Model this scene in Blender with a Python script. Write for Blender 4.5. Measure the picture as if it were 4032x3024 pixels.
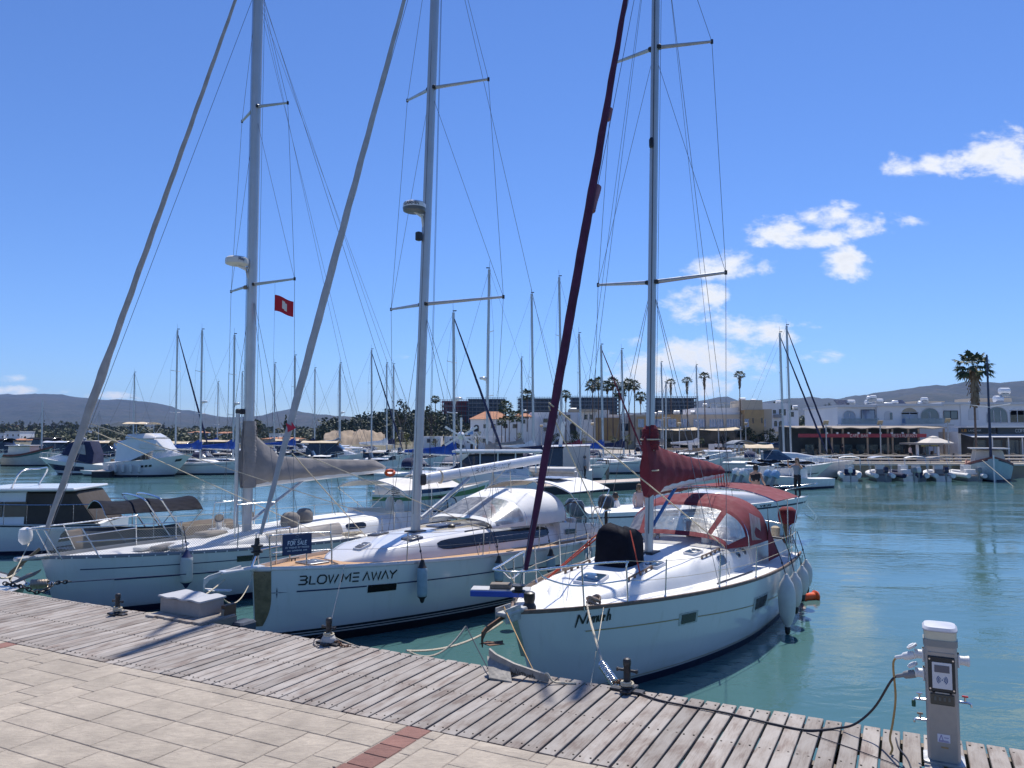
import bpy, math, random
from mathutils import Vector, Matrix
random.seed(7)
PI = math.pi
sc = bpy.context.scene
col = sc.collection
for o in list(bpy.data.objects): bpy.data.objects.remove(o)

# ------------------------------------------------------------------ camera
FPX, CH, HOR = 3028.0, 4.0, 1710.0          # focal length in photo pixels, eye height above water, horizon row
PITCH = math.atan((HOR - 1512) / FPX)
cd = bpy.data.cameras.new('camera'); cam = bpy.data.objects.new('camera', cd); col.objects.link(cam)
cam.location = (0, 0, CH); cam.rotation_euler = (PI/2 + PITCH, 0, 0)
cd.sensor_width = 36; cd.lens = 36 * FPX / 4032; cd.clip_start = .1; cd.clip_end = 20000
sc.camera = cam
# ------------------------------------------------------------------ light
SUN_AZ, SUN_EL = math.radians(17.3), math.radians(60)   # azimuth measured from +Y towards +X
sl = bpy.data.lights.new('sun', 'SUN'); so = bpy.data.objects.new('sun', sl); col.objects.link(so)
sl.energy = 5.0; sl.angle = math.radians(.53); sl.color = (1, .955, .89)
sd = Vector((math.sin(SUN_AZ)*math.cos(SUN_EL), math.cos(SUN_AZ)*math.cos(SUN_EL), math.sin(SUN_EL)))
so.rotation_euler = sd.to_track_quat('Z', 'Y').to_euler(); so.location = (30, 60, 90)
sc.view_settings.view_transform = 'Standard'; sc.view_settings.look = 'None'
sc.view_settings.exposure = 0.1; sc.view_settings.gamma = 1.0; sc.view_settings.use_curve_mapping = False
sc.render.engine = 'CYCLES'
sc.render.resolution_x, sc.render.resolution_y = 1024, 768
sc.cycles.max_bounces = 8; sc.cycles.transparent_max_bounces = 24

def cam_ray(px, py):
    p = PITCH
    f = Vector((0, math.cos(p), math.sin(p))); u = Vector((0, -math.sin(p), math.cos(p)))
    return f*FPX + Vector((px-2016, 0, 0)) - u*(py-1512)
def G(px, py, z=0.0):                       # the point of the level z that the photo shows there
    d = cam_ray(px, py); t = (z-CH)/d.z
    return Vector((0, 0, CH)) + d*t
def at(px, py, Y):                          # the point at the distance Y
    d = cam_ray(px, py); return Vector((0, 0, CH)) + d*(Y/d.y)
def bow_frame(px, py): d = cam_ray(px, py); return (d.x/d.y, d.z/d.y)

# ------------------------------------------------------------------ sky
w = bpy.data.worlds.new('World'); sc.world = w; w.use_nodes = True
nt = w.node_tree; nt.nodes.clear()
class NT:
    """tiny helper to write node trees"""
    def __init__(s, t): s.t = t
    def n(s, typ, **k):
        x = s.t.nodes.new(typ)
        for a, b in k.items(): setattr(x, a, b)
        return x
    def set(s, sock, v):
        if hasattr(v, 'is_linked') or isinstance(v, bpy.types.NodeSocket): s.t.links.new(v, sock)
        else: sock.default_value = v
    def m(s, op, a, b=0.0, c=0.0, clamp=False):
        x = s.n('ShaderNodeMath', operation=op); x.use_clamp = clamp
        for i, v in enumerate((a, b, c)): s.set(x.inputs[i], v)
        return x.outputs[0]
    def noise(s, vec, scale, detail=3, rough=.5, dist=0.0, out=0):
        x = s.n('ShaderNodeTexNoise'); s.set(x.inputs['Vector'], vec)
        x.inputs['Scale'].default_value = scale; x.inputs['Detail'].default_value = detail
        x.inputs['Roughness'].default_value = rough; x.inputs['Distortion'].default_value = dist
        return x.outputs[out]
    def ramp(s, f, stops):
        x = s.n('ShaderNodeValToRGB'); s.set(x.inputs[0], f)
        e = x.color_ramp.elements
        while len(e) < len(stops): e.new(.5)
        for q, (p, c) in zip(e, stops):
            q.position = p; q.color = (c[0], c[1], c[2], 1) if hasattr(c, '__len__') else (c, c, c, 1)
        return x.outputs[0]
    def mix(s, f, a, b, mode='MIX'):
        x = s.n('ShaderNodeMix', data_type='RGBA', blend_type=mode)
        s.set(x.inputs['Factor'], f)
        for i, v in ((6, a), (7, b)):
            s.set(x.inputs[i], v if not isinstance(v, tuple) else (v[0], v[1], v[2], 1))
        return x.outputs[2]
    def mapping(s, vec, scale=(1,1,1), rot=(0,0,0), loc=(0,0,0)):
        x = s.n('ShaderNodeMapping'); s.set(x.inputs[0], vec)
        x.inputs['Location'].default_value = loc; x.inputs['Rotation'].default_value = rot; x.inputs['Scale'].default_value = scale
        return x.outputs[0]
    def maprange(s, v, a, b, c=0., d=1., smooth=False):
        x = s.n('ShaderNodeMapRange'); 
        if smooth: x.interpolation_type = 'SMOOTHSTEP'
        s.set(x.inputs[0], v)
        for i, q in enumerate((a, b, c, d)): s.set(x.inputs[i+1], q)
        return x.outputs[0]
N = NT(nt)
sky = N.n('ShaderNodeTexSky', sky_type='NISHITA'); sky.sun_disc = False
sky.sun_elevation = SUN_EL; sky.sun_rotation = SUN_AZ      # nishita: 0 = +Y, turning towards +X
sky.altitude = 3000; sky.air_density = 1.5; sky.dust_density = 0; sky.ozone_density = 6
tc = N.n('ShaderNodeTexCoord'); sep = N.n('ShaderNodeSeparateXYZ'); nt.links.new(tc.outputs['Generated'], sep.inputs[0])
ys = N.m('MAXIMUM', sep.outputs[1], .05)
ca = N.m('DIVIDE', sep.outputs[0], ys); ce = N.m('DIVIDE', sep.outputs[2], ys)
comb = N.n('ShaderNodeCombineXYZ'); nt.links.new(ca, comb.inputs[0]); nt.links.new(ce, comb.inputs[1])
CLOUDS = [  # px, py of the middle, half width, half height, weight
 (3960, 620, 190, 95, 1.0), (3700, 650, 130, 38, .85), (3545, 655, 62, 42, .75),
 (3060, 905, 110, 60, .9), (3250, 855, 110, 40, .9), (3230, 935, 160, 30, .85), (3420, 890, 130, 48, .9), (3540, 880, 80, 22, .7), (3350, 812, 35, 18, .6),
 (3340, 1040, 85, 58, 1.0), (3350, 985, 30, 40, .8), (2870, 1045, 130, 48, .95), (3010, 1050, 55, 32, .8),
 (2700, 1210, 130, 60, 1.0), (2800, 1175, 60, 45, .9), (2970, 1310, 140, 60, 1.0), (2720, 1410, 240, 70, 1.0), (2560, 1440, 120, 60, .9), (2880, 1400, 150, 60, .95), (2660, 1500, 260, 55, .9),
 (3195, 1290, 60, 20, .6), (3235, 1408, 75, 22, .7), (3010, 1440, 80, 25, .6), (60, 1538, 110, 16, .8), (440, 1560, 90, 14, .8), (30, 1492, 60, 12, .6), (1570, 1405, 50, 14, .5), (240, 1545, 60, 12, .6)]
def vm(op, a, b, c=None):
    x = N.n('ShaderNodeVectorMath', operation=op); N.set(x.inputs[0], a); N.set(x.inputs[1], b)
    if c is not None: N.set(x.inputs[2], c)
    return x.outputs['Value'] if op == 'DOT_PRODUCT' else x.outputs[0]
tot = -1.0
for (px, py, hw, hh, wt) in CLOUDS:
    a0, e0 = bow_frame(px, py); ra, re = 1/(hw/FPX*1.38), 1/(hh/FPX*1.5)
    q = vm('MULTIPLY_ADD', comb.outputs[0], (ra, re, 0), (-a0*ra, -e0*re, 0))
    tot = N.m('MAXIMUM', tot, N.m('MULTIPLY_ADD', vm('DOT_PRODUCT', q, q), -wt, wt))
cv = vm('MULTIPLY', comb.outputs[0], (1, 1.7, 1))
n1 = N.noise(cv, 13, 7, .62, .25); n2 = N.noise(cv, 46, 3, .6)
dens = N.m('ADD', N.m('MULTIPLY', tot, .62), N.m('ADD', N.m('MULTIPLY_ADD', n1, 2.3, -1.22), N.m('MULTIPLY_ADD', n2, .7, -.35)))
cover = N.m('MULTIPLY', N.maprange(dens, .02, .72, 0, 1, True), .97)
core = N.maprange(dens, .35, 1.35, 0, 1, True)
ccol = N.mix(core, (9.4, 9.6, 9.9), (7.4, 7.7, 8.3))
skyc = N.mix(1.0, sky.outputs[0], (.80, .97, 1.32), 'MULTIPLY')
bg = N.n('ShaderNodeBackground'); bg.inputs[1].default_value = .10; nt.links.new(skyc, bg.inputs[0])
bgc = N.n('ShaderNodeBackground'); bgc.inputs[1].default_value = .10; nt.links.new(N.mix(cover, skyc, ccol), bgc.inputs[0])
# clouds are only worked out in the part of the sky that holds them
def both(*a):
    r = a[0]
    for q in a[1:]: r = N.m('MULTIPLY', r, q)
    return r
low = N.m('GREATER_THAN', ce, .015)
gate = both(N.m('GREATER_THAN', sep.outputs[1], .06), low, N.m('MAXIMUM', both(N.m('GREATER_THAN', ca, .10), N.m('LESS_THAN', ce, .48), N.m('LESS_THAN', ca, .85)), N.m('LESS_THAN', ce, .12)))
mx = N.n('ShaderNodeMixShader'); nt.links.new(gate, mx.inputs[0]); nt.links.new(bg.outputs[0], mx.inputs[1]); nt.links.new(bgc.outputs[0], mx.inputs[2])
wo = N.n('ShaderNodeOutputWorld'); nt.links.new(mx.outputs[0], wo.inputs[0])
w.cycles.sampling_method = 'MANUAL'; w.cycles.sample_map_resolution = 256

# ------------------------------------------------------------------ materials
MATS = {}
def new_mat(name):
    m = bpy.data.materials.new(name); m.use_nodes = True; t = m.node_tree
    return m, NT(t), t.nodes['Principled BSDF'], t.nodes['Material Output']
def mat(name, c, rough=.5, metal=0., var=.12, scale=3., bump=0., bscale=30., spec=.5, coat=0., alpha=1., trans=0., dirt=0., dirtcol=(.25,.22,.18), obj=True, emit=0.):
    if name in MATS: return MATS[name]
    m, n, b, out = new_mat(name)
    t = n.n('ShaderNodeTexCoord'); v = t.outputs['Object' if obj else 'Generated']
    if not obj: g = n.n('ShaderNodeNewGeometry'); v = g.outputs['Position']
    colr = (c[0], c[1], c[2], 1)
    if var > 0:
        f = n.noise(v, scale, 5, .6)
        lo = tuple(x*(1-var) for x in c); hi = tuple(min(1, x*(1+var)) for x in c)
        cs = n.mix(n.maprange(f, .3, .7), lo, hi)
        if dirt > 0:
            f2 = n.noise(v, scale*.7, 7, .7, .6)
            cs = n.mix(n.maprange(f2, .52, .72, 0, dirt), cs, dirtcol)
        n.set(b.inputs['Base Color'], cs)
        f3 = n.noise(v, scale*2.3, 4)
        n.set(b.inputs['Roughness'], n.maprange(f3, .3, .7, max(0, rough-.08), min(1, rough+.08)))
    else:
        b.inputs['Base Color'].default_value = colr; b.inputs['Roughness'].default_value = rough
    b.inputs['Metallic'].default_value = metal; b.inputs['Specular IOR Level'].default_value = spec
    b.inputs['Coat Weight'].default_value = coat; b.inputs['Alpha'].default_value = alpha; b.inputs['Transmission Weight'].default_value = trans
    if bump > 0:
        bp = n.n('ShaderNodeBump'); bp.inputs['Strength'].default_value = bump; bp.inputs['Distance'].default_value = .02
        n.set(bp.inputs['Height'], n.noise(v, bscale, 4, .6)); n.set(b.inputs['Normal'], bp.outputs[0])
    MATS[name] = m
    return m

# ------------------------------------------------------------------ meshes
class MB:
    """collects geometry for one mesh object"""
    def __init__(s): s.v, s.f, s.mi, s.cur = [], [], [], 0
    def face(s, idx): s.f.append(tuple(idx)); s.mi.append(s.cur)
    def quad(s, *pts):
        b = len(s.v); s.v += [tuple(p) for p in pts]; s.face(range(b, b+len(pts))); return s
    def box(s, c, d, rz=0., ch=0., M=None):
        hx, hy, hz = d[0]/2, d[1]/2, d[2]/2
        def T(p):
            p = Vector(p)
            if M is not None: return tuple(Vector(c) + M @ p)
            if rz: p = Vector((p.x*math.cos(rz)-p.y*math.sin(rz), p.x*math.sin(rz)+p.y*math.cos(rz), p.z))
            return tuple(Vector(c)+p)
        b = len(s.v)
        if ch <= 0:
            for z in (-hz, hz):
                for x, y in ((-hx,-hy),(hx,-hy),(hx,hy),(-hx,hy)): s.v.append(T((x, y, z)))
            for q in ((3,2,1,0),(4,5,6,7),(0,1,5,4),(1,2,6,5),(2,3,7,6),(3,0,4,7)): s.face([b+i for i in q])
        else:
            c2 = ch
            def ring(ix, iy, z): 
                return [(-ix+c2,-iy,z),(ix-c2,-iy,z),(ix,-iy+c2,z),(ix,iy-c2,z),(ix-c2,iy,z),(-ix+c2,iy,z),(-ix,iy-c2,z),(-ix,-iy+c2,z)]
            rs = [ring(hx-c2*.7, hy-c2*.7, -hz), ring(hx, hy, -hz+c2), ring(hx, hy, hz-c2), ring(hx-c2*.7, hy-c2*.7, hz)]
            for r in rs: s.v += [T(p) for p in r]
            for k in range(3):
                for i in range(8): s.face((b+k*8+i, b+k*8+(i+1) % 8, b+k*8+8+(i+1) % 8, b+k*8+8+i))
            s.face([b+i for i in range(7, -1, -1)]); s.face([b+24+i for i in range(8)])
        return s
    def loft(s, rings, closed=True, cap=True, flip=False):
        b = len(s.v); n = len(rings[0]); m = len(rings)
        for r in rings: s.v += [tuple(p) for p in r]
        for k in range(m-1):
            for i in range(n if closed else n-1):
                j = (i+1) % n; q = (b+k*n+i, b+k*n+j, b+(k+1)*n+j, b+(k+1)*n+i)
                s.face(q[::-1] if flip else q)
        if cap and closed:
            a = [b+i for i in range(n)]; z = [b+(m-1)*n+i for i in range(n)]
            s.face(a if flip else a[::-1]); s.face(z[::-1] if flip else z)
        return s
    def tube(s, pts, r, n=6, cap=True, closed=False, sx=1., up=None):
        pts = [Vector(p) for p in pts]; m = len(pts)
        rr = r if isinstance(r, (list, tuple)) else [r]*m
        rings = []; prev = None
        for i, p in enumerate(pts):
            if closed: t = (pts[(i+1) % m]-pts[i-1])
            else: t = pts[min(i+1, m-1)]-pts[max(i-1, 0)]
            if t.length < 1e-9: t = Vector((0, 0, 1))
            t.normalize()
            if prev is None:
                ref = Vector(up) if up is not None else (Vector((0, 0, 1)) if abs(t.z) < .95 else Vector((1, 0, 0)))
                a = t.cross(ref).normalized()
            else:
                a = prev - t*prev.dot(t)
                a = a.normalized() if a.length > 1e-6 else t.orthogonal().normalized()
            prev = a; c = t.cross(a)
            rings.append([p + a*(math.cos(2*PI*k/n)*rr[i]*sx) + c*(math.sin(2*PI*k/n)*rr[i]) for k in range(n)])
        if closed: rings.append(rings[0])
        return s.loft(rings, True, cap and not closed)
    def lathe(s, prof, n=12, c=(0,0,0), M=None):
        rings = []
        for r, z in prof:
            ring = []
            for k in range(n):
                p = Vector((r*math.cos(2*PI*k/n), r*math.sin(2*PI*k/n), z))
                if M is not None: p = M @ p
                ring.append(Vector(c)+p)
            rings.append(ring)
        return s.loft(rings)
    def grid(s, fn, nu, nv, flip=False):
        b = len(s.v)
        for i in range(nu+1):
            for j in range(nv+1): s.v.append(tuple(fn(i/nu, j/nv)))
        for i in range(nu):
            for j in range(nv):
                a = b+i*(nv+1)+j; q = (a, a+1, a+nv+2, a+nv+1)
                s.face(q[::-1] if flip else q)
        return s
    def slab(s, fn, nu, nv, th):
        """a sheet with thickness: fn gives the point, th the offset vector or a function"""
        off = th if callable(th) else (lambda u, v: Vector(th))
        b = len(s.v); s.grid(fn, nu, nv); k = (nu+1)*(nv+1)
        s.grid(lambda u, v: Vector(fn(u, v))+off(u, v), nu, nv, True)
        bd = [i*(nv+1) for i in range(nu+1)] + [nu*(nv+1)+j for j in range(1, nv+1)] + [i*(nv+1)+nv for i in range(nu-1, -1, -1)] + [j for j in range(nv-1, 0, -1)]
        for i in range(len(bd)):
            p, q = bd[i], bd[(i+1) % len(bd)]; s.face((b+p, b+q, b+k+q, b+k+p))
        return s
    def poly(s, pts, off):
        """a flat outline pushed along off"""
        n = len(pts); b = len(s.v); o = Vector(off)
        s.v += [tuple(p) for p in pts]; s.v += [tuple(Vector(p)+o) for p in pts]
        s.face([b+i for i in range(n-1, -1, -1)]); s.face([b+n+i for i in range(n)])
        for i in range(n): j = (i+1) % n; s.face((b+i, b+j, b+n+j, b+n+i))
        return s
    def mesh(s, name, mats, smooth=40):
        me = bpy.data.meshes.new(name); me.from_pydata(s.v, [], s.f)
        for m in (mats if isinstance(mats, (list, tuple)) else [mats]): me.materials.append(m)
        if any(s.mi): me.polygons.foreach_set('material_index', s.mi)
        if smooth:
            me.polygons.foreach_set('use_smooth', [True]*len(me.polygons))
            try: me.set_sharp_from_angle(angle=math.radians(smooth))
            except Exception: pass
        me.update(); return me
    def build(s, name, mats, parent=None, smooth=40, label=None, cat=None, group=None, kind=None, loc=None, rz=0.):
        return put(name, s.mesh(name, mats, smooth), parent, label, cat, group, kind, loc, rz)
def put(name, data, parent=None, label=None, cat=None, group=None, kind=None, loc=None, rz=0., rot=None, scale=None):
    o = bpy.data.objects.new(name, data); col.objects.link(o)
    if parent is not None: o.parent = parent
    if loc is not None: o.location = loc
    if rz: o.rotation_euler = (0, 0, rz)
    if rot is not None: o.rotation_euler = rot
    if scale is not None: o.scale = scale if hasattr(scale, '__len__') else (scale,)*3
    if label: o['label'] = label
    if cat: o['category'] = cat
    if group: o['group'] = group
    if kind: o['kind'] = kind
    return o
def thing(name, label, cat, loc=(0,0,0), rz=0., group=None): return put(name, None, None, label, cat, group, None, loc, rz)
def copy_tree(o, parent=None):
    c = o.copy(); col.objects.link(c); c.parent = parent
    for ch in list(o.children): copy_tree(ch, c)
    return c
def struct(name, mb, m, smooth=0): return mb.build(name, m, smooth=smooth, kind='structure')
def tube(name, pts, r, m, parent=None, n=6, **k): return MB().tube(pts, r, n).build(name, m, parent, 60, **k)
def sag(a, b, d, n=10):
    a, b = Vector(a), Vector(b)
    return [a.lerp(b, i/n) - Vector((0, 0, d*4*(i/n)*(1-i/n))) for i in range(n+1)]
def smooth_path(pts, n=6):
    """Catmull-Rom through the points"""
    P = [Vector(p) for p in pts]; P = [P[0]*2-P[1]] + P + [P[-1]*2-P[-2]]; out = []
    for i in range(1, len(P)-2):
        for k in range(n):
            t = k/n; a, b, c, d = P[i-1], P[i], P[i+1], P[i+2]
            out.append(.5*((2*b)+(c-a)*t+(2*a-5*b+4*c-d)*t*t+(3*b-a-3*c+d)*t**3))
    out.append(P[-2]); return out

# common materials
GEL = mat('gelcoat', (.70, .685, .67), .22, var=.035, scale=1.2, coat=.3, dirt=.10, dirtcol=(.62, .60, .53))
def hull_gel():
    m, n, b, out = new_mat('hull_gelcoat')
    t = n.n('ShaderNodeTexCoord'); v = t.outputs['Object']; sp = n.n('ShaderNodeSeparateXYZ'); n.t.links.new(v, sp.inputs[0])
    st = n.noise(n.mapping(v, (7, 7, .5)), 1., 5, .65); sc_ = n.noise(n.mapping(v, (1.2, 1.2, 9)), 1., 5, .6, .3)
    c = n.mix(n.maprange(n.noise(v, .9, 4), .3, .7), (.66, .655, .645), (.72, .705, .69)); c = n.mix(n.maprange(st, .55, .8, 0, .30), c, (.46, .42, .34))
    scum = n.m('MULTIPLY', n.maprange(sp.outputs[2], .10, .42, 1, 0, True), n.maprange(sc_, .35, .65)); c = n.mix(n.m('MULTIPLY', scum, .45), c, (.36, .35, .25))
    n.set(b.inputs['Base Color'], c); n.set(b.inputs['Roughness'], n.maprange(sc_, .3, .7, .10, .26)); b.inputs['Coat Weight'].default_value = .4; return m
HULLG = hull_gel()
GELD = mat('deck_gelcoat', (.78, .77, .74), .5, var=.05, scale=2.5, bump=.08, bscale=220, dirt=.12, dirtcol=(.60, .57, .50))
CREAM = mat('cream_gelcoat', (.72, .66, .55), .4, var=.06)
STEEL = mat('stainless_steel', (.62, .63, .64), .22, 1., var=.08, scale=9)
ALU = mat('mast_aluminium', (.44, .46, .48), .36, .45, var=.06, scale=2)
WIRE = mat('rigging_wire', (.16, .16, .17), .4, .6, var=0)
BLACK = mat('black_plastic', (.015, .015, .018), .45, var=.2)
NAVY = mat('navy_paint', (.012, .014, .05), .3, var=.15)
NAVYC = mat('navy_canvas', (.012, .018, .06), .85, var=.25, bump=.2)
BLUEC = mat('blue_canvas', (.012, .07, .34), .85, var=.25, bump=.3, bscale=12)
SKYC = mat('light_blue_canvas', (.03, .22, .62), .85, var=.2, bump=.2, bscale=12)
BEIGEC = mat('beige_canvas', (.62, .50, .34), .85, var=.12, bump=.2)
WHITEC = mat('white_canvas', (.74, .73, .71), .8, var=.06, bump=.25, bscale=9)
GREYC = mat('grey_canvas', (.25, .23, .22), .9, var=.14, bump=.3, bscale=14)
REDC = mat('burgundy_canvas', (.17, .018, .028), .85, var=.2, bump=.3, bscale=10)
REDF = mat('faded_red_canvas', (.17, .022, .032), .85, var=.12, bump=.25, bscale=10)
PLUM = mat('plum_canvas', (.075, .016, .045), .9, var=.3, bump=.4, bscale=18)
BLACKC = mat('black_canvas', (.007, .008, .015), .8, var=.3, bump=.4, bscale=10, spec=.12)
ROPE = mat('cream_rope', (.55, .48, .36), .95, var=.25, scale=40, bump=.5, bscale=120)
ROPED = mat('dark_rope', (.03, .03, .05), .9, var=.3, scale=40)
ROPER = mat('red_rope', (.45, .06, .03), .9, var=.3, scale=40)
RUBBER = mat('black_rubber', (.02, .02, .022), .6, var=.25)
GLASSD = mat('dark_window', (.012, .014, .02), .06, var=.1, spec=.7)
GLASSB = mat('blue_window', (.03, .06, .10), .05, var=.25, spec=.8)
TEAK = None
FEND = mat('fender_vinyl', (.60, .58, .54), .5, var=.08, scale=4, dirt=.3, dirtcol=(.38, .36, .30))
FENDB = mat('fender_blue_grey', (.30, .40, .46), .6, var=.12, scale=9)
ORANGE = mat('orange_plastic', (.75, .10, .015), .5, var=.1)
RED = mat('red_paint', (.45, .02, .02), .5, var=.1)
BRASS = mat('weathered_bronze', (.24, .17, .10), .35, .2, var=.3, scale=8)
RUST = mat('rusty_iron', (.16, .085, .05), .8, .3, var=.4, scale=14, bump=.3)
GALV = mat('galvanised_steel', (.42, .42, .41), .5, .7, var=.2, scale=10)
DARKW = mat('dark_wood', (.10, .055, .03), .6, var=.3, scale=6)
def clear_vinyl():
    m, n, b, out = new_mat('clear_vinyl')
    tr = n.n('ShaderNodeBsdfTransparent'); tr.inputs[0].default_value = (.86, .87, .86, 1)
    gl = n.n('ShaderNodeBsdfGlossy'); gl.inputs['Roughness'].default_value = .28
    df = n.n('ShaderNodeBsdfDiffuse'); df.inputs[0].default_value = (.62, .62, .60, 1)
    t = n.n('ShaderNodeTexCoord'); bp = n.n('ShaderNodeBump'); bp.inputs['Strength'].default_value = .25; bp.inputs['Distance'].default_value = .03
    n.set(bp.inputs['Height'], n.noise(n.mapping(t.outputs['Object'], (1, 1, .35)), 7, 3, .6, 1.2)); n.set(gl.inputs['Normal'], bp.outputs[0])
    m1 = n.n('ShaderNodeMixShader'); m1.inputs[0].default_value = .22; n.t.links.new(tr.outputs[0], m1.inputs[1]); n.t.links.new(gl.outputs[0], m1.inputs[2])
    m2 = n.n('ShaderNodeMixShader'); n.set(m2.inputs[0], n.maprange(n.noise(n.mapping(t.outputs['Object'], (1, 1, .3)), 5, 4, .6, .8), .4, .75, .1, .5))
    n.t.links.new(m1.outputs[0], m2.inputs[1]); n.t.links.new(df.outputs[0], m2.inputs[2])
    n.t.links.new(m2.outputs[0], out.inputs[0]); return m
VINYL = clear_vinyl()
def teak():
    m, n, b, out = new_mat('teak_deck')
    t = n.n('ShaderNodeTexCoord'); v = t.outputs['Object']
    s = n.n('ShaderNodeSeparateXYZ'); n.t.links.new(v, s.inputs[0])
    fr = n.m('FRACT', n.m('MULTIPLY', s.outputs[1], 18.)); line = n.m('LESS_THAN', fr, .10)
    g = n.noise(n.mapping(v, (2, 30, 2)), 6, 4, .6)
    c = n.mix(n.maprange(g, .3, .7), (.42, .235, .115), (.55, .335, .18))
    n.set(b.inputs['Base Color'], n.mix(line, c, (.20, .12, .07))); b.inputs['Roughness'].default_value = .75
    return m
TEAK = teak()
# stroke letters: polylines on a 0..1 high cell, used for painted names
def strokes_mesh(mb, glyphs, place, wdt, close=False):
    """each glyph stroke: list of (x, y[, width factor]); place(x, y) -> (point, normal)"""
    for st in glyphs:
        pts = [(q[0], q[1]) for q in st]; wf = [q[2] if len(q) > 2 else 1. for q in st]; L = []; Rr = []
        for i, p in enumerate(pts):
            a = pts[max(0, i-1)]; c = pts[min(len(pts)-1, i+1)]
            d = (c[0]-a[0], c[1]-a[1]); l = math.hypot(*d) or 1; nx, ny = -d[1]/l, d[0]/l
            k = 1.
            if 0 < i < len(pts)-1:
                d0 = (p[0]-a[0], p[1]-a[1]); l0 = math.hypot(*d0) or 1
                cs = abs((-d0[1]/l0)*nx + (d0[0]/l0)*ny); k = 1/max(.5, cs)
            h = wdt*wf[i]/2*k
            L.append(place(p[0]+nx*h, p[1]+ny*h)); Rr.append(place(p[0]-nx*h, p[1]-ny*h))
        b = len(mb.v)
        for x, y in zip(L, Rr): mb.v += [tuple(x), tuple(y)]
        for i in range(len(pts)-1): mb.face((b+2*i, b+2*i+1, b+2*i+3, b+2*i+2))
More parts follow.
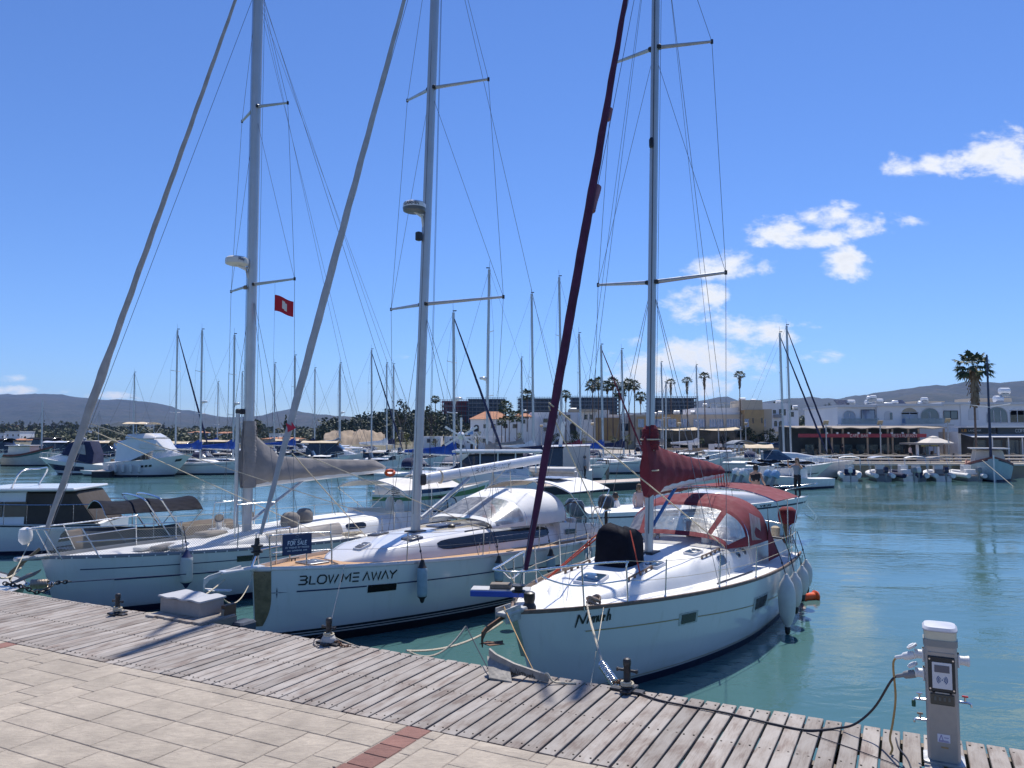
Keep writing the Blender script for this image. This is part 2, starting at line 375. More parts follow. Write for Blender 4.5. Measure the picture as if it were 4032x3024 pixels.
FONT = {
 'A': (.8, [[(0,0),(.4,1)], [(.4,1),(.8,0)], [(.16,.36),(.64,.36)]]), 'B': (.7, [[(0,0),(0,1)], [(0,1),(.5,1),(.62,.78),(.5,.53),(0,.53)], [(.5,.53),(.68,.28),(.5,0),(0,0)]]),
 'C': (.7, [[(.68,.82),(.5,1),(.2,1),(0,.75),(0,.25),(.2,0),(.5,0),(.68,.18)]]), 'D': (.75, [[(0,0),(0,1),(.4,1),(.7,.7),(.7,.3),(.4,0),(0,0)]]),
 'E': (.6, [[(.6,1),(0,1),(0,0),(.6,0)], [(0,.52),(.5,.52)]]), 'F': (.58, [[(.58,1),(0,1),(0,0)], [(0,.52),(.48,.52)]]),
 'G': (.75, [[(.68,.85),(.5,1),(.2,1),(0,.75),(0,.25),(.2,0),(.5,0),(.7,.15),(.7,.45),(.42,.45)]]), 'H': (.7, [[(0,0),(0,1)], [(.7,0),(.7,1)], [(0,.52),(.7,.52)]]),
 'I': (.1, [[(.05,0),(.05,1)]]), 'K': (.7, [[(0,0),(0,1)], [(.66,1),(0,.42)], [(.22,.6),(.7,0)]]), 'L': (.55, [[(0,1),(0,0),(.55,0)]]),
 'M': (.85, [[(0,0),(0,1),(.42,.3),(.85,1),(.85,0)]]), 'N': (.7, [[(0,0),(0,1),(.7,0),(.7,1)]]), 'O': (.8, [[(.2,0),(0,.25),(0,.75),(.2,1),(.6,1),(.8,.75),(.8,.25),(.6,0),(.2,0)]]),
 'P': (.65, [[(0,0),(0,1),(.5,1),(.65,.78),(.5,.48),(0,.48)]]), 'R': (.68, [[(0,0),(0,1),(.5,1),(.65,.78),(.5,.5),(0,.5)], [(.35,.5),(.68,0)]]),
 'S': (.65, [[(.62,.85),(.45,1),(.18,1),(.02,.78),(.18,.54),(.48,.46),(.64,.24),(.45,0),(.18,0),(0,.15)]]), 'T': (.7, [[(0,1),(.7,1)], [(.35,1),(.35,0)]]),
 'U': (.7, [[(0,1),(0,.25),(.2,0),(.5,0),(.7,.25),(.7,1)]]), 'V': (.75, [[(0,1),(.37,0),(.75,1)]]), 'W': (1., [[(0,1),(.25,0),(.5,.8),(.75,0),(1,1)]]),
 'Y': (.7, [[(0,1),(.35,.5),(.7,1)], [(.35,.5),(.35,0)]]), '0': (.6, [[(.15,0),(0,.25),(0,.75),(.15,1),(.45,1),(.6,.75),(.6,.25),(.45,0),(.15,0)]]),
 '4': (.65, [[(.5,0),(.5,1),(0,.3),(.65,.3)]]), '7': (.6, [[(0,1),(.6,1),(.2,0)]]), '2': (.6, [[(0,.8),(.15,1),(.45,1),(.6,.78),(0,0),(.6,0)]]), '-': (.4, [[(0,.45),(.4,.45)]]),
 '1': (.3, [[(0,.8),(.2,1),(.2,0)]]), '3': (.6, [[(0,.9),(.4,1),(.58,.78),(.3,.54),(.6,.28),(.4,0),(0,.1)]]), '5': (.6, [[(.55,1),(.05,1),(.02,.55),(.4,.6),(.6,.3),(.4,0),(0,.08)]]), '9': (.6, [[(.6,.6),(.3,.45),(.02,.72),(.3,1),(.6,.75),(.55,.3),(.3,0)]]),
 'a': (.5, [[(.48,.62),(.48,0)], [(.48,.5),(.25,.65),(0,.4),(.05,.1),(.25,0),(.48,.15)]]), 'c': (.5, [[(.48,.52),(.25,.65),(0,.4),(.05,.1),(.25,0),(.48,.12)]]), 'i': (.1, [[(.05,0),(.05,.62)], [(.05,.8),(.05,.92)]]),
 'u': (.5, [[(0,.62),(0,.2),(.15,0),(.35,.02),(.48,.2)], [(.48,.62),(.48,0)]]), 'm': (.8, [[(0,0),(0,.62)], [(0,.45),(.2,.62),(.38,.5),(.38,0)], [(.38,.45),(.6,.62),(.78,.5),(.78,0)]]),
 'e': (.5, [[(.02,.32),(.48,.36),(.4,.6),(.2,.64),(0,.4),(.05,.1),(.25,0),(.46,.1)]]), 'h': (.5, [[(0,0),(0,1)], [(0,.45),(.25,.64),(.48,.5),(.48,0)]]), 'y': (.5, [[(0,.62),(.25,0)], [(.5,.62),(.15,-.3)]]), 'r': (.35, [[(0,0),(0,.62)], [(0,.4),(.3,.62)]]), 'n': (.5, [[(0,0),(0,.62)], [(0,.45),(.25,.64),(.48,.5),(.48,0)]]), ' ': (.45, [])}
def text_strokes(s, gap=.22):
    out = []; x = 0
    for ch in s:
        wd, st = FONT[ch]
        out += [[(x+q[0], q[1]) for q in t] for t in st]; x += wd+gap
    return out, x-gap
def sign_text(name, s, org, ux, uy, h, m, parent, wdt=.15, width=None, slant=0., off=None):
    """lettering on a plane: org bottom left, ux/uy unit vectors, h letter height"""
    st, wd = text_strokes(s); ux, uy = Vector(ux), Vector(uy); nrm = ux.cross(uy).normalized()*(.004 if off is None else off)
    k = h if width is None else width/wd
    mb = MB(); strokes_mesh(mb, st, lambda x, y: Vector(org)+ux*((x+slant*y)*k)+uy*(y*h)+nrm, wdt)
    return mb.build(name, m, parent, 0)
# ================================================================== setting
PZ = 1.40                                   # top of the boardwalk above the water
PA = math.radians(-27.2); PE = Vector((math.cos(PA), math.sin(PA), 0)); PN = Vector((-math.sin(PA), math.cos(PA), 0))
PO = Vector((0, 6.60, PZ)); PWID = 1.86
def pier_local(p): d = Vector(p)-PO; return d.dot(PE), d.dot(PN)
# water
def water_mat():
    m, n, b, out = new_mat('harbour_water')
    g = n.n('ShaderNodeNewGeometry'); v = g.outputs['Position']
    big = n.noise(n.mapping(v, (.03, .05, 1)), 1., 3)
    n.set(b.inputs['Base Color'], n.mix(n.maprange(big, .35, .65), (.052, .128, .126), (.074, .158, .156)))
    b.inputs['Roughness'].default_value = .04; b.inputs['IOR'].default_value = 1.333
    cd_ = n.n('ShaderNodeCameraData')
    w1 = n.noise(n.mapping(v, (2.0, 3.4, 1), (0, 0, .25)), 1.0, 4, .55, .5)
    w2 = n.noise(n.mapping(v, (.34, .75, 1), (0, 0, -.1)), 1.0, 3, .5, .4)
    patch = n.maprange(n.noise(n.mapping(v, (.10, .22, 1)), 1.0, 3), .38, .66, .16, 1.0, True)
    h = n.m('MULTIPLY', n.m('ADD', n.m('MULTIPLY', w1, .036), n.m('MULTIPLY', w2, .045)), patch)
    bp = n.n('ShaderNodeBump'); bp.inputs['Strength'].default_value = .75; bp.inputs['Distance'].default_value = 1.0
    n.set(bp.inputs['Height'], h); n.set(b.inputs['Normal'], bp.outputs[0])
    return m
mb = MB(); mb.quad((-260, -8, 0), (260, -8, 0), (260, 150, 0), (-260, 150, 0)); struct('water', mb, water_mat())
# boardwalk ---------------------------------------------------------
def plank_mat():
    m, n, b, out = new_mat('weathered_plank')
    t = n.n('ShaderNodeTexCoord'); oi = n.n('ShaderNodeObjectInfo'); v = t.outputs['Object']
    r = oi.outputs['Random']
    off = n.n('ShaderNodeVectorMath', operation='ADD'); n.set(off.inputs[0], v)
    cx = n.n('ShaderNodeCombineXYZ'); n.set(cx.inputs[0], n.m('MULTIPLY', r, 37.)); n.set(cx.inputs[1], n.m('MULTIPLY', r, 91.)); n.set(off.inputs[1], cx.outputs[0])
    p = off.outputs[0]
    grain = n.noise(n.mapping(p, (40, 2.2, 10)), 1.6, 6, .65, .8)
    blot = n.noise(n.mapping(p, (6, 2.4, 6)), 1., 5, .6, .5)
    fine = n.noise(n.mapping(p, (160, 9, 20)), 1., 3, .6)
    c = n.mix(n.maprange(grain, .30, .70), (.16, .122, .098), (.35, .30, .255))
    c = n.mix(n.maprange(blot, .36, .62, 0, .8), c, (.39, .355, .318))
    c = n.mix(n.maprange(blot, .32, .44, .6, 0), c, (.185, .135, .115))
    br = n.maprange(r, 0, 1, .80, 1.14)
    hsv = n.n('ShaderNodeHueSaturation'); n.set(hsv.inputs['Color'], c); n.set(hsv.inputs['Value'], br)
    n.set(b.inputs['Base Color'], hsv.outputs[0]); b.inputs['Roughness'].default_value = .85
    bp = n.n('ShaderNodeBump'); bp.inputs['Strength'].default_value = .55; bp.inputs['Distance'].default_value = .006
    n.set(bp.inputs['Height'], n.m('ADD', grain, n.m('MULTIPLY', fine, .6))); n.set(b.inputs['Normal'], bp.outputs[0])
    return m
PLANK = plank_mat()
bw = put('boardwalk', None, None, kind='structure', loc=PO, rz=PA)
SCREW = mat('screw_head', (.06, .045, .035), .6, .3, var=.2)
pl_meshes = []
for k in range(7):
    mb = MB(); L = PWID + random.uniform(-.012, .014); wdt = random.choice([.134, .138, .142])
    hx, hz = wdt/2, .02; n = 5; rings = []
    for i in range(n+1):
        y = -L/2 + L*i/n; j = random.uniform(-.0025, .0025); zz = random.uniform(-.0015, .0015); c = .005
        rings.append([(-hx+j, y, -hz), (hx+j, y, -hz), (hx+j, y, hz-c+zz), (hx-c+j, y, hz+zz), (-hx+c+j, y, hz+zz), (-hx+j, y, hz-c+zz)])
    mb.loft(rings, flip=True); pl_meshes.append(mb.mesh('plank', PLANK, 25))
x = -13.2; scr = MB(); PITCHP = .1565
while x < 7.4:
    d = random.choice(pl_meshes)
    if 2.52 < x < 2.60: pass
    put('plank', d, bw, loc=(x, PWID/2 + random.uniform(-.008, .008), -.02 + random.uniform(-.003, .002)), rot=(0, random.uniform(-.012, .012), random.uniform(-.004, .004) + random.choice([0, PI])))
    for yy in (.085, .93, 1.775):
        for sx in (-.042, .042):
            cx_, cy_ = x+sx+random.uniform(-.005, .005), yy+random.uniform(-.012, .012)
            scr.lathe([(.009, -.004), (.009, .0035), (.006, .005)], 6, (cx_, cy_, .0))
    x += PITCHP + random.uniform(-.006, .006)
o = scr.build('screw_heads', SCREW, bw, 0, kind='stuff')
BEAM = mat('pier_beam', (.20, .17, .14), .9, var=.3, scale=3, bump=.3)
for yy in (.10, .93, 1.73):
    MB().box((-3, yy, -.125), (21, .09, .16)).build('joist', BEAM, bw, 0)
for xx in range(-13, 8, 3):
    MB().lathe([(.13, -3.5), (.13, -.21)], 12, (xx+.4, 1.55, 0)).build('pile', BEAM, bw, 40)
    MB().box((xx+.4, .93, -.27), (.12, 1.75, .12)).build('cross_beam', BEAM, bw, 0)
# quay body and paving ----------------------------------------------
CONC = mat('quay_concrete', (.30, .25, .21), .9, var=.15, scale=1.5, bump=.3, bscale=20)
def stone_mat(name, c, rnd=.12):
    m, n, b, out = new_mat(name)
    t = n.n('ShaderNodeTexCoord'); oi = n.n('ShaderNodeObjectInfo'); g = n.n('ShaderNodeNewGeometry'); v = g.outputs['Position']
    f = n.noise(v, 2.2, 6, .62, .4); f2 = n.noise(n.mapping(v, (9, 22, 9), (0, 0, .6)), 1., 6, .7, .8); f3 = n.noise(v, 90, 2)
    k = n.mix(n.maprange(f, .3, .7), tuple(x*.74 for x in c), tuple(min(1, x*1.12) for x in c))
    k = n.mix(n.maprange(f2, .40, .70, 0, .62), k, tuple(x*y for x, y in zip(c, (.56, .54, .57))))
    k = n.mix(n.maprange(f3, .35, .75, 0, .2), k, tuple(x*.6 for x in c))
    hsv = n.n('ShaderNodeHueSaturation'); n.set(hsv.inputs['Color'], k); n.set(hsv.inputs['Value'], n.maprange(oi.outputs['Random'], 0, 1, 1-rnd, 1+rnd))
    n.set(b.inputs['Base Color'], hsv.outputs[0]); b.inputs['Roughness'].default_value = .88
    bp = n.n('ShaderNodeBump'); bp.inputs['Strength'].default_value = .7; bp.inputs['Distance'].default_value = .016
    n.set(bp.inputs['Height'], n.m('ADD', f2, n.m('MULTIPLY', f3, .25))); n.set(b.inputs['Normal'], bp.outputs[0])
    return m
STONE = stone_mat('stamped_stone', (.45, .385, .303), .06); BRICK = stone_mat('red_brick', (.27, .135, .105), .14)
pv = put('pavement', MB().box((-3, -6.02, -.808), (24, 12, 1.6)).mesh('pavement', CONC, 0), None, kind='structure', loc=PO, rz=PA)
MB().box((-3, -.006, -.052), (21, .012, .05)).build('kerb_strip', SCREW, pv, 0)
U = .178; cells = {}; xs0, ys0, nx, ny = -7.6, -2.67, 54, 15
bx0 = pier_local(G(1592, 2863, PZ))[0]; bx1 = pier_local(G(1688, 2886, PZ))[0]      # the red strip
bl = pier_local(G(20, 2548, PZ))[0]
bands = [(bx0, max(bx0+.24, bx1)), (bl-.24, bl-.0)]
stone_cache = {}
def stone(w, d):
    key = (round(w, 3), round(d, 3))
    if key in stone_cache: return stone_cache[key]
    mb = MB(); j = .003; hx, hy = w/2-j, d/2-j; rings = []
    for ins, z in ((0, -.03), (.001, -.006), (.006, -.001), (.012, 0.0)):
        ring = []
        for (ax, ay, bx_, by_) in ((-1,-1,1,-1), (1,-1,1,1), (1,1,-1,1), (-1,1,-1,-1)):
            for t in (0, .33, .66):
                px_ = (ax+(bx_-ax)*t)*(hx-ins); py_ = (ay+(by_-ay)*t)*(hy-ins)
                ring.append((px_+math.sin(px_*31+py_*17)*.002, py_+math.cos(px_*23-py_*29)*.002, z))
        rings.append(ring)
    mb.loft(rings); stone_cache[key] = mb.mesh('paving_stone', STONE, 30); return stone_cache[key]
for iy in range(ny):
    for ix in range(nx):
        if (ix, iy) in cells: continue
        opts = [(3,2),(2,3),(2,2),(3,1),(2,1),(1,2),(1,1),(4,2)]; random.shuffle(opts); opts.sort(key=lambda q: -q[0]*q[1]+random.random()*4)
        for (a, b_) in opts:
            if ix+a <= nx and iy+b_ <= ny and all((ix+p, iy+q) not in cells for p in range(a) for q in range(b_)): break
        for p in range(a):
            for q in range(b_): cells[(ix+p, iy+q)] = 1
        x0, x1 = xs0+ix*U, xs0+(ix+a)*U; y0, y1 = ys0+iy*U, ys0+(iy+b_)*U
        yt = -.012
        if y0 >= yt - .03: continue
        y1 = min(y1, yt)
        segs = [(x0, x1)]
        for (p0, p1) in bands:
            ns = []
            for (s0, s1) in segs:
                if s1 <= p0 or s0 >= p1: ns.append((s0, s1))
                else:
                    if s0 < p0-.04: ns.append((s0, p0))
                    if s1 > p1+.04: ns.append((p1, s1))
            segs = ns
        for (s0, s1) in segs:
            cx_, cy_ = (s0+s1)/2, (y0+y1)/2; wp = PO + PE*cx_ + PN*cy_
            if wp.y < 5.2: continue
            put('paving_stone', stone(s1-s0, y1-y0), pv, loc=(cx_, cy_, random.uniform(-.0015, .0015)))
bm_ = MB(); j = .005
def brick_mesh(w, d):
    mb = MB(); mb.box((0, 0, -.02), (w-.01, d-.01, .04), ch=.006); return mb.mesh('brick', BRICK, 30)
for (p0, p1) in bands:
    bmh = brick_mesh(p1-p0-.012, .215)
    for k in range(9):
        put('brick', bmh, pv, loc=((p0+p1)/2+random.uniform(-.004, .004), -.12-.217*k, -.001+random.uniform(-.002, .002)), rot=(0, 0, random.uniform(-.01, .01)))
gr = MB()
for k in range(420):
    sd_ = random.choice([bx0-.012, bands[0][1]+.008]); yy = -random.random()**1.0*1.9
    if math.sin(yy*9)*.5+math.sin(yy*4.1)*.5 < .1: continue
    r = random.uniform(.004, .013); c = (sd_+random.gauss(0, .014), yy, .002)
    gr.lathe([(r*.4, -.004), (r, 0), (r*.8, r*.5), (r*.2, r*.7)], 5, c)
gr.build('loose_gravel', mat('gravel', (.30, .25, .2), .9, var=.4, scale=60), pv, 0, kind='stuff')
# ------------------------------------------------------------------ service pedestal
pc = G(3718, 2994, PZ); PEDX, PEDY = pier_local(pc)
ped = thing('power_pedestal', 'grey metal shore power pedestal with card reader at right end of boardwalk', 'pedestal', pc, PA)
PGREY = mat('pedestal_grey', (.36, .355, .34), .45, .35, var=.06, scale=6, dirt=.15); PLID = mat('pedestal_lid', (.50, .51, .55), .4, var=.05)
PW, PD, PH = .232, .19, 1.06
def rrect(w, d, z, r=.05, n=4):
    pts = []
    for cx_, cy_, a0 in ((w/2-r, -d/2+r, -PI/2), (w/2-r, d/2-r, 0), (-w/2+r, d/2-r, PI/2), (-w/2+r, -d/2+r, PI)):
        for i in range(n+1):
            a = a0+PI/2*i/n; pts.append((cx_+r*math.cos(a), cy_+r*math.sin(a), z))
    return pts
mb = MB(); mb.loft([rrect(PW, PD, z) for z in (.02, PH*.5, PH-.15)]); mb.build('housing', PGREY, ped, 40)
mb = MB(); mb.loft([rrect(PW+.06, PD+.06, 0, .03), rrect(PW+.06, PD+.06, .018, .03), rrect(PW+.02, PD+.02, .024, .03)]); mb.build('base_plate', GALV, ped, 30)
mb = MB(); mb.loft([rrect(PW+.012, PD+.012, PH-.152), rrect(PW+.014, PD+.014, PH-.10)]); mb.build('collar', mat('pedestal_collar', (.24, .25, .24), .5), ped, 40)
mb = MB(); mb.loft([rrect(PW, PD, PH-.10), rrect(PW+.004, PD+.004, PH-.035)]); mb.build('lamp_band', mat('lamp_diffuser', (.55, .54, .42), .3, var=.05, spec=.6), ped, 40)
mb = MB()
lidr = []
for (dw, z, sl_) in ((.0, PH-.035, 0), (.016, PH-.03, 0), (.016, PH-.012, 1), (-.01, PH+.006, 1), (-.08, PH+.012, 1)):
    lidr.append([(x_, y_, z + (.018*(y_/PD) if sl_ else 0)) for x_, y_, z in rrect(PW+dw, PD+dw, z)])
mb.loft(lidr); mb.build('lid', PLID, ped, 30)
fy = -PD/2
mb = MB().box((0, fy-.003, .45), (.188, .008, .83)); fp = mb.build('front_panel', mat('pedestal_panel', (.36, .335, .30), .5, .4, var=.05, scale=12, bump=.15, bscale=300), ped, 0)
def pbox(name, c, d, m, par=ped, ch=0.): return MB().box(c, d, ch=ch).build(name, m, par, 0)
rd = pbox('reader_frame', (0, fy-.010, .70), (.19, .014, .275), mat('reader_frame', (.012, .018, .022), .4), ped, .006)
pbox('reader_plate', (.003, fy-.019, .692), (.138, .006, .205), mat('reader_plate', (.60, .61, .63), .4, var=.03), rd, .003)
pbox('display', (.003, fy-.0235, .745), (.104, .004, .055), mat('display', (.10, .11, .14), .15), rd)
icon = MB()
for sgn in (-1, 1):
    for k, r in enumerate((.017, .027, .037)):
        a0 = 0 if sgn > 0 else PI
        st = [(r*math.cos(a0+a), r*math.sin(a0+a)) for a in [i*.2-.9 for i in range(10)]]
        strokes_mesh(icon, [st], lambda x_, y_: Vector((.003+x_, fy-.0235, .66+y_)), .0055)
icon.lathe([(.005, 0), (.005, .001)], 8, (.003, fy-.023, .66), Matrix.Rotation(PI/2, 3, 'X'))
icon.build('contactless_mark', mat('icon_blue', (.03, .09, .24), .5, var=0), rd, 0)
for sx in (-1, 1):
    for zz in (.585, .815): MB().lathe([(.007, 0), (.007, .006)], 8, (sx*.082, fy-.022, zz), Matrix.Rotation(-PI/2, 3, 'X')).build('screw', STEEL, rd, 0)
bk = pbox('breaker_window', (0, fy-.010, .505), (.168, .014, .085), mat('smoked_window', (.045, .055, .05), .12, spec=.6), ped, .006)
for sx in (-1, 1): pbox('hinge', (sx*.06, fy-.014, .552), (.018, .016, .02), BLACK, bk)
pbox('hinge_bar', (0, fy-.012, .556), (.12, .012, .008), PGREY, bk)
for q in range(4): pbox('breaker_switch', (-.05+.033*q, fy-.018, .51), (.016, .004, .03), mat('breaker', (.10, .11, .10), .5), bk)
for (sx, zz) in ((-1, .36), (1, .35), (-1, .09), (1, .09)): MB().lathe([(.006, 0), (.004, .005)], 8, (sx*.082, fy-.0065, zz), Matrix.Rotation(-PI/2, 3, 'X')).build('screw', RUBBER, fp, 0)
stk = pbox('sticker', (0, fy-.0085, .205), (.088, .003, .062), mat('sticker_white', (.66, .66, .72), .5, var=.02), fp)
LILAC = mat('sticker_print', (.25, .23, .40), .6, var=0)
mb = MB(); strokes_mesh(mb, [[(-.034, .182), (-.017, .231)], [(-.017, .231), (-.004, .185)]], lambda x_, y_: Vector((x_, fy-.0108, y_)), .006)
for (x_, z_, w_) in ((.002, .212, .032), (-.03, .188, .062), (-.036, .18, .074)): mb.quad(*[Vector((a, fy-.0108, b)) for a, b in ((x_, z_-.003), (x_+w_, z_-.003), (x_+w_, z_+.003), (x_, z_+.003))])
mb.build('sticker_mark', LILAC, stk, 0)
pbox('worn_label', (.005, fy-.0085, .135), (.05, .002, .012), mat('worn_label', (.36, .24, .10), .7), fp)
WPLA = mat('socket_white', (.66, .67, .66), .4, var=.05); SGREY = mat('plug_grey', (.20, .21, .22), .5, var=.08)
def socket(side, z, y=.0, open_=True):
    s = side; x0 = s*PW/2
    R = Matrix.Rotation(s*PI/2, 3, 'Y')
    b_ = MB().box((x0+s*.008, y, z), (.016, .085, .105), ch=.008).build('socket_flange', WPLA, ped, 30)
    MB().lathe([(.036, 0), (.036, .04), (.039, .042), (.039, .058)], 14, (x0+s*.012, y, z), R @ Matrix.Identity(3)).build('socket_barrel', WPLA, b_, 30)
    if open_:
        M = Matrix.Rotation(s*.9, 3, 'Y')
        MB().lathe([(.040, -.006), (.042, 0), (.042, .012), (.026, .016), (.026, .020)], 14, (x0+s*.085, y, z+.052), Matrix.Rotation(s*.55, 3, 'Y')).build('socket_lid', WPLA, b_, 30)
    else:
        MB().lathe([(.042, 0), (.043, .014), (.03, .02)], 14, (x0+s*.068, y, z), R).build('socket_lid', WPLA, b_, 30)
    return b_
socket(-1, .815); socket(-1, .665); socket(1, .80, open_=False)
def tap(side, z, hm, hook=True):
    s = side; x0 = s*PW/2
    t = MB().tube([(x0, 0, z), (x0+s*.065, 0, z), (x0+s*.085, 0, z-.006), (x0+s*.088, 0, z-.03)], [.011, .011, .010, .009], 8).build('tap', STEEL, ped, 40)
    MB().tube([(x0+s*.045, 0, z), (x0+s*.045, 0, z+.04)], .008, 8).build('tap_stem', STEEL, t, 40)
    MB().box((x0+s*.045, 0, z+.046), (.045, .02, .012), ch=.004).build('tap_handle', hm, t, 30)
    return t
tap(-1, .455, STEEL); tap(-1, .295, mat('tap_brass', (.25, .17, .10), .4, .7)); tap(1, .475, RED)
MB().lathe([(.014, -.05), (.016, -.02), (.014, 0)], 8, (-PW/2-.088, 0, .44)).build('hose_fitting', mat('hose_green', (.01, .09, .05), .5), ped, 40)
# plugs and cables
def pw(lx, ly, lz): return pc + PE*lx + PN*ly + Vector((0, 0, lz))
def plug(name, m, z, label, path, r, cm):
    e = thing(name, label, 'cable', pw(-PW/2-.08, 0, z), PA)
    MB().lathe([(.032, -.01), (.034, .03), (.03, .07), (.017, .085), (.016, .13), (.010, .14)], 12, (0, 0, 0), Matrix.Rotation(-PI/2-.28, 3, 'Y')).build('plug', m, e, 40)
    iv = Matrix.Rotation(-PA, 3, 'Z'); o = pw(-PW/2-.08, 0, z)
    pts = [Vector((-.125, 0, -.034))] + [iv @ (Vector(p)-o) for p in path]
    MB().tube(smooth_path(pts, 8), r, 8).build('cord', cm, e, 60)
    return e
CABO = mat('cable_orange', (.42, .25, .08), .6, var=.12, scale=20); CABB = mat('cable_black', (.012, .012, .022), .5, var=.1)
plug('shore_power_cable', WPLA, .80, 'orange shore power cable with white plug hanging from pedestal to deck', [pw(-.345, -.01, .70), pw(-.335, -.02, .45), pw(-.36, -.03, .25), pw(-.385, -.04, .12), pw(-.37, -.05, .04), pw(-.39, -.08, -.02), pw(-.34, -.18, -.05), pw(-.27, -.30, -.08)], .009, CABO)
def dk(px, py, dz=.012): return G(px, py, PZ+dz)
plug('shore_power_cable', SGREY, .65, 'black shore power cable with grey plug running across planks to bollard', [pw(-.37, .0, .56), at(3442, 2787, 6.75), at(3364, 2852, 6.85), dk(3286, 2868), dk(3183, 2875), dk(3053, 2852), dk(2859, 2807), dk(2700, 2778), dk(2600, 2758), dk(2530, 2735), dk(2490, 2712)], .010, CABB)
tube('thin_cable', [dk(3175, 2885, .006), dk(3350, 2945, .006), dk(3500, 3000, .006), dk(3640, 3060, .006)], .004, ROPED, label='thin dark wire trailing over planks towards bottom right corner', cat='cable')
tube('thin_cable', smooth_path([dk(3527, 2905, .008), dk(3540, 2945, .008), dk(3572, 2985, .008), dk(3590, 3030, .008)]), .006, CABB, label='black cable lying on planks just left of pedestal base', cat='cable')
# ------------------------------------------------------------------ bollards
BOLM = mat('bollard_iron', (.028, .028, .032), .5, .4, var=.4, scale=12, dirt=.4, dirtcol=(.30, .26, .22), bump=.2)
def bollard(px, py, lab, wrap, s=1.):
    p = G(px, py, PZ); b_ = thing('mooring_bollard', lab, 'bollard', p, PA + random.uniform(-.1, .1), 'iron bollards along the boardwalk edge'); b_.scale = (s, s, s)
    MB().box((0, 0, .012), (.34, .10, .024), ch=.006).build('base_plate', BOLM, b_, 30)
    MB().box((.02, 0, .026), (.10, .26, .024), ch=.006).build('cross_plate', BOLM, b_, 30)
    MB().lathe([(.058, .03), (.05, .05), (.036, .07), (.034, .24), (.038, .25), (.040, .29), (.034, .31), (.018, .32)], 14).build('post', BOLM, b_, 40)
    MB().tube([(-.10, 0, .20), (.10, 0, .20)], .014, 8).build('cross_bar', BOLM, b_, 40)
    for sx in (-1, 1): MB().box((sx*.10, 0, .20), (.02, .036, .036), ch=.005).build('bar_end', BOLM, b_, 30)
    if wrap:
        pts = []
        for i in range(14*wrap): a = i*2*PI/14; pts.append((math.cos(a)*.056, math.sin(a)*.056, .052+.021*i/14+random.uniform(-.003, .003)))
        tube('rope_turns', pts, .013, ROPE, b_, 6)
    return p
bp1 = bollard(462, 2420, 'black iron bollard with white rope turns near left end of boardwalk', 3, .95)
bp2 = bollard(1294, 2536, 'black iron bollard with rusty chain in front of the BLOW ME AWAY hull', 4, 1.02)
bp3 = bollard(2470, 2722, 'paint-worn iron bollard with rope beside spring in front of the Nimueh hull', 2, 1.04)
MB().lathe([(.09, 0), (.095, .03), (.07, .075), (.05, .085)], 12, bp2+Vector((0, 0, .03))).build('foam_collar', mat('dirty_foam', (.45, .43, .40), .95, var=.2, bump=.5), label='dirty white foam collar round base of middle bollard', cat='collar')
# rusty chain by the middle bollard
def chain(name, path, link, m, label, wire=.006):
    e = thing(name, label, 'chain', path[0]); pts = smooth_path(path, 24); tot = 0; want = 0; k = 0
    for a, b_ in zip(pts, pts[1:]):
        tot += (b_-a).length
        if tot >= want:
            d = (b_-a).normalized(); side = d.cross(Vector((0, 0, 1))).normalized(); up = side.cross(d)
            s_ = side if k % 2 else up; ring = [a-Vector(path[0])+d*(math.cos(q)*link*.62)+s_*(math.sin(q)*link*.36) for q in [i*PI/4 for i in range(8)]]
            MB().tube(ring, wire, 5, closed=True).build('link', m, e, 60); want += link*.86; k += 1
    return e
chain('rusty_chain', [bp2+PE*.06+Vector((0,0,.05)), bp2+PE*.16+PN*.02+Vector((0,0,.03)), bp2+PE*.25-PN*.03+Vector((0,0,.012)), bp2+PE*.32+PN*.05+Vector((0,0,.012))], .042, RUST, 'short rusty chain lying by the middle bollard')
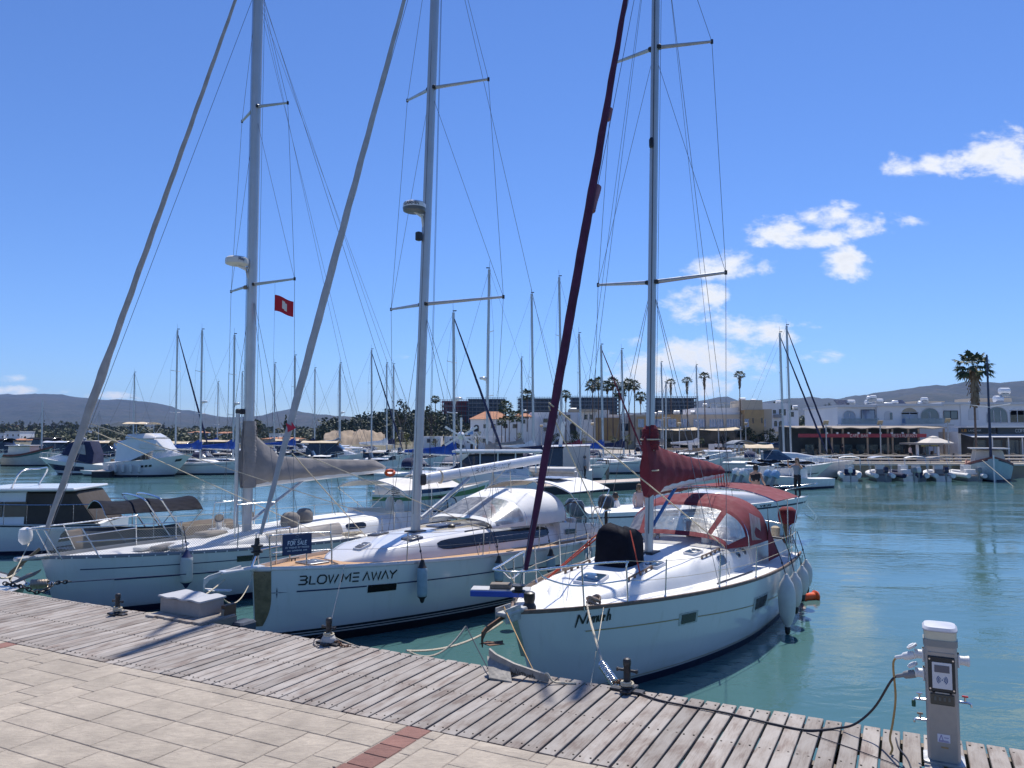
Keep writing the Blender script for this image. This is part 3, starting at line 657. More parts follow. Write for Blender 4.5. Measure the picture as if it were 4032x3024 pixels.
# ================================================================== sailing yachts: shared builder
class Boat:
    def __init__(s, name, label, q, cat='sailboat', group=None):
        s.bx, s.by, s.th, s.L, s.B, s.fb, s.fm, s.fs, s.um, s.rk = q
        s.root = thing(name, label, cat, (s.bx, s.by, 0), s.th+PI, group)
        c, n = math.cos(s.th+PI), math.sin(s.th+PI); s.X = Vector((c, n, 0)); s.Y = Vector((-n, c, 0)); s.o = Vector((s.bx, s.by, 0))
    def W(s, p): return s.o + s.X*p[0] + s.Y*p[1] + Vector((0, 0, p[2]))
    def loc(s, P): d = Vector(P)-s.o; return Vector((d.dot(s.X), d.dot(s.Y), P[2]))
    def cl(s, px, py, y=0.):                     # photo point on the boat's lengthwise plane y
        d = cam_ray(px, py); o = Vector((0, 0, CH)); t = (y-(o-s.o).dot(s.Y))/d.dot(s.Y); return s.loc(o+d*t)
    def cx(s, px, py, x):                        # photo point on the crosswise plane x
        d = cam_ray(px, py); o = Vector((0, 0, CH)); t = (x-(o-s.o).dot(s.X))/d.dot(s.X); return s.loc(o+d*t)
    def cz(s, px, py, z): return s.loc(G(px, py, z))
    def bf(s, u, pw, qq):
        v = min(u/s.um, 1); r = (1-(1-v)**pw)**qq; t = max(0, (u-s.um)/(1-s.um)); return r*(1-.18*t*t)
    def b(s, u): return s.B/2*s.bf(u, 2, .85)
    def bw(s, u): return s.B/2*.86*s.bf(u, 1.8, 1.)
    def zd(s, u): return s.fb*(1-u)*(1-2*u)+4*s.fm*u*(1-u)+s.fs*u*(2*u-1)
    def S(s, u, t, side=1, off=0.):
        def P(u, t):
            u = min(max(u, 0), 1); a = max(t, 0)
            y = s.bw(u)+(s.b(u)-s.bw(u))*a**.8
            if t < 0: y *= 1+t*1.1
            x = -u*s.L - s.rk*(1-u)**3*(1-t)
            return Vector((x, y, s.zd(u)*t if t >= 0 else t))
        p = P(u, t)
        if off:
            e = .004; du = P(min(1, u+e), t)-P(max(0, u-e), t); dt = P(u, min(1, t+e))-P(u, max(0., t-e)); n = dt.cross(du)
            n = n.normalized() if n.length > 1e-9 else Vector((0, 1, 0))
            if n.y < 0: n = -n
            p = p+n*off
        return Vector((p.x, p.y*side, p.z))
    def hs(s, px, py, u=.3, t=.5):               # photo point on the port side of the hull -> (u, t)
        best = None
        for i in range(41):
            for j in range(21):
                a, b_ = i/40, j/20; P = s.W(s.S(a, b_)); d = s.err(P, px, py)
                if best is None or d < best[0]: best = (d, a, b_)
        d, u, t = best; st = .02
        for k in range(60):
            imp = False
            for da, db in ((st, 0), (-st, 0), (0, st), (0, -st)):
                a, b_ = min(1, max(0, u+da)), min(1, max(0, t+db)); e = s.err(s.W(s.S(a, b_)), px, py)
                if e < d: d, u, t, imp = e, a, b_, True
            if not imp: st *= .5
            if st < 1e-5: break
        return u, t
    def err(s, P, px, py): q = project(P); return math.hypot(q[0]-px, q[1]-py)
    # ---- hull
    def hull(s, m, deckm, nst=36, camber=.07, nosheer=False):
        us = [(i/nst)**1.35 for i in range(nst+1)]; ts = [-.35, -.12, 0, .15, .3, .45, .6, .75, .88, 1]
        mb = MB(); rings = []
        for u in us: rings.append([s.S(u, t) for t in ts[::-1]] + [s.S(u, t, -1) for t in ts])
        mb.loft(rings, closed=False, cap=False)
        last = rings[-1]; mb.quad(*last); mb.build('hull', m, s.root, 50)
        mb = MB()
        def dk(a, v):
            u = us[int(round(a*nst))]; b_ = max(0, s.b(u)-.015); y = (v*2-1)*b_
            return (-u*s.L-.0, y, s.zd(u)-.03+camber*(1-(v*2-1)**2)*min(1, b_/1.2))
        mb.grid(dk, nst, 12, True); return mb.build('deck', deckm, s.root, 50)
    def deckz(s, x, y, camber=.07):
        u = min(max(-x/s.L, 0), 1); b_ = max(.02, s.b(u)-.015); return s.zd(u)-.03+camber*max(0, 1-(y/b_)**2)*min(1, b_/1.2)
    def band(s, name, m, u0, u1, t0, t1, n=30, off=.006, sides=(1, -1), parent=None):
        """a painted stripe lying on the hull; t0/t1 numbers or functions of u, or metres above the water when negative tuple"""
        for sd_ in sides:
            mb = MB(); f0 = t0 if callable(t0) else (lambda u: t0); f1 = t1 if callable(t1) else (lambda u: t1)
            mb.grid(lambda a, v: s.S(u0+(u1-u0)*a, f0(u0+(u1-u0)*a)*(1-v)+f1(u0+(u1-u0)*a)*v, sd_, off), n, 1, sd_ > 0)
            mb.build(name, m, parent or s.root, 50)
    def zt(s, z): return lambda u: z/s.zd(u)
    def toerail(s, m, h=.04, w_=.03, name='toe_rail', u0=0.004, u1=1.):
        for sd_ in (1, -1):
            mb = MB(); rings = []
            for i in range(41):
                u = u0+(u1-u0)*i/40; p = s.S(u, 1, sd_); y = p.y-sd_*.004
                rings.append([(p.x, y+sd_*.012, p.z-.018), (p.x, y+sd_*.012, p.z+h*.7), (p.x, y+sd_*.004, p.z+h), (p.x, y-sd_*w_, p.z+h), (p.x, y-sd_*w_, p.z-.04)])
            mb.loft(rings, flip=sd_ < 0); mb.build(name, m, s.root, 40)
    # ---- coachroof given by stations (x, half width, height)
    def roof(s, st, m, name='coachroof', dz=-.02, parent=None):
        s.st = sorted(st, key=lambda q: -q[0])
        mb = MB(); rings = []; N_ = 30; x0, x1 = s.st[0][0], s.st[-1][0]
        for i in range(N_+1):
            x = x0+(x1-x0)*i/N_; rings.append(s.sec(x, dz))
        mb.loft(rings, closed=False, cap=False, flip=True); mb.quad(*rings[-1]); mb.quad(*rings[0][::-1])
        return mb.build(name, m, parent or s.root, 50)
    def wh(s, x):
        q = s.st
        if x >= q[0][0]: return q[0][1], q[0][2]
        for a, b_ in zip(q, q[1:]):
            if x >= b_[0]:
                t = (a[0]-x)/(a[0]-b_[0]); t = t*t*(3-2*t)*.5+t*.5; return a[1]+(b_[1]-a[1])*t, a[2]+(b_[2]-a[2])*t
        return q[-1][1], q[-1][2]
    PROF = [(1, 0), (.975, .3), (.93, .62), (.87, .83), (.78, .945), (.6, 1.0), (.3, 1.04), (0, 1.05)]
    def sec(s, x, dz=-.02):
        w_, h = s.wh(x); z0 = s.deckz(x, w_)+dz
        P = [(x, w_*a, z0+h*b_) for a, b_ in s.PROF]; return P + [(x, -y, z) for x_, y, z in P[-2::-1]]
    def rs(s, x, t, off=0., side=1):
        """point on the coachroof side: t 0 = deck, 1 = shoulder"""
        w_, h = s.wh(x); z0 = s.deckz(x, w_)-.02; k = t*4; i = min(3, int(k)); f = k-i
        a, b_ = s.PROF[i], s.PROF[i+1]; y = w_*(a[0]+(b_[0]-a[0])*f); z = z0+h*(a[1]+(b_[1]-a[1])*f)
        return Vector((x, side*(y+off*.8), z+off*.6))
    def rz(s, x, y):
        w_, h = s.wh(x); z0 = s.deckz(x, w_)-.02; a = min(abs(y)/max(w_, .01), 1)
        for p, q in zip(s.PROF, s.PROF[1:]):
            if a >= q[0]:
                t = (p[0]-a)/(p[0]-q[0]); return z0+h*(p[1]+(q[1]-p[1])*t)
        return z0+h*1.05
    def top(s, x, y):
        w_, h = s.wh(x) if hasattr(s, 'st') else (0, 0)
        inside = hasattr(s, 'st') and s.st[-1][0] <= x <= s.st[0][0] and abs(y) < w_
        return max(s.rz(x, y), s.deckz(x, y)) if inside else s.deckz(x, y)
    def side_window(s, name, m, x0, x1, t0, t1, side=1, skew=0., fr=None, n=14, off=.006, r=.12):
        mb = MB(); d = abs(x1-x0)
        def P(a, v):
            x = x0+(x1-x0)*a; e = min(a, 1-a)*d/r; k = math.sqrt(max(0, 1-(1-min(1, e))**2)); lo = t0+(t1-t0)*.5*(1-k)*.6; hi = t1-(t1-t0)*.5*(1-k)*.6
            xx = x+skew*(v-.5); return s.rs(xx, lo+(hi-lo)*v, off, side)
        mb.grid(P, n, 3, side > 0); o = mb.build(name, m, s.root, 40)
        if fr:
            ring = [P(i/n, 0) for i in range(n+1)]+[P(1-i/n, 1) for i in range(n+1)]
            MB().tube(ring, .012, 5, closed=True).build('window_frame', fr, o, 40)
        return o
    def hatch(s, x, y, lx, ly, m=None, fm=None, rot=0., name='hatch', h=.045):
        z = s.top(x, y); e = .06
        nx = (s.top(x+e, y)-s.top(x-e, y))/(2*e); ny = (s.top(x, y+e)-s.top(x, y-e))/(2*e)
        def T(a, b_, c): 
            a2, b2 = a*math.cos(rot)-b_*math.sin(rot), a*math.sin(rot)+b_*math.cos(rot); return (x+a2, y+b2, z+a2*nx+b2*ny+c)
        def ring(k, c, r=.05):
            out = []
            for cx_, cy_, a0 in ((lx/2*k-r, ly/2*k-r, 0), (-lx/2*k+r, ly/2*k-r, PI/2), (-lx/2*k+r, -ly/2*k+r, PI), (lx/2*k-r, -ly/2*k+r, 3*PI/2)):
                for i in range(4): a = a0+PI/2*i/3; out.append(T(cx_+r*math.cos(a), cy_+r*math.sin(a), c))
            return out
        mb = MB(); mb.loft([ring(1, -.03), ring(1, h*.8), ring(.97, h), ring(.86, h), ring(.85, h-.01)]); o = mb.build(name, fm or GEL, s.root, 40)
        mb = MB(); mb.loft([ring(.85, h-.012), ring(.84, h+.004), ring(.8, h+.008)]); mb.build('hatch_glass', m or GLASSB, o, 40)
        for q in (-1, 1): MB().lathe([(.022, 0), (.022, .014), (.012, .02)], 8, T(-.0, q*ly*.2, h+.006)).build('hatch_handle', GELD, o, 30)
        return o
    # ---- rig
    def mast(s, pb, pt, ztop, rw=.085, rl=.125, m=None, zb=None, name='mast'):
        a, b_ = s.cl(*pb), s.cl(*pt); d = (b_-a)/(b_.z-a.z); zb = a.z if zb is None else zb
        s.mb_ = a+d*(zb-a.z); s.md = d
        def M(z): return a+d*(z-a.z)
        s.M = M; n = 14; mb = MB()
        mb.loft([[M(z)+Vector((rl*math.cos(2*PI*k/n), rw*math.sin(2*PI*k/n), 0)) for k in range(n)] for z in (zb, (zb+ztop)/2, ztop)])
        o = mb.build(name, m or ALU, s.root, 40); s.mast_o = o
        MB().tube([M(zb)+Vector((-rl-.004, 0, 0)), M(ztop)+Vector((-rl-.004, 0, 0))], .012, 5).build('sail_track', WIRE, o, 40)
        MB().box(M(zb)+Vector((0, 0, .02)), (.42, .32, .05), ch=.015).build('mast_collar', BLACK, o, 30)
        return o
    def spreaders(s, pm, pp, ps, ztop, xc, yc, wire=.0055, low=True, sw=.18):
        """lists of photo points: at the mast, port tip, starboard tip; shrouds down to (xc, yc)"""
        tips = {1: [], -1: []}
        for q, (a, p, st) in enumerate(zip(pm, pp, ps)):
            zz = s.cl(*a).z; c = s.M(zz); best = None
            for i in range(31):                       # the sweep that makes both arms equally long
                w_ = i*.04; tp_, ts_ = s.cx(p[0], p[1], c.x-w_), s.cx(st[0], st[1], c.x-w_); e = abs(tp_.y+ts_.y)
                if best is None or e < best[0]: best = (e, tp_, ts_)
            for sd_, t in ((1, best[1]), (-1, best[2])):
                e = Vector((t.x, sd_*max(.4, abs(t.y)), t.z)); tips[sd_].append(e)
                sp = MB().tube([c+Vector((0, sd_*.05, 0)), e], [.045, .028], 8).build('spreader', ALU, s.mast_o, 40)
                MB().lathe([(.03, -.04), (.03, .04)], 8, e).build('spreader_tip', BLACK, sp, 40)
                MB().box(c+Vector((0, sd_*.09, 0)), (.12, .10, .08), ch=.015).build('spreader_root', BLACK, sp, 30)
        tp = s.M(ztop)
        for sd_ in (1, -1):
            ch = Vector((xc, sd_*yc, s.top(xc, yc)+.02)); pts = [tp]+tips[sd_][::-1]+[ch]
            tube('shroud', pts, wire, WIRE, s.root, 5)
            lo = s.M(tips[sd_][0].z-.15)
            tube('lower_shroud', [lo, ch+Vector((-.35, -sd_*.05, .0))], wire, WIRE, s.root, 5); tube('lower_shroud', [lo, ch+Vector((.30, -sd_*.05, 0))], wire, WIRE, s.root, 5)
            if len(tips[sd_]) > 1: tube('diagonal_shroud', [s.M(tips[sd_][1].z-.1), tips[sd_][0]], wire*.9, WIRE, s.root, 5)
            for o_ in (0, -.35, .30):
                q = ch+Vector((o_, -sd_*.05*(o_ != 0), 0)); d = (tips[sd_][0]-q).normalized()
                MB().tube([q, q+d*.12, q+d*.14, q+d*.3], [.007, .007, .013, .010], 6).build('turnbuckle', STEEL, s.root, 40)
        s.tips = tips; return tips
    def rope(s, name, pts, r, m, n=6): return tube(name, pts, r, m, s.root, n)
    def stanchions(s, us, sides=(1, -1), h=.62, wires=(.6, .32), start=None, end=None, wm=None, wr=.004, ins=.05):
        for sd_ in sides:
            tops = []
            for u in us:
                p = s.S(u, 1, sd_); p = Vector((p.x, p.y-sd_*ins, p.z)); t = p+Vector((0, sd_*.03, h)); tops.append((p, t))
                o = MB().tube([p, t], .0125, 8).build('stanchion', STEEL, s.root, 40)
                MB().lathe([(.035, 0), (.03, .012), (.018, .05)], 8, p).build('stanchion_base', STEEL, o, 40)
            for k, wh in enumerate(wires):
                pts = [p+(t-p)*(wh/h) for p, t in tops]
                if start: pts = [Vector((start[0], sd_*start[1], start[2]-(0 if k == 0 else .3)))]+pts
                if end: pts = pts+[Vector((end[0], sd_*end[1], end[2]-(0 if k == 0 else .28)))]
                full = []
                for a, b_ in zip(pts, pts[1:]): full += sag(a, b_, .015, 3)[:-1]
                full.append(pts[-1]); tube('lifeline', full, wr, wm or ROPE, s.root, 5)
            s.tops = tops
def project(P):
    d = Vector(P)-Vector((0, 0, CH)); p = PITCH; f = d.y*math.cos(p)+d.z*math.sin(p); u = -d.y*math.sin(p)+d.z*math.cos(p)
    return 2016+FPX*d.x/f, 1512-FPX*u/f
def furled(bt, name, p0, p1, prof, m, twist=9, n=10, parent=None, amp=.045):
    """rolled headsail round a stay between two local points; prof = [(fraction, radius)]"""
    a, b_ = Vector(p0), Vector(p1); rings = []; K = 90; d = (b_-a).normalized(); e1 = d.cross(Vector((0, 1, 0))).normalized(); e2 = d.cross(e1)
    for i in range(K+1):
        f = i/K; r = prof[-1][1]
        for q, w_ in zip(prof, prof[1:]):
            if f <= w_[0]: t = (f-q[0])/(w_[0]-q[0]); r = q[1]+(w_[1]-q[1])*t; break
        ph = twist*2*PI*f; ring = []
        for k in range(n):
            g = 2*PI*k/n; rr = r*(1+amp*math.cos(g-ph)+.03*math.sin(3*g+f*60)+.03*math.sin(f*140+g*2))
            ring.append(a.lerp(b_, f)+e1*(math.cos(g)*rr)+e2*(math.sin(g)*rr))
        rings.append(ring)
    mb = MB(); mb.loft(rings); return mb.build(name, m, parent or bt.root, 60)
def make_fender(top, L, r, m, label, group, capm, rope_to, rm, bulge=False):
    e = thing('fender', label, 'fender', top, 0, group); e['group'] = group
    if bulge: prof = [(.02, -L), (.035, -L+.03), (.05, -L+.09), (r*.55, -L*.86), (r*.88, -L*.7), (r, -L*.5), (r*.97, -L*.32), (r*.75, -L*.16), (r*.4, -L*.07), (.04, -.02), (.03, 0)]
    else: prof = [(r*.35, -L+.10), (r*.9, -L+.14), (r, -L+.2), (r, -.24), (r*.95, -.17), (r*.4, -.10)]
    MB().lathe(prof, 20).build('body', m, e, 50)
    if bulge: MB().lathe([(.02, -L-.07), (.045, -L-.05), (.06, -L+.05), (.05, -L+.08)], 12).build('end_cap', capm, e, 50)
    else:
        MB().lathe([(.02, -L), (.035, -L+.02), (r*.55, -L+.09), (r*.93, -L+.13)], 14).build('end_cap', capm, e, 50)
        MB().lathe([(r*.93, -.16), (r*.6, -.11), (.045, -.04), (.03, .0)], 14).build('end_cap', capm, e, 50)
    d = Vector(rope_to)-Vector(top)
    MB().tube([(0, 0, -.05), d*.5+Vector((.006, 0, 0)), d], .009, 6).build('lanyard', rm, e, 50)
    MB().lathe([(.01, -.03), (.024, 0), (.01, .03)], 7, d*.35).build('knot', rm, e, 50)
    return e

def arch(x, w_, z0, zt, f, n=2.7, lean=0.):
    c, q = math.cos(PI*f), math.sin(PI*f)
    return Vector((x+lean*abs(q), -w_*math.copysign(abs(c)**(2/n), c), z0+(zt-z0)*abs(q)**(2/n)))
def sprayhood(bt, rings, canvas, trim, wins=((.05, .29), (.33, .67), (.71, .95)), side_win=None, top0=.80):
    """rings = [(x, half width, base z, top z)] from the front foot to the aft edge"""
    e = MB(); K = 40
    R = lambda k, f: arch(rings[k][0], rings[k][1], rings[k][2], rings[k][3], f, lean=rings[k][4] if len(rings[k]) > 4 else 0.)
    body = MB()
    for k in range(1, len(rings)-1):
        body.slab(lambda a, v, k=k: R(k, a).lerp(R(k+1, a), v), K, 3, lambda u, v: Vector((0, 0, -.012)))
    o = body.build('sprayhood', canvas, bt.root, 50)
    fr = MB(); cuts = [0.]
    for a, b_ in wins: cuts += [a, b_]
    cuts.append(1.)
    for i in range(0, len(cuts)-1, 2):
        a, b_ = cuts[i], cuts[i+1]
        fr.slab(lambda u, v: R(0, a+(b_-a)*u).lerp(R(1, a+(b_-a)*u), v), 6, 4, lambda u, v: Vector((.01, 0, -.004)))
    for a, b_ in wins:
        for v0, v1 in ((0, .12), (top0, 1)): fr.slab(lambda u, v: R(0, a+(b_-a)*u).lerp(R(1, a+(b_-a)*u), v0+(v1-v0)*v), 12, 2, lambda u, v: Vector((.01, 0, -.004)))
    fr.build('window_surround', trim, o, 50)
    for a, b_ in wins:
        MB().grid(lambda u, v: R(0, a+(b_-a)*u).lerp(R(1, a+(b_-a)*u), .12+(top0-.12)*v)+Vector((.004, 0, .002)), 12, 5).build('clear_panel', VINYL, o, 50)
    for k in (1, len(rings)-1): MB().tube([R(k, i/24)-Vector((0, 0, .02)) for i in range(25)], .014, 6).build('hoop', STEEL, o, 50)
    return o, R
def bimini(bt, xs, w_, z0, zt, canvas, name='bimini', legs=None, drop=.0, par=None, sagx=.06):
    """canopy on hoops; xs = front..aft x"""
    x0, x1 = xs[0], xs[-1]; nb = len(xs)-1
    def P(a, v):
        x = x0+(x1-x0)*a; s_ = abs(math.sin(a*nb*PI)); y = w_*(2*v-1); e = abs(2*v-1)
        return Vector((x, y, zt-(zt-z0)*e**2.4-sagx*s_*(1-e**6)-drop*a))
    mb = MB(); mb.slab(P, 8*nb, 14, (0, 0, -.015)); o = mb.build(name, canvas, par or bt.root, 50)
    for i, x in enumerate(xs):
        a = (x-x0)/(x1-x0); h = [P(a, j/12)-Vector((0, 0, .022)) for j in range(13)]
        f = legs[i] if legs else ((x0+x1)/2, w_*.98, z0-.85)
        h = [Vector((f[0], -f[1], f[2]))]+h+[Vector((f[0], f[1], f[2]))]
        MB().tube(h, .013, 6).build('hoop', STEEL, o, 50)
    return o
def sail_cover(bt, prof, canvas, n=14, name='sail_cover', wr=.35):
    """prof = [(x, zlow, zhigh, half width)] along the boom"""
    rings = []
    K = 40; xs = [prof[0][0]+(prof[-1][0]-prof[0][0])*i/K for i in range(K+1)]
    for i, x in enumerate(xs):
        for a, b_ in zip(prof, prof[1:]):
            if (a[0]-x)*(b_[0]-x) <= 0:
                t = 0 if a[0] == b_[0] else (a[0]-x)/(a[0]-b_[0]); lo, hi, w_ = [a[q]+(b_[q]-a[q])*t for q in (1, 2, 3)]; break
        ring = []
        for k in range(n):
            g = 2*PI*k/n; f = (1+math.sin(g))/2; ww = w_*(1-.72*f**1.5)*(1+wr*.22*math.sin(x*2.9+k*1.1+2*math.sin(x*1.3))+wr*.14*math.sin(x*6.7-k*2.3)+wr*.10*math.sin(x*17+k*3.1+3*math.sin(x*2.1)))
            ring.append((x+.02*math.sin(k*2.1+x*7), math.cos(g)*ww+.012*math.sin(x*13), lo+(hi-lo)*f))
        rings.append(ring)
    mb = MB(); mb.loft(rings); return mb.build(name, canvas, bt.root, 60)
def winch(bt, x, y, z, s=1.): 
    o = MB().lathe([(.06*s, 0), (.055*s, .02), (.04*s, .05), (.045*s, .09), (.055*s, .11), (.05*s, .13), (.02*s, .135)], 12, (x, y, z)).build('winch', STEEL, bt.root, 40); return o
def cleat(bt, x, y, z, rz=0., m=None):
    c, s_ = math.cos(rz), math.sin(rz)
    MB().tube([(x-c*.13, y-s_*.13, z+.06), (x-c*.05, y-s_*.05, z+.055), (x+c*.05, y+s_*.05, z+.055), (x+c*.13, y+s_*.13, z+.06)], [.01, .014, .014, .01], 8).tube([(x-c*.04, y-s_*.04, z), (x-c*.04, y-s_*.04, z+.06)], .012, 6).tube([(x+c*.04, y+s_*.04, z), (x+c*.04, y+s_*.04, z+.06)], .012, 6).build('cleat', m or STEEL, bt.root, 40)
def radar(bt, z, fwd, r=.30, m=None, band=None, name='radar_dome'):
    c = bt.M(z)+Vector((fwd, 0, 0)); o = MB().lathe([(r*.7, -.10), (r*.97, -.07), (r, 0), (r*.97, .07), (r*.8, .11), (r*.3, .125)], 20, c).build(name, m or GEL, bt.root, 40)
    if band: MB().lathe([(r*.72, -.125), (r*.95, -.10), (r*1.005, -.03), (r*.99, -.028)], 20, c).build('dome_base', band, o, 40)
    MB().tube([c+Vector((0, 0, -.1)), c+Vector((-fwd*.6, 0, -.18)), bt.M(z-.42)+Vector((.1, 0, 0))], .03, 6).tube([c+Vector((-.05, 0, -.12)), bt.M(z-.12)+Vector((.1, 0, 0))], .03, 6).build('radar_bracket', GEL, o, 40)
    return o, c
def plough_anchor(name, m, parent, M, s=1.):
    """shank along +x, flukes hanging at the far end"""
    T = lambda p: Vector(M @ (Vector(p)*s).to_4d()).to_3d()
    sh = MB(); sh.loft([[T((x, y, z)) for y, z in ((-.012, za), (.012, za), (.012, zb), (-.012, zb))] for x, za, zb in ((-.35, -.03, .03), (.0, -.025, .04), (.32, -.03, .05), (.42, -.10, .02), (.46, -.22, -.12))])
    o = sh.build(name, m, parent, 30)
    fl = MB()
    for q in (1, -1):
        pts = [(.46, 0, -.14), (.40, q*.10, -.20), (.10, q*.17, -.30), (-.02, q*.05, -.36), (-.10, 0, -.36)]
        pts2 = [(x, y, z-.012) for x, y, z in pts]
        b = len(fl.v); fl.v += [tuple(T(p)) for p in pts]+[tuple(T(p)) for p in pts2]
        fl.face([b+i for i in range(5)]); fl.face([b+9-i for i in range(5)])
        for i in range(5): j = (i+1) % 5; fl.face((b+i, b+5+i, b+5+j, b+j))
    fl.build('fluke', m, o, 30)
    return o
def hull_text(bt, name, strokes, px, wdt, m, off=.008, flip=False):
    """strokes in photo pixels on the port side; solved once per corner and interpolated on the hull"""
    x0, y0, x1, y1, hh = px            # left and right end of the base line, letter height in pixels
    c = {}
    for k, (a, b_) in {'bl': (x0, y0), 'br': (x1, y1), 'tl': (x0, y0-hh), 'tr': (x1, y1-hh), 'bm': ((x0+x1)/2, (y0+y1)/2), 'tm': ((x0+x1)/2, (y0+y1)/2-hh)}.items(): c[k] = bt.hs(a, b_)
    def quad(a, m_, b_, t): return a*(1-t)*(1-2*t)+4*m_*t*(1-t)+b_*t*(2*t-1)
    def place(x, y):
        u0, t0 = (quad(c['bl'][i], c['bm'][i], c['br'][i], x) for i in (0, 1)); u1, t1 = (quad(c['tl'][i], c['tm'][i], c['tr'][i], x) for i in (0, 1))
        return bt.S(u0+(u1-u0)*y, t0+(t1-t0)*y, 1, off)
    mb = MB(); strokes_mesh(mb, strokes, place, wdt); return mb.build(name, m, bt.root, 0)
# ================================================================== the yacht at the right, bow to the boardwalk
bn = Boat('sailing_yacht', 'white sailing yacht named Nimueh with burgundy sail cover and sprayhood', (.024, 11.054, .99, 10.512, 3.71, 1.481, 1.269, 1.118, .621, .632), group='yachts moored bow-to at the boardwalk')
bn.hull(HULLG, GELD)
BOOT = mat('boot_navy', (.010, .012, .035), .35, var=.2, dirt=.2, dirtcol=(.05, .06, .05)); GOLD = mat('gold_stripe', (.35, .25, .10), .4, var=.1); WOODR = mat('toe_rail_wood', (.16, .10, .065), .6, var=.25, scale=8)
bn.band('boot_stripe', BOOT, 0, 1, bn.zt(-.0), bn.zt(.135), 40); bn.band('boot_line', GOLD, 0, 1, bn.zt(.165), bn.zt(.175), 40)
ug0, tg0 = bn.hs(2305, 2485); ug1, tg1 = bn.hs(2976, 2380); um_, tm_ = bn.hs(2672, 2437)
def gl(u):
    a = (u-ug0)/(ug1-ug0); k = (um_-ug0)/(ug1-ug0); return (tg0+(tm_-tg0)*a/k if a < k else tm_+(tg1-tm_)*(a-k)/(1-k))
bn.band('cove_line', GOLD, ug0, .97, lambda u: gl(u)-.006, lambda u: gl(u)+.006, 40, sides=(1,))
bn.toerail(WOODR, .034, .035)
bn.roof([(-1.45, .30, .02), (-1.9, .58, .13), (-2.7, .84, .25), (-4.0, 1.08, .36), (-5.0, 1.18, .44), (-6.4, 1.22, .5), (-7.6, 1.18, .5)], GELD)
# stem fitting, chain locker, anchor
MB().box((.05, 0, bn.fb+.03), (.55, .20, .06), ch=.015).build('bow_roller', GALV, bn.root, 30)
for sd_ in (-1, 1): MB().box((.14, sd_*.085, bn.fb+.02), (.38, .014, .20), ch=.004).build('roller_cheek', GALV, bn.root, 0)
MB().grid(lambda a, v: Vector((-(bn.rk)*(1-(.55+.45*a))+.012+.008, (v-.5)*.10, bn.fb*(.55+.45*a))), 8, 2, False).build('stem_plate', GALV, bn.root, 40)
plough_anchor('anchor', RUST, bn.root, Matrix.Translation((.42, 0, bn.fb-.04)) @ Matrix.Rotation(.22, 4, 'Y'), .85)
MB().lathe([(.10, 0), (.10, .05), (.07, .10), (.085, .16), (.085, .24), (.05, .26)], 12, (-.42, .0, bn.deckz(-.42, 0))).build('windlass', BLACK, bn.root, 40)
# windows in the topside
for (px, py, w_, h_) in ((2710, 2433, 56, 36), (2995, 2370, 40, 40)):
    u, t = bn.hs(px, py); ul, _ = bn.hs(px-w_/2, py); ur, _ = bn.hs(px+w_/2, py); _, tt = bn.hs(px, py-h_/2); _, tb = bn.hs(px, py+h_/2)
    def pt(a, v, k, off): 
        a, v = (a-.5)*k+.5, (v-.5)*k+.5; e = 1 if k > 1 else 1
        return bn.S(ul+(ur-ul)*a, tb+(tt-tb)*v, 1, off)
    f = MB().grid(lambda a, v: pt(a, v, 1.28, .006), 6, 3, True).build('portlight', mat('portlight_rim', (.45, .47, .48), .3, .3), bn.root, 40)
    MB().grid(lambda a, v: pt(a, v, .95, .014), 6, 3, True).build('portlight_glass', GLASSD, f, 40)
# name on the bow: brush script drawn in strokes
NIM = [[(.0, -.18, .7), (.05, .3, 1.1), (.10, .92, 1.2)], [(.10, .92, 1.0), (.16, .45, 1.3), (.20, .06, 1.1)], [(.20, .06, .8), (.26, .5, 1.2), (.33, 1.06, .9)],
       [(.31, .02, .8), (.34, .3, 1.2), (.36, .58, 1.)], [(.385, .78, 1.2), (.395, .86, 1.2)],
       [(.40, .0, .8), (.43, .3, 1.2), (.455, .60, 1.)], [(.44, .36, .7), (.49, .60, .9), (.505, .5, 1.), (.485, .02, 1.1)], [(.51, .38, .7), (.555, .60, .9), (.575, .5, 1.), (.56, .02, 1.1)],
       [(.615, .60, .9), (.605, .2, 1.2), (.625, .03, .9), (.665, .2, .7)], [(.69, .62, 1.), (.675, .1, 1.2), (.695, .0, .7)],
       [(.725, .28, .8), (.775, .36, .9), (.78, .56, .9), (.745, .6, .8), (.725, .3, 1.2), (.735, .05, 1.), (.785, .05, .7)],
       [(.83, .0, .9), (.86, .5, 1.2), (.90, 1.05, 1.)], [(.85, .34, .7), (.91, .60, .9), (.925, .48, 1.), (.905, .04, 1.2), (.95, .1, .6)]]
INK = mat('black_lettering', (.012, .012, .015), .4, var=0)
hull_text(bn, 'boat_name', NIM, (2264, 2463, 2414, 2440, 45), .042, INK)
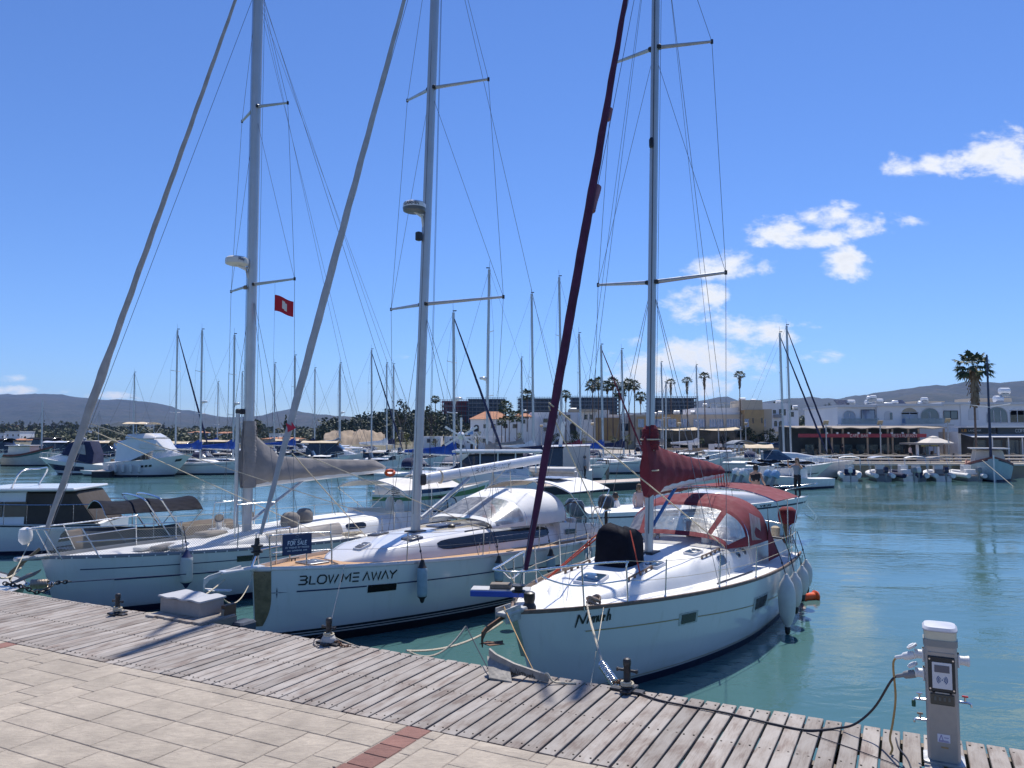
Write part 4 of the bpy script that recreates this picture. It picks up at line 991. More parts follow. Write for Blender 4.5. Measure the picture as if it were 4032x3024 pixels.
# hatches and deck gear
bn.hatch(-2.33, .02, .50, .46, rot=0); bn.hatch(-3.75, .55, .46, .28); bn.hatch(-5.25, .72, .55, .24); bn.hatch(-3.9, -.5, .46, .28); bn.hatch(-4.35, .0, .2, .2)
for (x0, x1, y) in ((-2.55, -3.5, .60), (-5.0, -6.0, .98), (-2.6, -3.5, -.62), (-5.0, -6.0, -.98)):
    zs = [bn.top(x0+(x1-x0)*i/4, y)+.055 for i in range(5)]
    g = MB().tube([(x0+(x1-x0)*i/4, y, zs[i]) for i in range(5)], .016, 6).build('grab_rail', WOODR, bn.root, 40)
    for i in range(5): MB().box((x0+(x1-x0)*i/4, y, zs[i]-.03), (.05, .026, .06)).build('rail_foot', WOODR, g, 0)
for (x, t0, t1, wd) in ((-5.75, .34, .74, .42), (-6.75, .40, .72, .30), (-7.25, .42, .70, .26)):
    for sd_ in (1, -1): bn.side_window('coach_window', GLASSD, x+wd/2, x-wd/2, t0, t1, sd_, fr=GEL)
for sd_ in (1, -1):
    MB().loft([[(x, sd_*(1.22+.10*(x < -9)), z) , (x, sd_*.92, z), (x, sd_*.92, z2), (x, sd_*(1.16+.08*(x < -9)), z2)] for x, z, z2 in ((-7.5, 1.15, 1.72), (-8.6, 1.1, 1.6), (-9.8, 1.08, 1.5), (-10.2, 1.08, 1.3))], flip=sd_ > 0).build('cockpit_coaming', GEL, bn.root, 40)
    winch(bn, -8.3, sd_*1.08, 1.62, 1.3); winch(bn, -6.9, sd_*.7, bn.top(-6.9, .7)); cleat(bn, -1.25, sd_*.62, bn.deckz(-1.25, .62)); cleat(bn, -9.9, sd_*1.38, bn.deckz(-9.9, 1.4))
    tube('jib_track', [(-4.6, sd_*1.40, bn.deckz(-4.6, 1.4)+.02), (-6.6, sd_*1.46, bn.deckz(-6.6, 1.46)+.02)], .014, BLACK, bn.root, 4)
MB().lathe([(.075, 0), (.075, .05), (.03, .07), (.03, .1), (.12, .11), (.115, .15), (.02, .17)], 14, (-7.1, .95, bn.top(-7.1, .95))).build('deck_vent', CREAM, bn.root, 40)
MB().box((-6.6, .52, bn.top(-6.6, .52)+.09), (.3, .16, .20), ch=.03).build('rope_clutch', GEL, bn.root, 30)
MB().tube([(-9.35, .42*math.cos(a), 1.72+.42*math.sin(a)) for a in [i*PI/12 for i in range(24)]], .014, 6, closed=True).tube([(-9.35, -.42, 1.72), (-9.35, .42, 1.72)], .008, 5).tube([(-9.35, 0, 1.3), (-9.35, 0, 2.14)], .008, 5).build('steering_wheel', STEEL, bn.root, 50)
MB().box((-9.25, 0, 1.4), (.25, .3, .75), ch=.04).build('binnacle', GEL, bn.root, 30)
MB().box((-7.62, 0, 1.72), (.04, .62, .62), ch=.01).build('companionway_board', mat('tan_board', (.36, .22, .10), .6), bn.root, 30)
# pulpit, stanchions, pushpit
zp = bn.fb+.60
top = [(-1.72, -.92, zp-.04), (-.9, -.60, zp), (-.15, -.33, zp+.01), (.22, -.20, zp+.02), (.30, 0, zp+.03), (.22, .20, zp+.02), (-.15, .33, zp+.01), (-.9, .60, zp), (-1.72, .92, zp-.04)]
pp = MB().tube(smooth_path([(-1.75, -.95, bn.deckz(-1.75, .95)), (-1.74, -.935, zp-.12)]+top+[(-1.74, .935, zp-.12), (-1.75, .95, bn.deckz(-1.75, .95))], 5), .0145, 8).build('pulpit', STEEL, bn.root, 60)
for sd_ in (1, -1):
    MB().tube([(-.95, sd_*.62, bn.deckz(-.95, .6)), (-.92, sd_*.60, zp)], .0135, 8).tube(smooth_path([(-.12, sd_*.32, zp), (-.32, sd_*.36, zp-.14), (-.85, sd_*.58, zp-.30), (-1.74, sd_*.93, zp-.32)], 6), .0125, 8).build('pulpit_brace', STEEL, pp, 60)
us = [bn.hs(px, py)[0] for px, py in ((2631, 2358), (2843, 2327), (2985, 2292))]+[.80, .90]
bn.stanchions(us, start=(-1.74, .93, zp-.02), end=(-9.7, 1.45, 1.78), wm=ROPE, wr=.0045)
for sd_ in (1, -1):
    MB().tube(smooth_path([(-9.7, sd_*1.45, bn.deckz(-9.7, 1.4)), (-9.7, sd_*1.45, 1.78), (-10.2, sd_*1.40, 1.80), (-10.42, sd_*1.1, 1.80), (-10.42, sd_*.5, 1.80), (-10.4, sd_*.45, 1.2)], 5), .0145, 8).tube([(-9.7, sd_*1.45, 1.48), (-10.3, sd_*1.32, 1.48), (-10.42, sd_*.5, 1.48)], .012, 8).tube([(-10.25, sd_*1.36, 1.1), (-10.25, sd_*1.36, 1.8)], .0135, 8).build('pushpit', STEEL, bn.root, 60)
# mast and rig
bn.mast((2555, 2130), (2582, 10), 15.9, .078, .115, zb=bn.rz(-4.8, 0)-.02)
bn.spreaders([(2565, 1110), (2580, 190)], [(2858, 1073), (2803, 164)], [(2355, 1122), (2415, 250)], 15.8, -5.05, 1.42)
MB().lathe([(.045, -.10), (.05, -.06), (.05, .06), (.03, .10)], 10, bn.M(9.95)+Vector((.13, 0, 0))).build('steaming_light', BLACK, bn.root, 40)
fpk = bn.M(15.85); f0 = Vector((-.08, 0, bn.fb+.14))
tube('forestay', [f0, fpk], .006, WIRE, bn.root, 6)
furled(bn, 'furled_headsail', bn.cl(2070, 2245), bn.cl(2474, 0)+(bn.cl(2474, 0)-bn.cl(2434, 273))*1.6, [(0, .032), (.02, .045), (.10, .058), (.25, .075), (.42, .078), (.6, .066), (.8, .05), (1, .03)], PLUM, 11)
MB().lathe([(.10, -.05), (.10, -.03), (.06, -.02), (.06, .02), (.10, .03), (.10, .05)], 14, (-.13, 0, bn.fb+.32)).build('furling_drum', BLACK, bn.root, 40)
PATCH = mat('faded_plum', (.26, .12, .15), .9, var=.2, bump=.3)
for (pa, pb, r) in (((2328, 830), (2352, 735), .072), ((2391, 470), (2400, 430), .060)): furled(bn, 'sail_patch', bn.cl(*pa), bn.cl(*pb), [(0, r*1.02), (1, r*1.06)], PATCH, 1, n=9)
tube('backstay', [fpk, (-10.45, 0, 1.2)], .006, WIRE, bn.root, 6); tube('topping_lift', [bn.M(15.8)+Vector((-.1, 0, 0)), (-9.2, 0, 3.25)], .0045, WIRE, bn.root, 5)
for (o_, zz) in ((.16, 15.6), (.19, 15.5), (-.17, 15.7)): tube('halyard', [bn.M(zz)+Vector((o_, .05, 0)), bn.M(2.1)+Vector((o_*.9, .06, 0))], .0045, ROPED, bn.root, 5)
for (y, x) in ((.35, -.9), (-.55, -2.4)): tube('halyard', [bn.M(15.5)+Vector((.12, 0, 0)), (x, y, bn.top(x, y)+.1)], .004, WIRE, bn.root, 5)
# boom with burgundy cover
b0, b1 = Vector((-4.95, 0, 2.92)), Vector((-9.25, 0, 3.06))
mb = MB(); mb.loft([[p+Vector((0, .065*math.cos(g), .095*math.sin(g))) for g in [2*PI*k/12 for k in range(12)]] for p in (b0, b1)]); mb.build('boom', GEL, bn.root, 40)
sail_cover(bn, [(-4.62, 2.80, 3.95, .12), (-4.80, 2.74, 4.02, .20), (-5.05, 2.78, 3.85, .22), (-5.5, 2.93, 3.72, .20), (-6.6, 2.98, 3.56, .19), (-8.2, 3.02, 3.38, .16), (-9.15, 3.04, 3.24, .13), (-9.35, 3.02, 3.16, .05)], REDC)
furled(bn, 'cover_collar', bn.M(3.70), bn.M(4.18), [(0, .17), (.3, .18), (.8, .16), (1, .10)], REDC, 3)
for zz in (3.3, 3.9): MB().tube([bn.M(zz)+Vector((.21*math.cos(a)+.02, .17*math.sin(a), 0)) for a in [i*PI/8 for i in range(16)]], .014, 5, closed=True).build('lashing', ROPE, bn.root, 50)
for k in range(5):
    x = -8.3-.2*k; tube('reef_line', smooth_path([(x, .15, 3.08), (x-.05, .17, 2.80-.05*(k % 2)), (x-.16, .17, 2.78), (x-.2, .15, 3.05)], 5), .007, ROPER, bn.root, 5)
tube('boom_vang', [bn.M(2.2)+Vector((-.16, 0, 0)), (-6.2, 0, 2.88)], .035, mat('blue_tube', (.03, .12, .30), .5), bn.root, 8)
for k, (x, y) in enumerate(((-7.0, .1), (-7.05, -.1), (-7.1, .02))): tube('mainsheet', [(x, y*.3, 2.95), (-7.5+.2*k, y, bn.top(-7.0, 0)+.05)], .006, mat('teal_rope', (.03, .22, .25), .9) if k else WIRE, bn.root, 5)
# sprayhood and bimini
bn_top = lambda x, y: bn.top(x, y)
o, Rh = sprayhood(bn, [(-6.02, 1.10, 1.72, 1.94), (-6.85, 1.32, 1.70, 2.54), (-7.35, 1.36, 1.70, 2.68), (-8.0, 1.40, 1.70, 2.66)], REDF, REDC, top0=.9)
MB().quad(*[Vector(p) for p in ((-7.6, 1.375, 1.75), (-7.0, 1.345, 1.80), (-7.05, 1.28, 2.36), (-7.6, 1.35, 2.2))]).build('side_panel', VINYL, o, 0)
for sd_ in (1, -1): MB().slab(lambda a, v: Vector((-7.95-.95*v*(1-a), sd_*1.42, 1.25+1.15*a*(1-v*.35)+.25*(1-a)*0)), 6, 4, (0, sd_*.008, 0)).build('side_curtain', REDC, o, 40)
bimini(bn, [-8.35, -9.3, -10.35], 1.52, 2.52, 2.80, REDF, legs=[(-9.3, 1.48, 1.45), (-9.4, 1.48, 1.45), (-10.1, 1.42, 1.5)], drop=.03)
MB().lathe([(.07, 0), (.20, .05), (.23, .2), (.22, .34), (.12, .42)], 12, (-10.35, 1.25, 1.80)).build('outboard_cover', REDC, bn.root, 50)
MB().loft([[(-10.35+a*.1, 1.25+b_*.08, z) for a, b_ in ((-1,-1),(1,-1),(1,1),(-1,1))] for z in (1.35, 1.82)]).build('outboard_bracket', DARKW, bn.root, 0)
MB().lathe([(.10, -.2), (.11, 0), (.05, .04)], 10, (-10.38, .95, 1.70)).build('rope_coil', ROPE, bn.root, 40)
# loose things on and round the yacht --------------------------------
zb_ = bn.top(-3.35, .0); bag = MB(); rings = []
for z, k in ((0, 1.0), (.12, 1.03), (.30, .99), (.46, .96), (.55, .9), (.62, .72), (.66, .4)):
    rings.append([(.42*k*math.copysign(abs(math.cos(g))**.45, math.cos(g))*(1+.04*math.sin(5*g+z*9)), .36*k*math.copysign(abs(math.sin(g))**.45, math.sin(g))*(1+.05*math.sin(4*g+z*13)), z+.04*math.sin(3*g+z*5)*min(1, z*2.5)+(.08*math.cos(g) if z > .4 else 0)) for g in [2*PI*i/28 for i in range(28)]])
bag.loft(rings); bag.build('sail_bag', BLACKC, None, 60, 'black canvas sail bag standing on foredeck in front of the Nimueh mast', 'bag', loc=bn.W((-3.72, -.12, zb_-.02)), rz=bn.th+PI)
for q, (a, b_) in enumerate((((-3.45, .22, zb_+.64), (-2.95, .62, zb_+.02)), ((-3.6, -.40, zb_+.60), (-2.3, -.85, 1.5)), ((-3.75, -.42, zb_+.55), (-2.5, -.9, 1.5)))):
    tube('bag_strap', [bn.W(a), bn.W((Vector(a)+Vector(b_))/2), bn.W(b_)], .012, ROPER, None, label=['red strap from black sail bag down to grab rail', 'red strap from black sail bag to far side deck, forward one', 'red strap from black sail bag to far side deck, aft one'][q], cat='strap')
fl = ['largest white fender hanging nearest the Nimueh bow on port side', 'second white fender along the Nimueh port side, behind the largest', 'third white fender along the Nimueh port side from bow', 'last white fender at the Nimueh port quarter']
for k, (u, L, r, dz) in enumerate(((.655, 1.12, .17, -.02), (.745, .80, .145, -.10), (.84, .72, .14, -.08), (.925, .70, .135, -.06))):
    p = bn.S(u, 1, 1); tp = bn.W(Vector((p.x, p.y+r+.03, p.z+dz))); make_fender(tp, L, r, FEND, fl[k], 'white fenders on the Nimueh side', RUBBER, bn.W(Vector((p.x, p.y-.02, p.z+.58))), ROPED, True)
# passerelle on the bow
e = thing('passerelle', 'blue-edged boarding plank projecting from the Nimueh bow rail', 'plank', bn.W((.05, -.55, 1.60)), 0)
pa, pb = G(1852, 2325, 1.62), G(2085, 2330, 1.62); d = (pb-pa); d.normalize(); nn = Vector((-d.y, d.x, 0)); c = (pa+pb)/2; wl = (pb-pa).length
e.location = c; e.rotation_euler = (0, 0, math.atan2(d.y, d.x))
MB().box((0, .15, .0), (wl, .30, .03), ch=.006).build('board', mat('passerelle_board', (.42, .42, .42), .7), e, 0)
MB().box((0, -.005, -.045), (wl, .03, .085), ch=.006).build('edge_rail', mat('passerelle_blue', (.015, .07, .38), .4), e, 0)
MB().box((-.08*0, .15, .055), (wl*.36, .2, .07), ch=.01).build('step_block', BEAM, e, 0)
tube('passerelle_rope', [c+Vector((.3, 0, 0)), bn.W((-.35, -.42, zp))], .008, ROPE, label='cream rope holding boarding plank up to the Nimueh pulpit', cat='rope')
# mooring line with spring to the bollard
cl_ = bn.W((-1.25, .62, bn.deckz(-1.25, .62)+.05)); rim = bn.W(bn.S(.095, 1.03, 1, .02)); sp0 = at(2372, 2618, 8.75); sp1 = at(2420, 2690, 8.25)
tube('mooring_line', smooth_path([cl_, rim, sp0], 8), .016, ROPE, label='cream mooring line from the Nimueh bow cleat down to coil spring', cat='rope')
kn = MB()
for q in range(4): kn.tube([cl_+Vector((.10*math.cos(a+q), .07*math.sin(a+q*2), .02+.022*q+.03*math.sin(2*a+q))) for a in [i*PI/7 for i in range(14)]], .02, 6, closed=True)
kn.build('rope_knot', mat('brown_rope', (.33, .25, .20), .95, var=.3, scale=60, bump=.5, bscale=90), None, 60, 'brown mooring rope knotted round the Nimueh bow cleat', 'rope')
def coil(name, a, b_, r, turns, wire, m, label):
    a, b_ = Vector(a), Vector(b_); d = (b_-a).normalized(); e1 = d.orthogonal().normalized(); e2 = d.cross(e1)
    e = thing(name, label, 'spring', a)
    MB().tube([(b_-a)*(i/(turns*12))+e1*(r*math.cos(i*PI/6))+e2*(r*math.sin(i*PI/6)) for i in range(turns*12+1)], wire, 6).build('coil', m, e, 60)
    MB().tube([-d*.05, (b_-a)+d*.05], wire*1.1, 6).build('core_rod', STEEL, e, 60)
    for s_ in (-d*.06, (b_-a)+d*.06): MB().tube([s_+e1*(.03*math.cos(g))+d*(.03*math.sin(g)) for g in [i*PI/5 for i in range(10)]], wire, 6, closed=True).build('end_ring', STEEL, e, 60)
    return e
coil('mooring_spring', sp0, sp1, .045, 11, .0085, STEEL, 'steel coil mooring spring beside worn bollard in front of the Nimueh bow')
chain('mooring_chain', [sp1, sp1.lerp(bp3, .5)+Vector((0, 0, .06)), bp3+Vector((0, 0, .07))], .05, RUST, 'rusty links joining coil spring to worn bollard', .007)
tube('mooring_line', sag(bn.W((.1, -.1, bn.fb+.1)), G(2110, 2660, PZ+.02), .02, 8), .008, CABO, label='thin tan line hanging from the Nimueh bow roller to boardwalk edge', cat='rope')
tube('mooring_line', sag(bn.W(bn.S(.12, 1.0, 1, .03)), G(2325, 2700, PZ), .0, 4), .006, ROPE, label='thin pale line from the Nimueh rail straight down to boardwalk', cat='rope')
tube('mooring_line', sag(G(1600, 2562, PZ), bn.W((.1, -.12, bn.fb-.12)), .12, 12), .014, ROPE, label='cream mooring line from boardwalk edge up to the Nimueh anchor', cat='rope')
tube('mooring_line', sag(G(1612, 2566, PZ), at(1835, 2466, 9.8), .18, 12), .012, ROPE, label='slack second cream line below the Nimueh anchor line', cat='rope')
tube('mooring_line', [at(1836, 2466, 9.8), at(1880, 2555, 9.3), G(1925, 2640, PZ+.05)], .006, ROPED, label='thin dark line dropping from mooring line to loose anchor', cat='rope')
# loose anchor marked with the boat's name lying on the planks
an = thing('loose_anchor', 'grey plough anchor lettered Nimueh lying on boardwalk edge', 'anchor', G(2025, 2668, PZ), PA+.02)
ANC = mat('anchor_grey', (.30, .28, .25), .7, .3, var=.25, scale=12, bump=.2)
MB().loft([[(x, y, z) for y, z in ((-.018, a), (.018, a), (.018, b_), (-.018, b_))] for x, a, b_ in ((-.30, .20, .27), (-.22, .12, .22), (.0, .055, .15), (.34, .012, .09), (.40, .012, .08))]).build('shank', ANC, an, 30)
sign_text('shank_name', 'Nimueh', (.02, -.0195, .055), (.97, 0, -.16), (.16, 0, .98), .055, INK, an, .13)
for q in (1, -1):
    MB().poly([(-.33, 0, .19), (-.20, q*.20, .03), (.05, q*.16, .01), (-.06, 0, .12)], (0, 0, -.014)).build('fluke', ANC, an, 0)
tube('tie', smooth_path([(.36, .0, .08), (.40, -.03, .1), (.46, -.02, .03), (.55, .03, .012), (.68, .08, .012)], 6), .012, ROPE, an, 6)
# ================================================================== the middle yacht, BLOW ME AWAY
bb = Boat('sailing_yacht', 'white sailing yacht lettered BLOW ME AWAY with teak deck and white sprayhood', (-4.817, 14.438, .894, 10.572, 3.704, 1.497, 1.307, 1.218, .655, .102), group='yachts moored bow-to at the boardwalk')
bb.hull(HULLG, TEAK)
BLK = mat('boot_black', (.010, .010, .014), .35, var=.2); NVS = mat('navy_stripe', (.02, .022, .09), .35, var=.1)
bb.band('boot_stripe', BLK, 0, 1, bb.zt(.0), bb.zt(.17), 40); bb.band('boot_line', BLK, 0, 1, bb.zt(.20), bb.zt(.225), 40); bb.band('boot_line', BLK, 0, 1, bb.zt(.245), bb.zt(.29), 40)
ua, ta = bb.hs(1168, 2329); ub, tb_ = bb.hs(1444, 2306); uc, tc_ = bb.hs(1800, 2270); tl = lambda u: ta+(tc_-ta)*(u-ua)/(uc-ua)
bb.band('cove_stripe', NVS, ua, ub, lambda u: tl(u)-.009, lambda u: tl(u)+.009, 14, sides=(1,)); ud, _ = bb.hs(1564, 2295)
bb.band('cove_stripe', NVS, ud, .60, lambda u: tl(u)-.009, lambda u: tl(u)+.009, 20, sides=(1,))
for (pts) in (((1449, 2304), (1562, 2295), (1559, 2322), (1446, 2334)), ((2120, 2235), (2205, 2222), (2204, 2236), (2119, 2250))):
    q = [bb.hs(*p) for p in pts]
    MB().grid(lambda a, v: bb.S((q[3][0]*(1-a)+q[2][0]*a)*(1-v)+(q[0][0]*(1-a)+q[1][0]*a)*v, (q[3][1]*(1-a)+q[2][1]*a)*(1-v)+(q[0][1]*(1-a)+q[1][1]*a)*v, 1, .009), 8, 2, True).build('hull_window', mat('window_black', (.006, .006, .008), .45, var=0, spec=.15), bb.root, 40)
BMA, wd_ = [], 0
def add(gl, w_, gap):
    global wd_
    for st in gl: BMA.append([(wd_+x+.10*y, y) for x, y in st])
    wd_ += w_+gap
add([[(.05, 1), (.62, 1), (.74, .78), (.60, .53), (.12, .53)], [(.60, .53), (.78, .28), (.62, 0), (0, 0)]], .8, .22); add(FONT['L'][1], .5, .22); add(FONT['O'][1], .8, .2); add([[(0, 1), (.22, 0), (.48, .95), (.62, 0), (.95, 1)]], .9, .4)
add([[(0, 0), (.12, 1), (.42, .35), (.85, 1), (.85, 0)]], .85, .25); add([[(0, 1), (.65, 1)], [(0, .5), (.65, .5)], [(0, 0), (.65, 0)]], .65, .42); add([[(0, 0), (.38, 1), (.7, 0)]], .7, .18); add([[(0, 1), (.25, 0), (.5, .9), (.75, 0), (1., 1)]], 1., .12); add([[(0, 0), (.38, 1), (.75, 0)]], .75, .1); add([[(0, 1), (.35, .5), (.8, 1)], [(.35, .5), (.28, 0)]], .7, 0)
NM = [[(x/wd_, y) for x, y in st] for st in BMA]
def name_strokes(place_mb, w_): pass
def aspect_text(bt, name, px, m, wdt):
    x0, y0, x1, y1, hh = px; W_ = math.hypot(x1-x0, y1-y0); k = W_/hh; c = {}
    for kk, (a, b_) in {'bl': (x0, y0), 'br': (x1, y1), 'tl': (x0, y0-hh), 'tr': (x1, y1-hh)}.items(): c[kk] = bt.hs(a, b_)
    def place(x, y):
        x /= k
        return bt.S(*[(c['bl'][i]*(1-x)+c['br'][i]*x)*(1-y)+(c['tl'][i]*(1-x)+c['tr'][i]*x)*y for i in (0, 1)], 1, .008)
    mb = MB(); strokes_mesh(mb, [[(x*k, y) for x, y in st] for st in NM], place, wdt); return mb.build(name, m, bt.root, 0)
aspect_text(bb, 'boat_name', (1174, 2302, 1556, 2276, 32), INK, .17)
us_, ts_ = bb.hs(1090, 2334); mb = MB()
for k in range(4):
    a = k*PI/2; r1 = .055 if k % 2 == 0 else .05
    mb.v += [tuple(bb.S(us_, ts_, 1, .008))]; b0_ = len(mb.v)-1
    for (da, db) in ((math.cos(a), math.sin(a)), (math.cos(a+.3)*.18, math.sin(a+.3)*.18), (math.cos(a-.3)*.18, math.sin(a-.3)*.18)): mb.v.append(tuple(bb.S(us_+da*.018, ts_+db*.075, 1, .008)))
    mb.face((b0_, b0_+3, b0_+1, b0_+2))
mb.build('star_emblem', NVS, bb.root, 0)
bb.toerail(mat('rail_aluminium', (.55, .55, .55), .35, .6, var=.05), .05, .03)
# stem plate and anchor
mb = MB()
for sd_ in (1, -1): mb.grid(lambda a, v: bb.S(.0015+.024*v*(1-.55*max(0, (.5-a)*2)**2), .30+.68*a, sd_, .008), 10, 6, sd_ > 0)
mb.build('stem_plate', BRASS, bb.root, 50)
MB().box((.20, 0, bb.fb+.03), (.85, .18, .05), ch=.012).build('bow_roller', GEL, bb.root, 30)
plough_anchor('anchor', mat('anchor_white', (.62, .60, .57), .5, .2, var=.1), bb.root, Matrix.Translation((.55, 0, bb.fb+.02)) @ Matrix.Rotation(.18, 4, 'Y'), .95)
bb.roof([(-1.85, .30, .02), (-2.15, .62, .15), (-2.7, .86, .30), (-4.0, 1.06, .44), (-5.5, 1.18, .52), (-7.0, 1.24, .54), (-8.15, 1.22, .50)], GEL)
bb.side_window('coach_window', GLASSD, -3.9, -7.75, .28, .74, 1, skew=.0, n=30, r=.5); bb.side_window('coach_window', GLASSD, -3.9, -7.75, .28, .74, -1, n=30, r=.5)
for sd_ in (1, -1):
    MB().loft([[(x, sd_*1.30, z), (x, sd_*.95, z), (x, sd_*.95, z2), (x, sd_*1.24, z2)] for x, z, z2 in ((-8.1, 1.2, 1.74), (-9.2, 1.15, 1.62), (-10.1, 1.15, 1.52))], flip=sd_ > 0).build('cockpit_coaming', GEL, bb.root, 40)
    MB().quad(*[Vector((x, sd_*1.30, z)) for x, z in ((-8.3, 1.42), (-8.8, 1.40), (-8.75, 1.52), (-8.3, 1.55))]).build('cockpit_window', GLASSD, bb.root, 0)
    winch(bb, -8.5, sd_*1.1, 1.70, 1.3); winch(bb, -7.2, sd_*.7, bb.top(-7.2, .7)); cleat(bb, -1.35, sd_*.62, bb.deckz(-1.35, .62), m=BLACK); cleat(bb, -5.6, sd_*1.62, bb.deckz(-5.6, 1.6), m=BLACK)
    tube('jib_track', [(-4.9, sd_*.86, bb.top(-4.9, .86)+.02), (-6.3, sd_*.9, bb.top(-6.3, .9)+.02)], .016, BLACK, bb.root, 4)
    for q in range(4): tube('deck_line', [(-4.4, sd_*(.25+.06*q), bb.top(-4.4, .3)+.03), (-7.0, sd_*(.5+.05*q), bb.top(-7.0, .6)+.03)], .007, ROPE, bb.root, 4)
GREYG = mat('smoked_hatch', (.10, .10, .11), .25, var=.1)
bb.hatch(-1.35, .0, .5, .5, GREYG, mat('hatch_alu', (.3, .3, .3), .4, .6), h=.03); bb.hatch(-3.55, .55, .40, .34, GREYG, GREYG, h=.03); bb.hatch(-2.5, .15, .34, .26, GREYG, GEL, h=.04); bb.hatch(-6.0, .62, .46, .40, GREYG, GREYG, h=.03); bb.hatch(-5.2, -.1, .75, .5, GREYG, GREYG, h=.03); bb.hatch(-3.55, -.55, .4, .34, GREYG, GREYG, h=.03)
MB().lathe([(.09, 0), (.09, .07), (.05, .1)], 12, (-5.0, .35, bb.top(-5, .35))).build('deck_block', BLACK, bb.root, 40)
# split pulpit
zp = bb.fb+.62
for sd_ in (1, -1):
    p = MB().tube(smooth_path([(-.28, sd_*.20, bb.deckz(-.28, .2)), (-.22, sd_*.22, zp-.06), (-.32, sd_*.27, zp), (-1.15, sd_*.60, zp), (-1.28, sd_*.66, zp-.08), (-1.30, sd_*.68, bb.deckz(-1.3, .68))], 5), .0145, 8).build('pulpit', STEEL, bb.root, 60)
    MB().tube([(-.85, sd_*.49, bb.deckz(-.85, .5)), (-.85, sd_*.49, zp)], .0135, 8).tube([(-.26, sd_*.25, zp-.32), (-1.29, sd_*.67, zp-.34)], .0125, 8).build('pulpit_brace', STEEL, p, 60)
bb.stanchions([bb.hs(px, py)[0] for px, py in ((1608, 2212), (1908, 2192), (2128, 2168))]+[.76, .88], start=(-1.28, .66, zp-.03), end=(-9.8, 1.5, 1.86), wm=WIRE, wr=.004)
for sd_ in (1, -1): MB().tube(smooth_path([(-9.8, sd_*1.5, 1.2), (-9.8, sd_*1.5, 1.86), (-10.35, sd_*1.4, 1.88), (-10.45, sd_*.8, 1.88), (-10.45, sd_*.75, 1.2)], 5), .0145, 8).build('pushpit', STEEL, bb.root, 60)
# rig
bb.mast((1636, 2084), (1712, 10), 17.6, .085, .13, zb=bb.rz(-4.18, 0)-.02)
bb.spreaders([(1668, 1198), (1704, 350)], [(1982, 1169), (1923, 312)], [(1540, 1218), (1604, 396)], 17.5, -4.95, 1.55)
tube('forestay', [(.02, 0, bb.fb+.1), bb.M(17.5)], .006, WIRE, bb.root, 6)
GREYS = mat('grey_sail_cover', (.40, .40, .40), .9, var=.12, bump=.3, bscale=16)
furled(bb, 'furled_headsail', bb.cl(1026, 2105), bb.cl(1600, 0)+Vector((-.12, 0, .6)), [(0, .03), (.05, .042), (.2, .072), (.36, .078), (.6, .066), (.85, .05), (1, .038)], GREYS, 12)
MB().lathe([(.05, -.10), (.05, -.06), (.11, -.05), (.11, -.02), (.07, -.01), (.07, .05), (.11, .06), (.11, .09), (.05, .10), (.04, .22)], 16, bb.cl(1012, 2165)).build('furling_drum', BLACK, bb.root, 40)
MB().tube([(.04, 0, bb.fb-.02), bb.cl(1008, 2190)], .02, 6).build('drum_link', STEEL, bb.root, 40)
# red and white emblem on the grey cover of the left yacht is built with that yacht
tube('backstay', [bb.M(17.5), (-9.9, 0, 4.6)], .006, WIRE, bb.root, 6)
for sd_ in (1, -1): tube('backstay', [(-9.9, 0, 4.6), (-10.4, sd_*1.2, 1.25)], .006, WIRE, bb.root, 6)
MB().lathe([(.03, -.06), (.045, 0), (.03, .06)], 8, (-9.9, 0, 4.6)).build('stay_block', BRASS, bb.root, 40)
for (o_, zz) in ((-.30, 15.8), (-.34, 15.9), (.17, 15.7)): tube('halyard', [bb.M(zz)+Vector((o_*.5, .04, 0)), bb.M(2.2)+Vector((o_, .08, 0))], .0045, ROPED, bb.root, 5)
o, c = radar(bb, 9.28, .42, .27, GEL, mat('radar_grey', (.10, .11, .12), .4))
lx = (cam.location-bb.W(c)).normalized(); lx = Vector((lx.dot(bb.X), lx.dot(bb.Y), 0)).normalized(); a0 = math.atan2(lx.y, lx.x)
st, wd2 = text_strokes('GARMIN'); mb = MB(); k = .075; aw = wd2*k/.272
strokes_mesh(mb, st, lambda x, y: c+Vector((.2745*math.cos(a0-.3-aw*.5+x*k/.272), .2745*math.sin(a0-.3-aw*.5+x*k/.272), -.005+y*.075)), .16); mb.build('radar_lettering', INK, o, 0)
MB().box(bb.M(8.62)+Vector((.24, 0, 0)), (.14, .13, .20), ch=.02).build('deck_light', BLACK, bb.root, 30)
b0, b1 = Vector((-4.42, 0, 2.96)), Vector((-9.0, 0, 3.32))
mb = MB(); mb.loft([[p+Vector((0, .085*math.cos(g), .125*math.sin(g))) for g in [2*PI*k/14 for k in range(14)]] for p in (b0, b1)]); bo = mb.build('boom', mat('boom_white', (.70, .71, .72), .35, .2, var=.04), bb.root, 40)
MB().box(b0+Vector((.08, 0, 0)), (.22, .19, .26), ch=.03).build('boom_fitting', BLACK, bo, 30)
MB().tube([b0+Vector((-.55, .10*math.cos(g), .145*math.sin(g)+.03)) for g in [2*PI*k/10 for k in range(10)]], .02, 5, closed=True).build('boom_strap', BEIGEC, bo, 40)
mb = MB(); bd = (b1-b0).normalized(); p0, p1 = bb.cl(1872, 1848, .09), bb.cl(2008, 1822, .09)
strokes_mesh(mb, [[(x*8.2, y) for x, y in s_] for s_ in NM], lambda x, y: Vector((b0.x+(p0.x-b0.x)+(p1.x-p0.x)*x/8.2, .0905*math.cos((y-.5)*1.0), (b0+bd*((p0.x+(p1.x-p0.x)*x/8.2-b0.x)/bd.x)).z+.128*math.sin((y-.5)*1.0))), .09); mb.build('boom_name', INK, bo, 0)
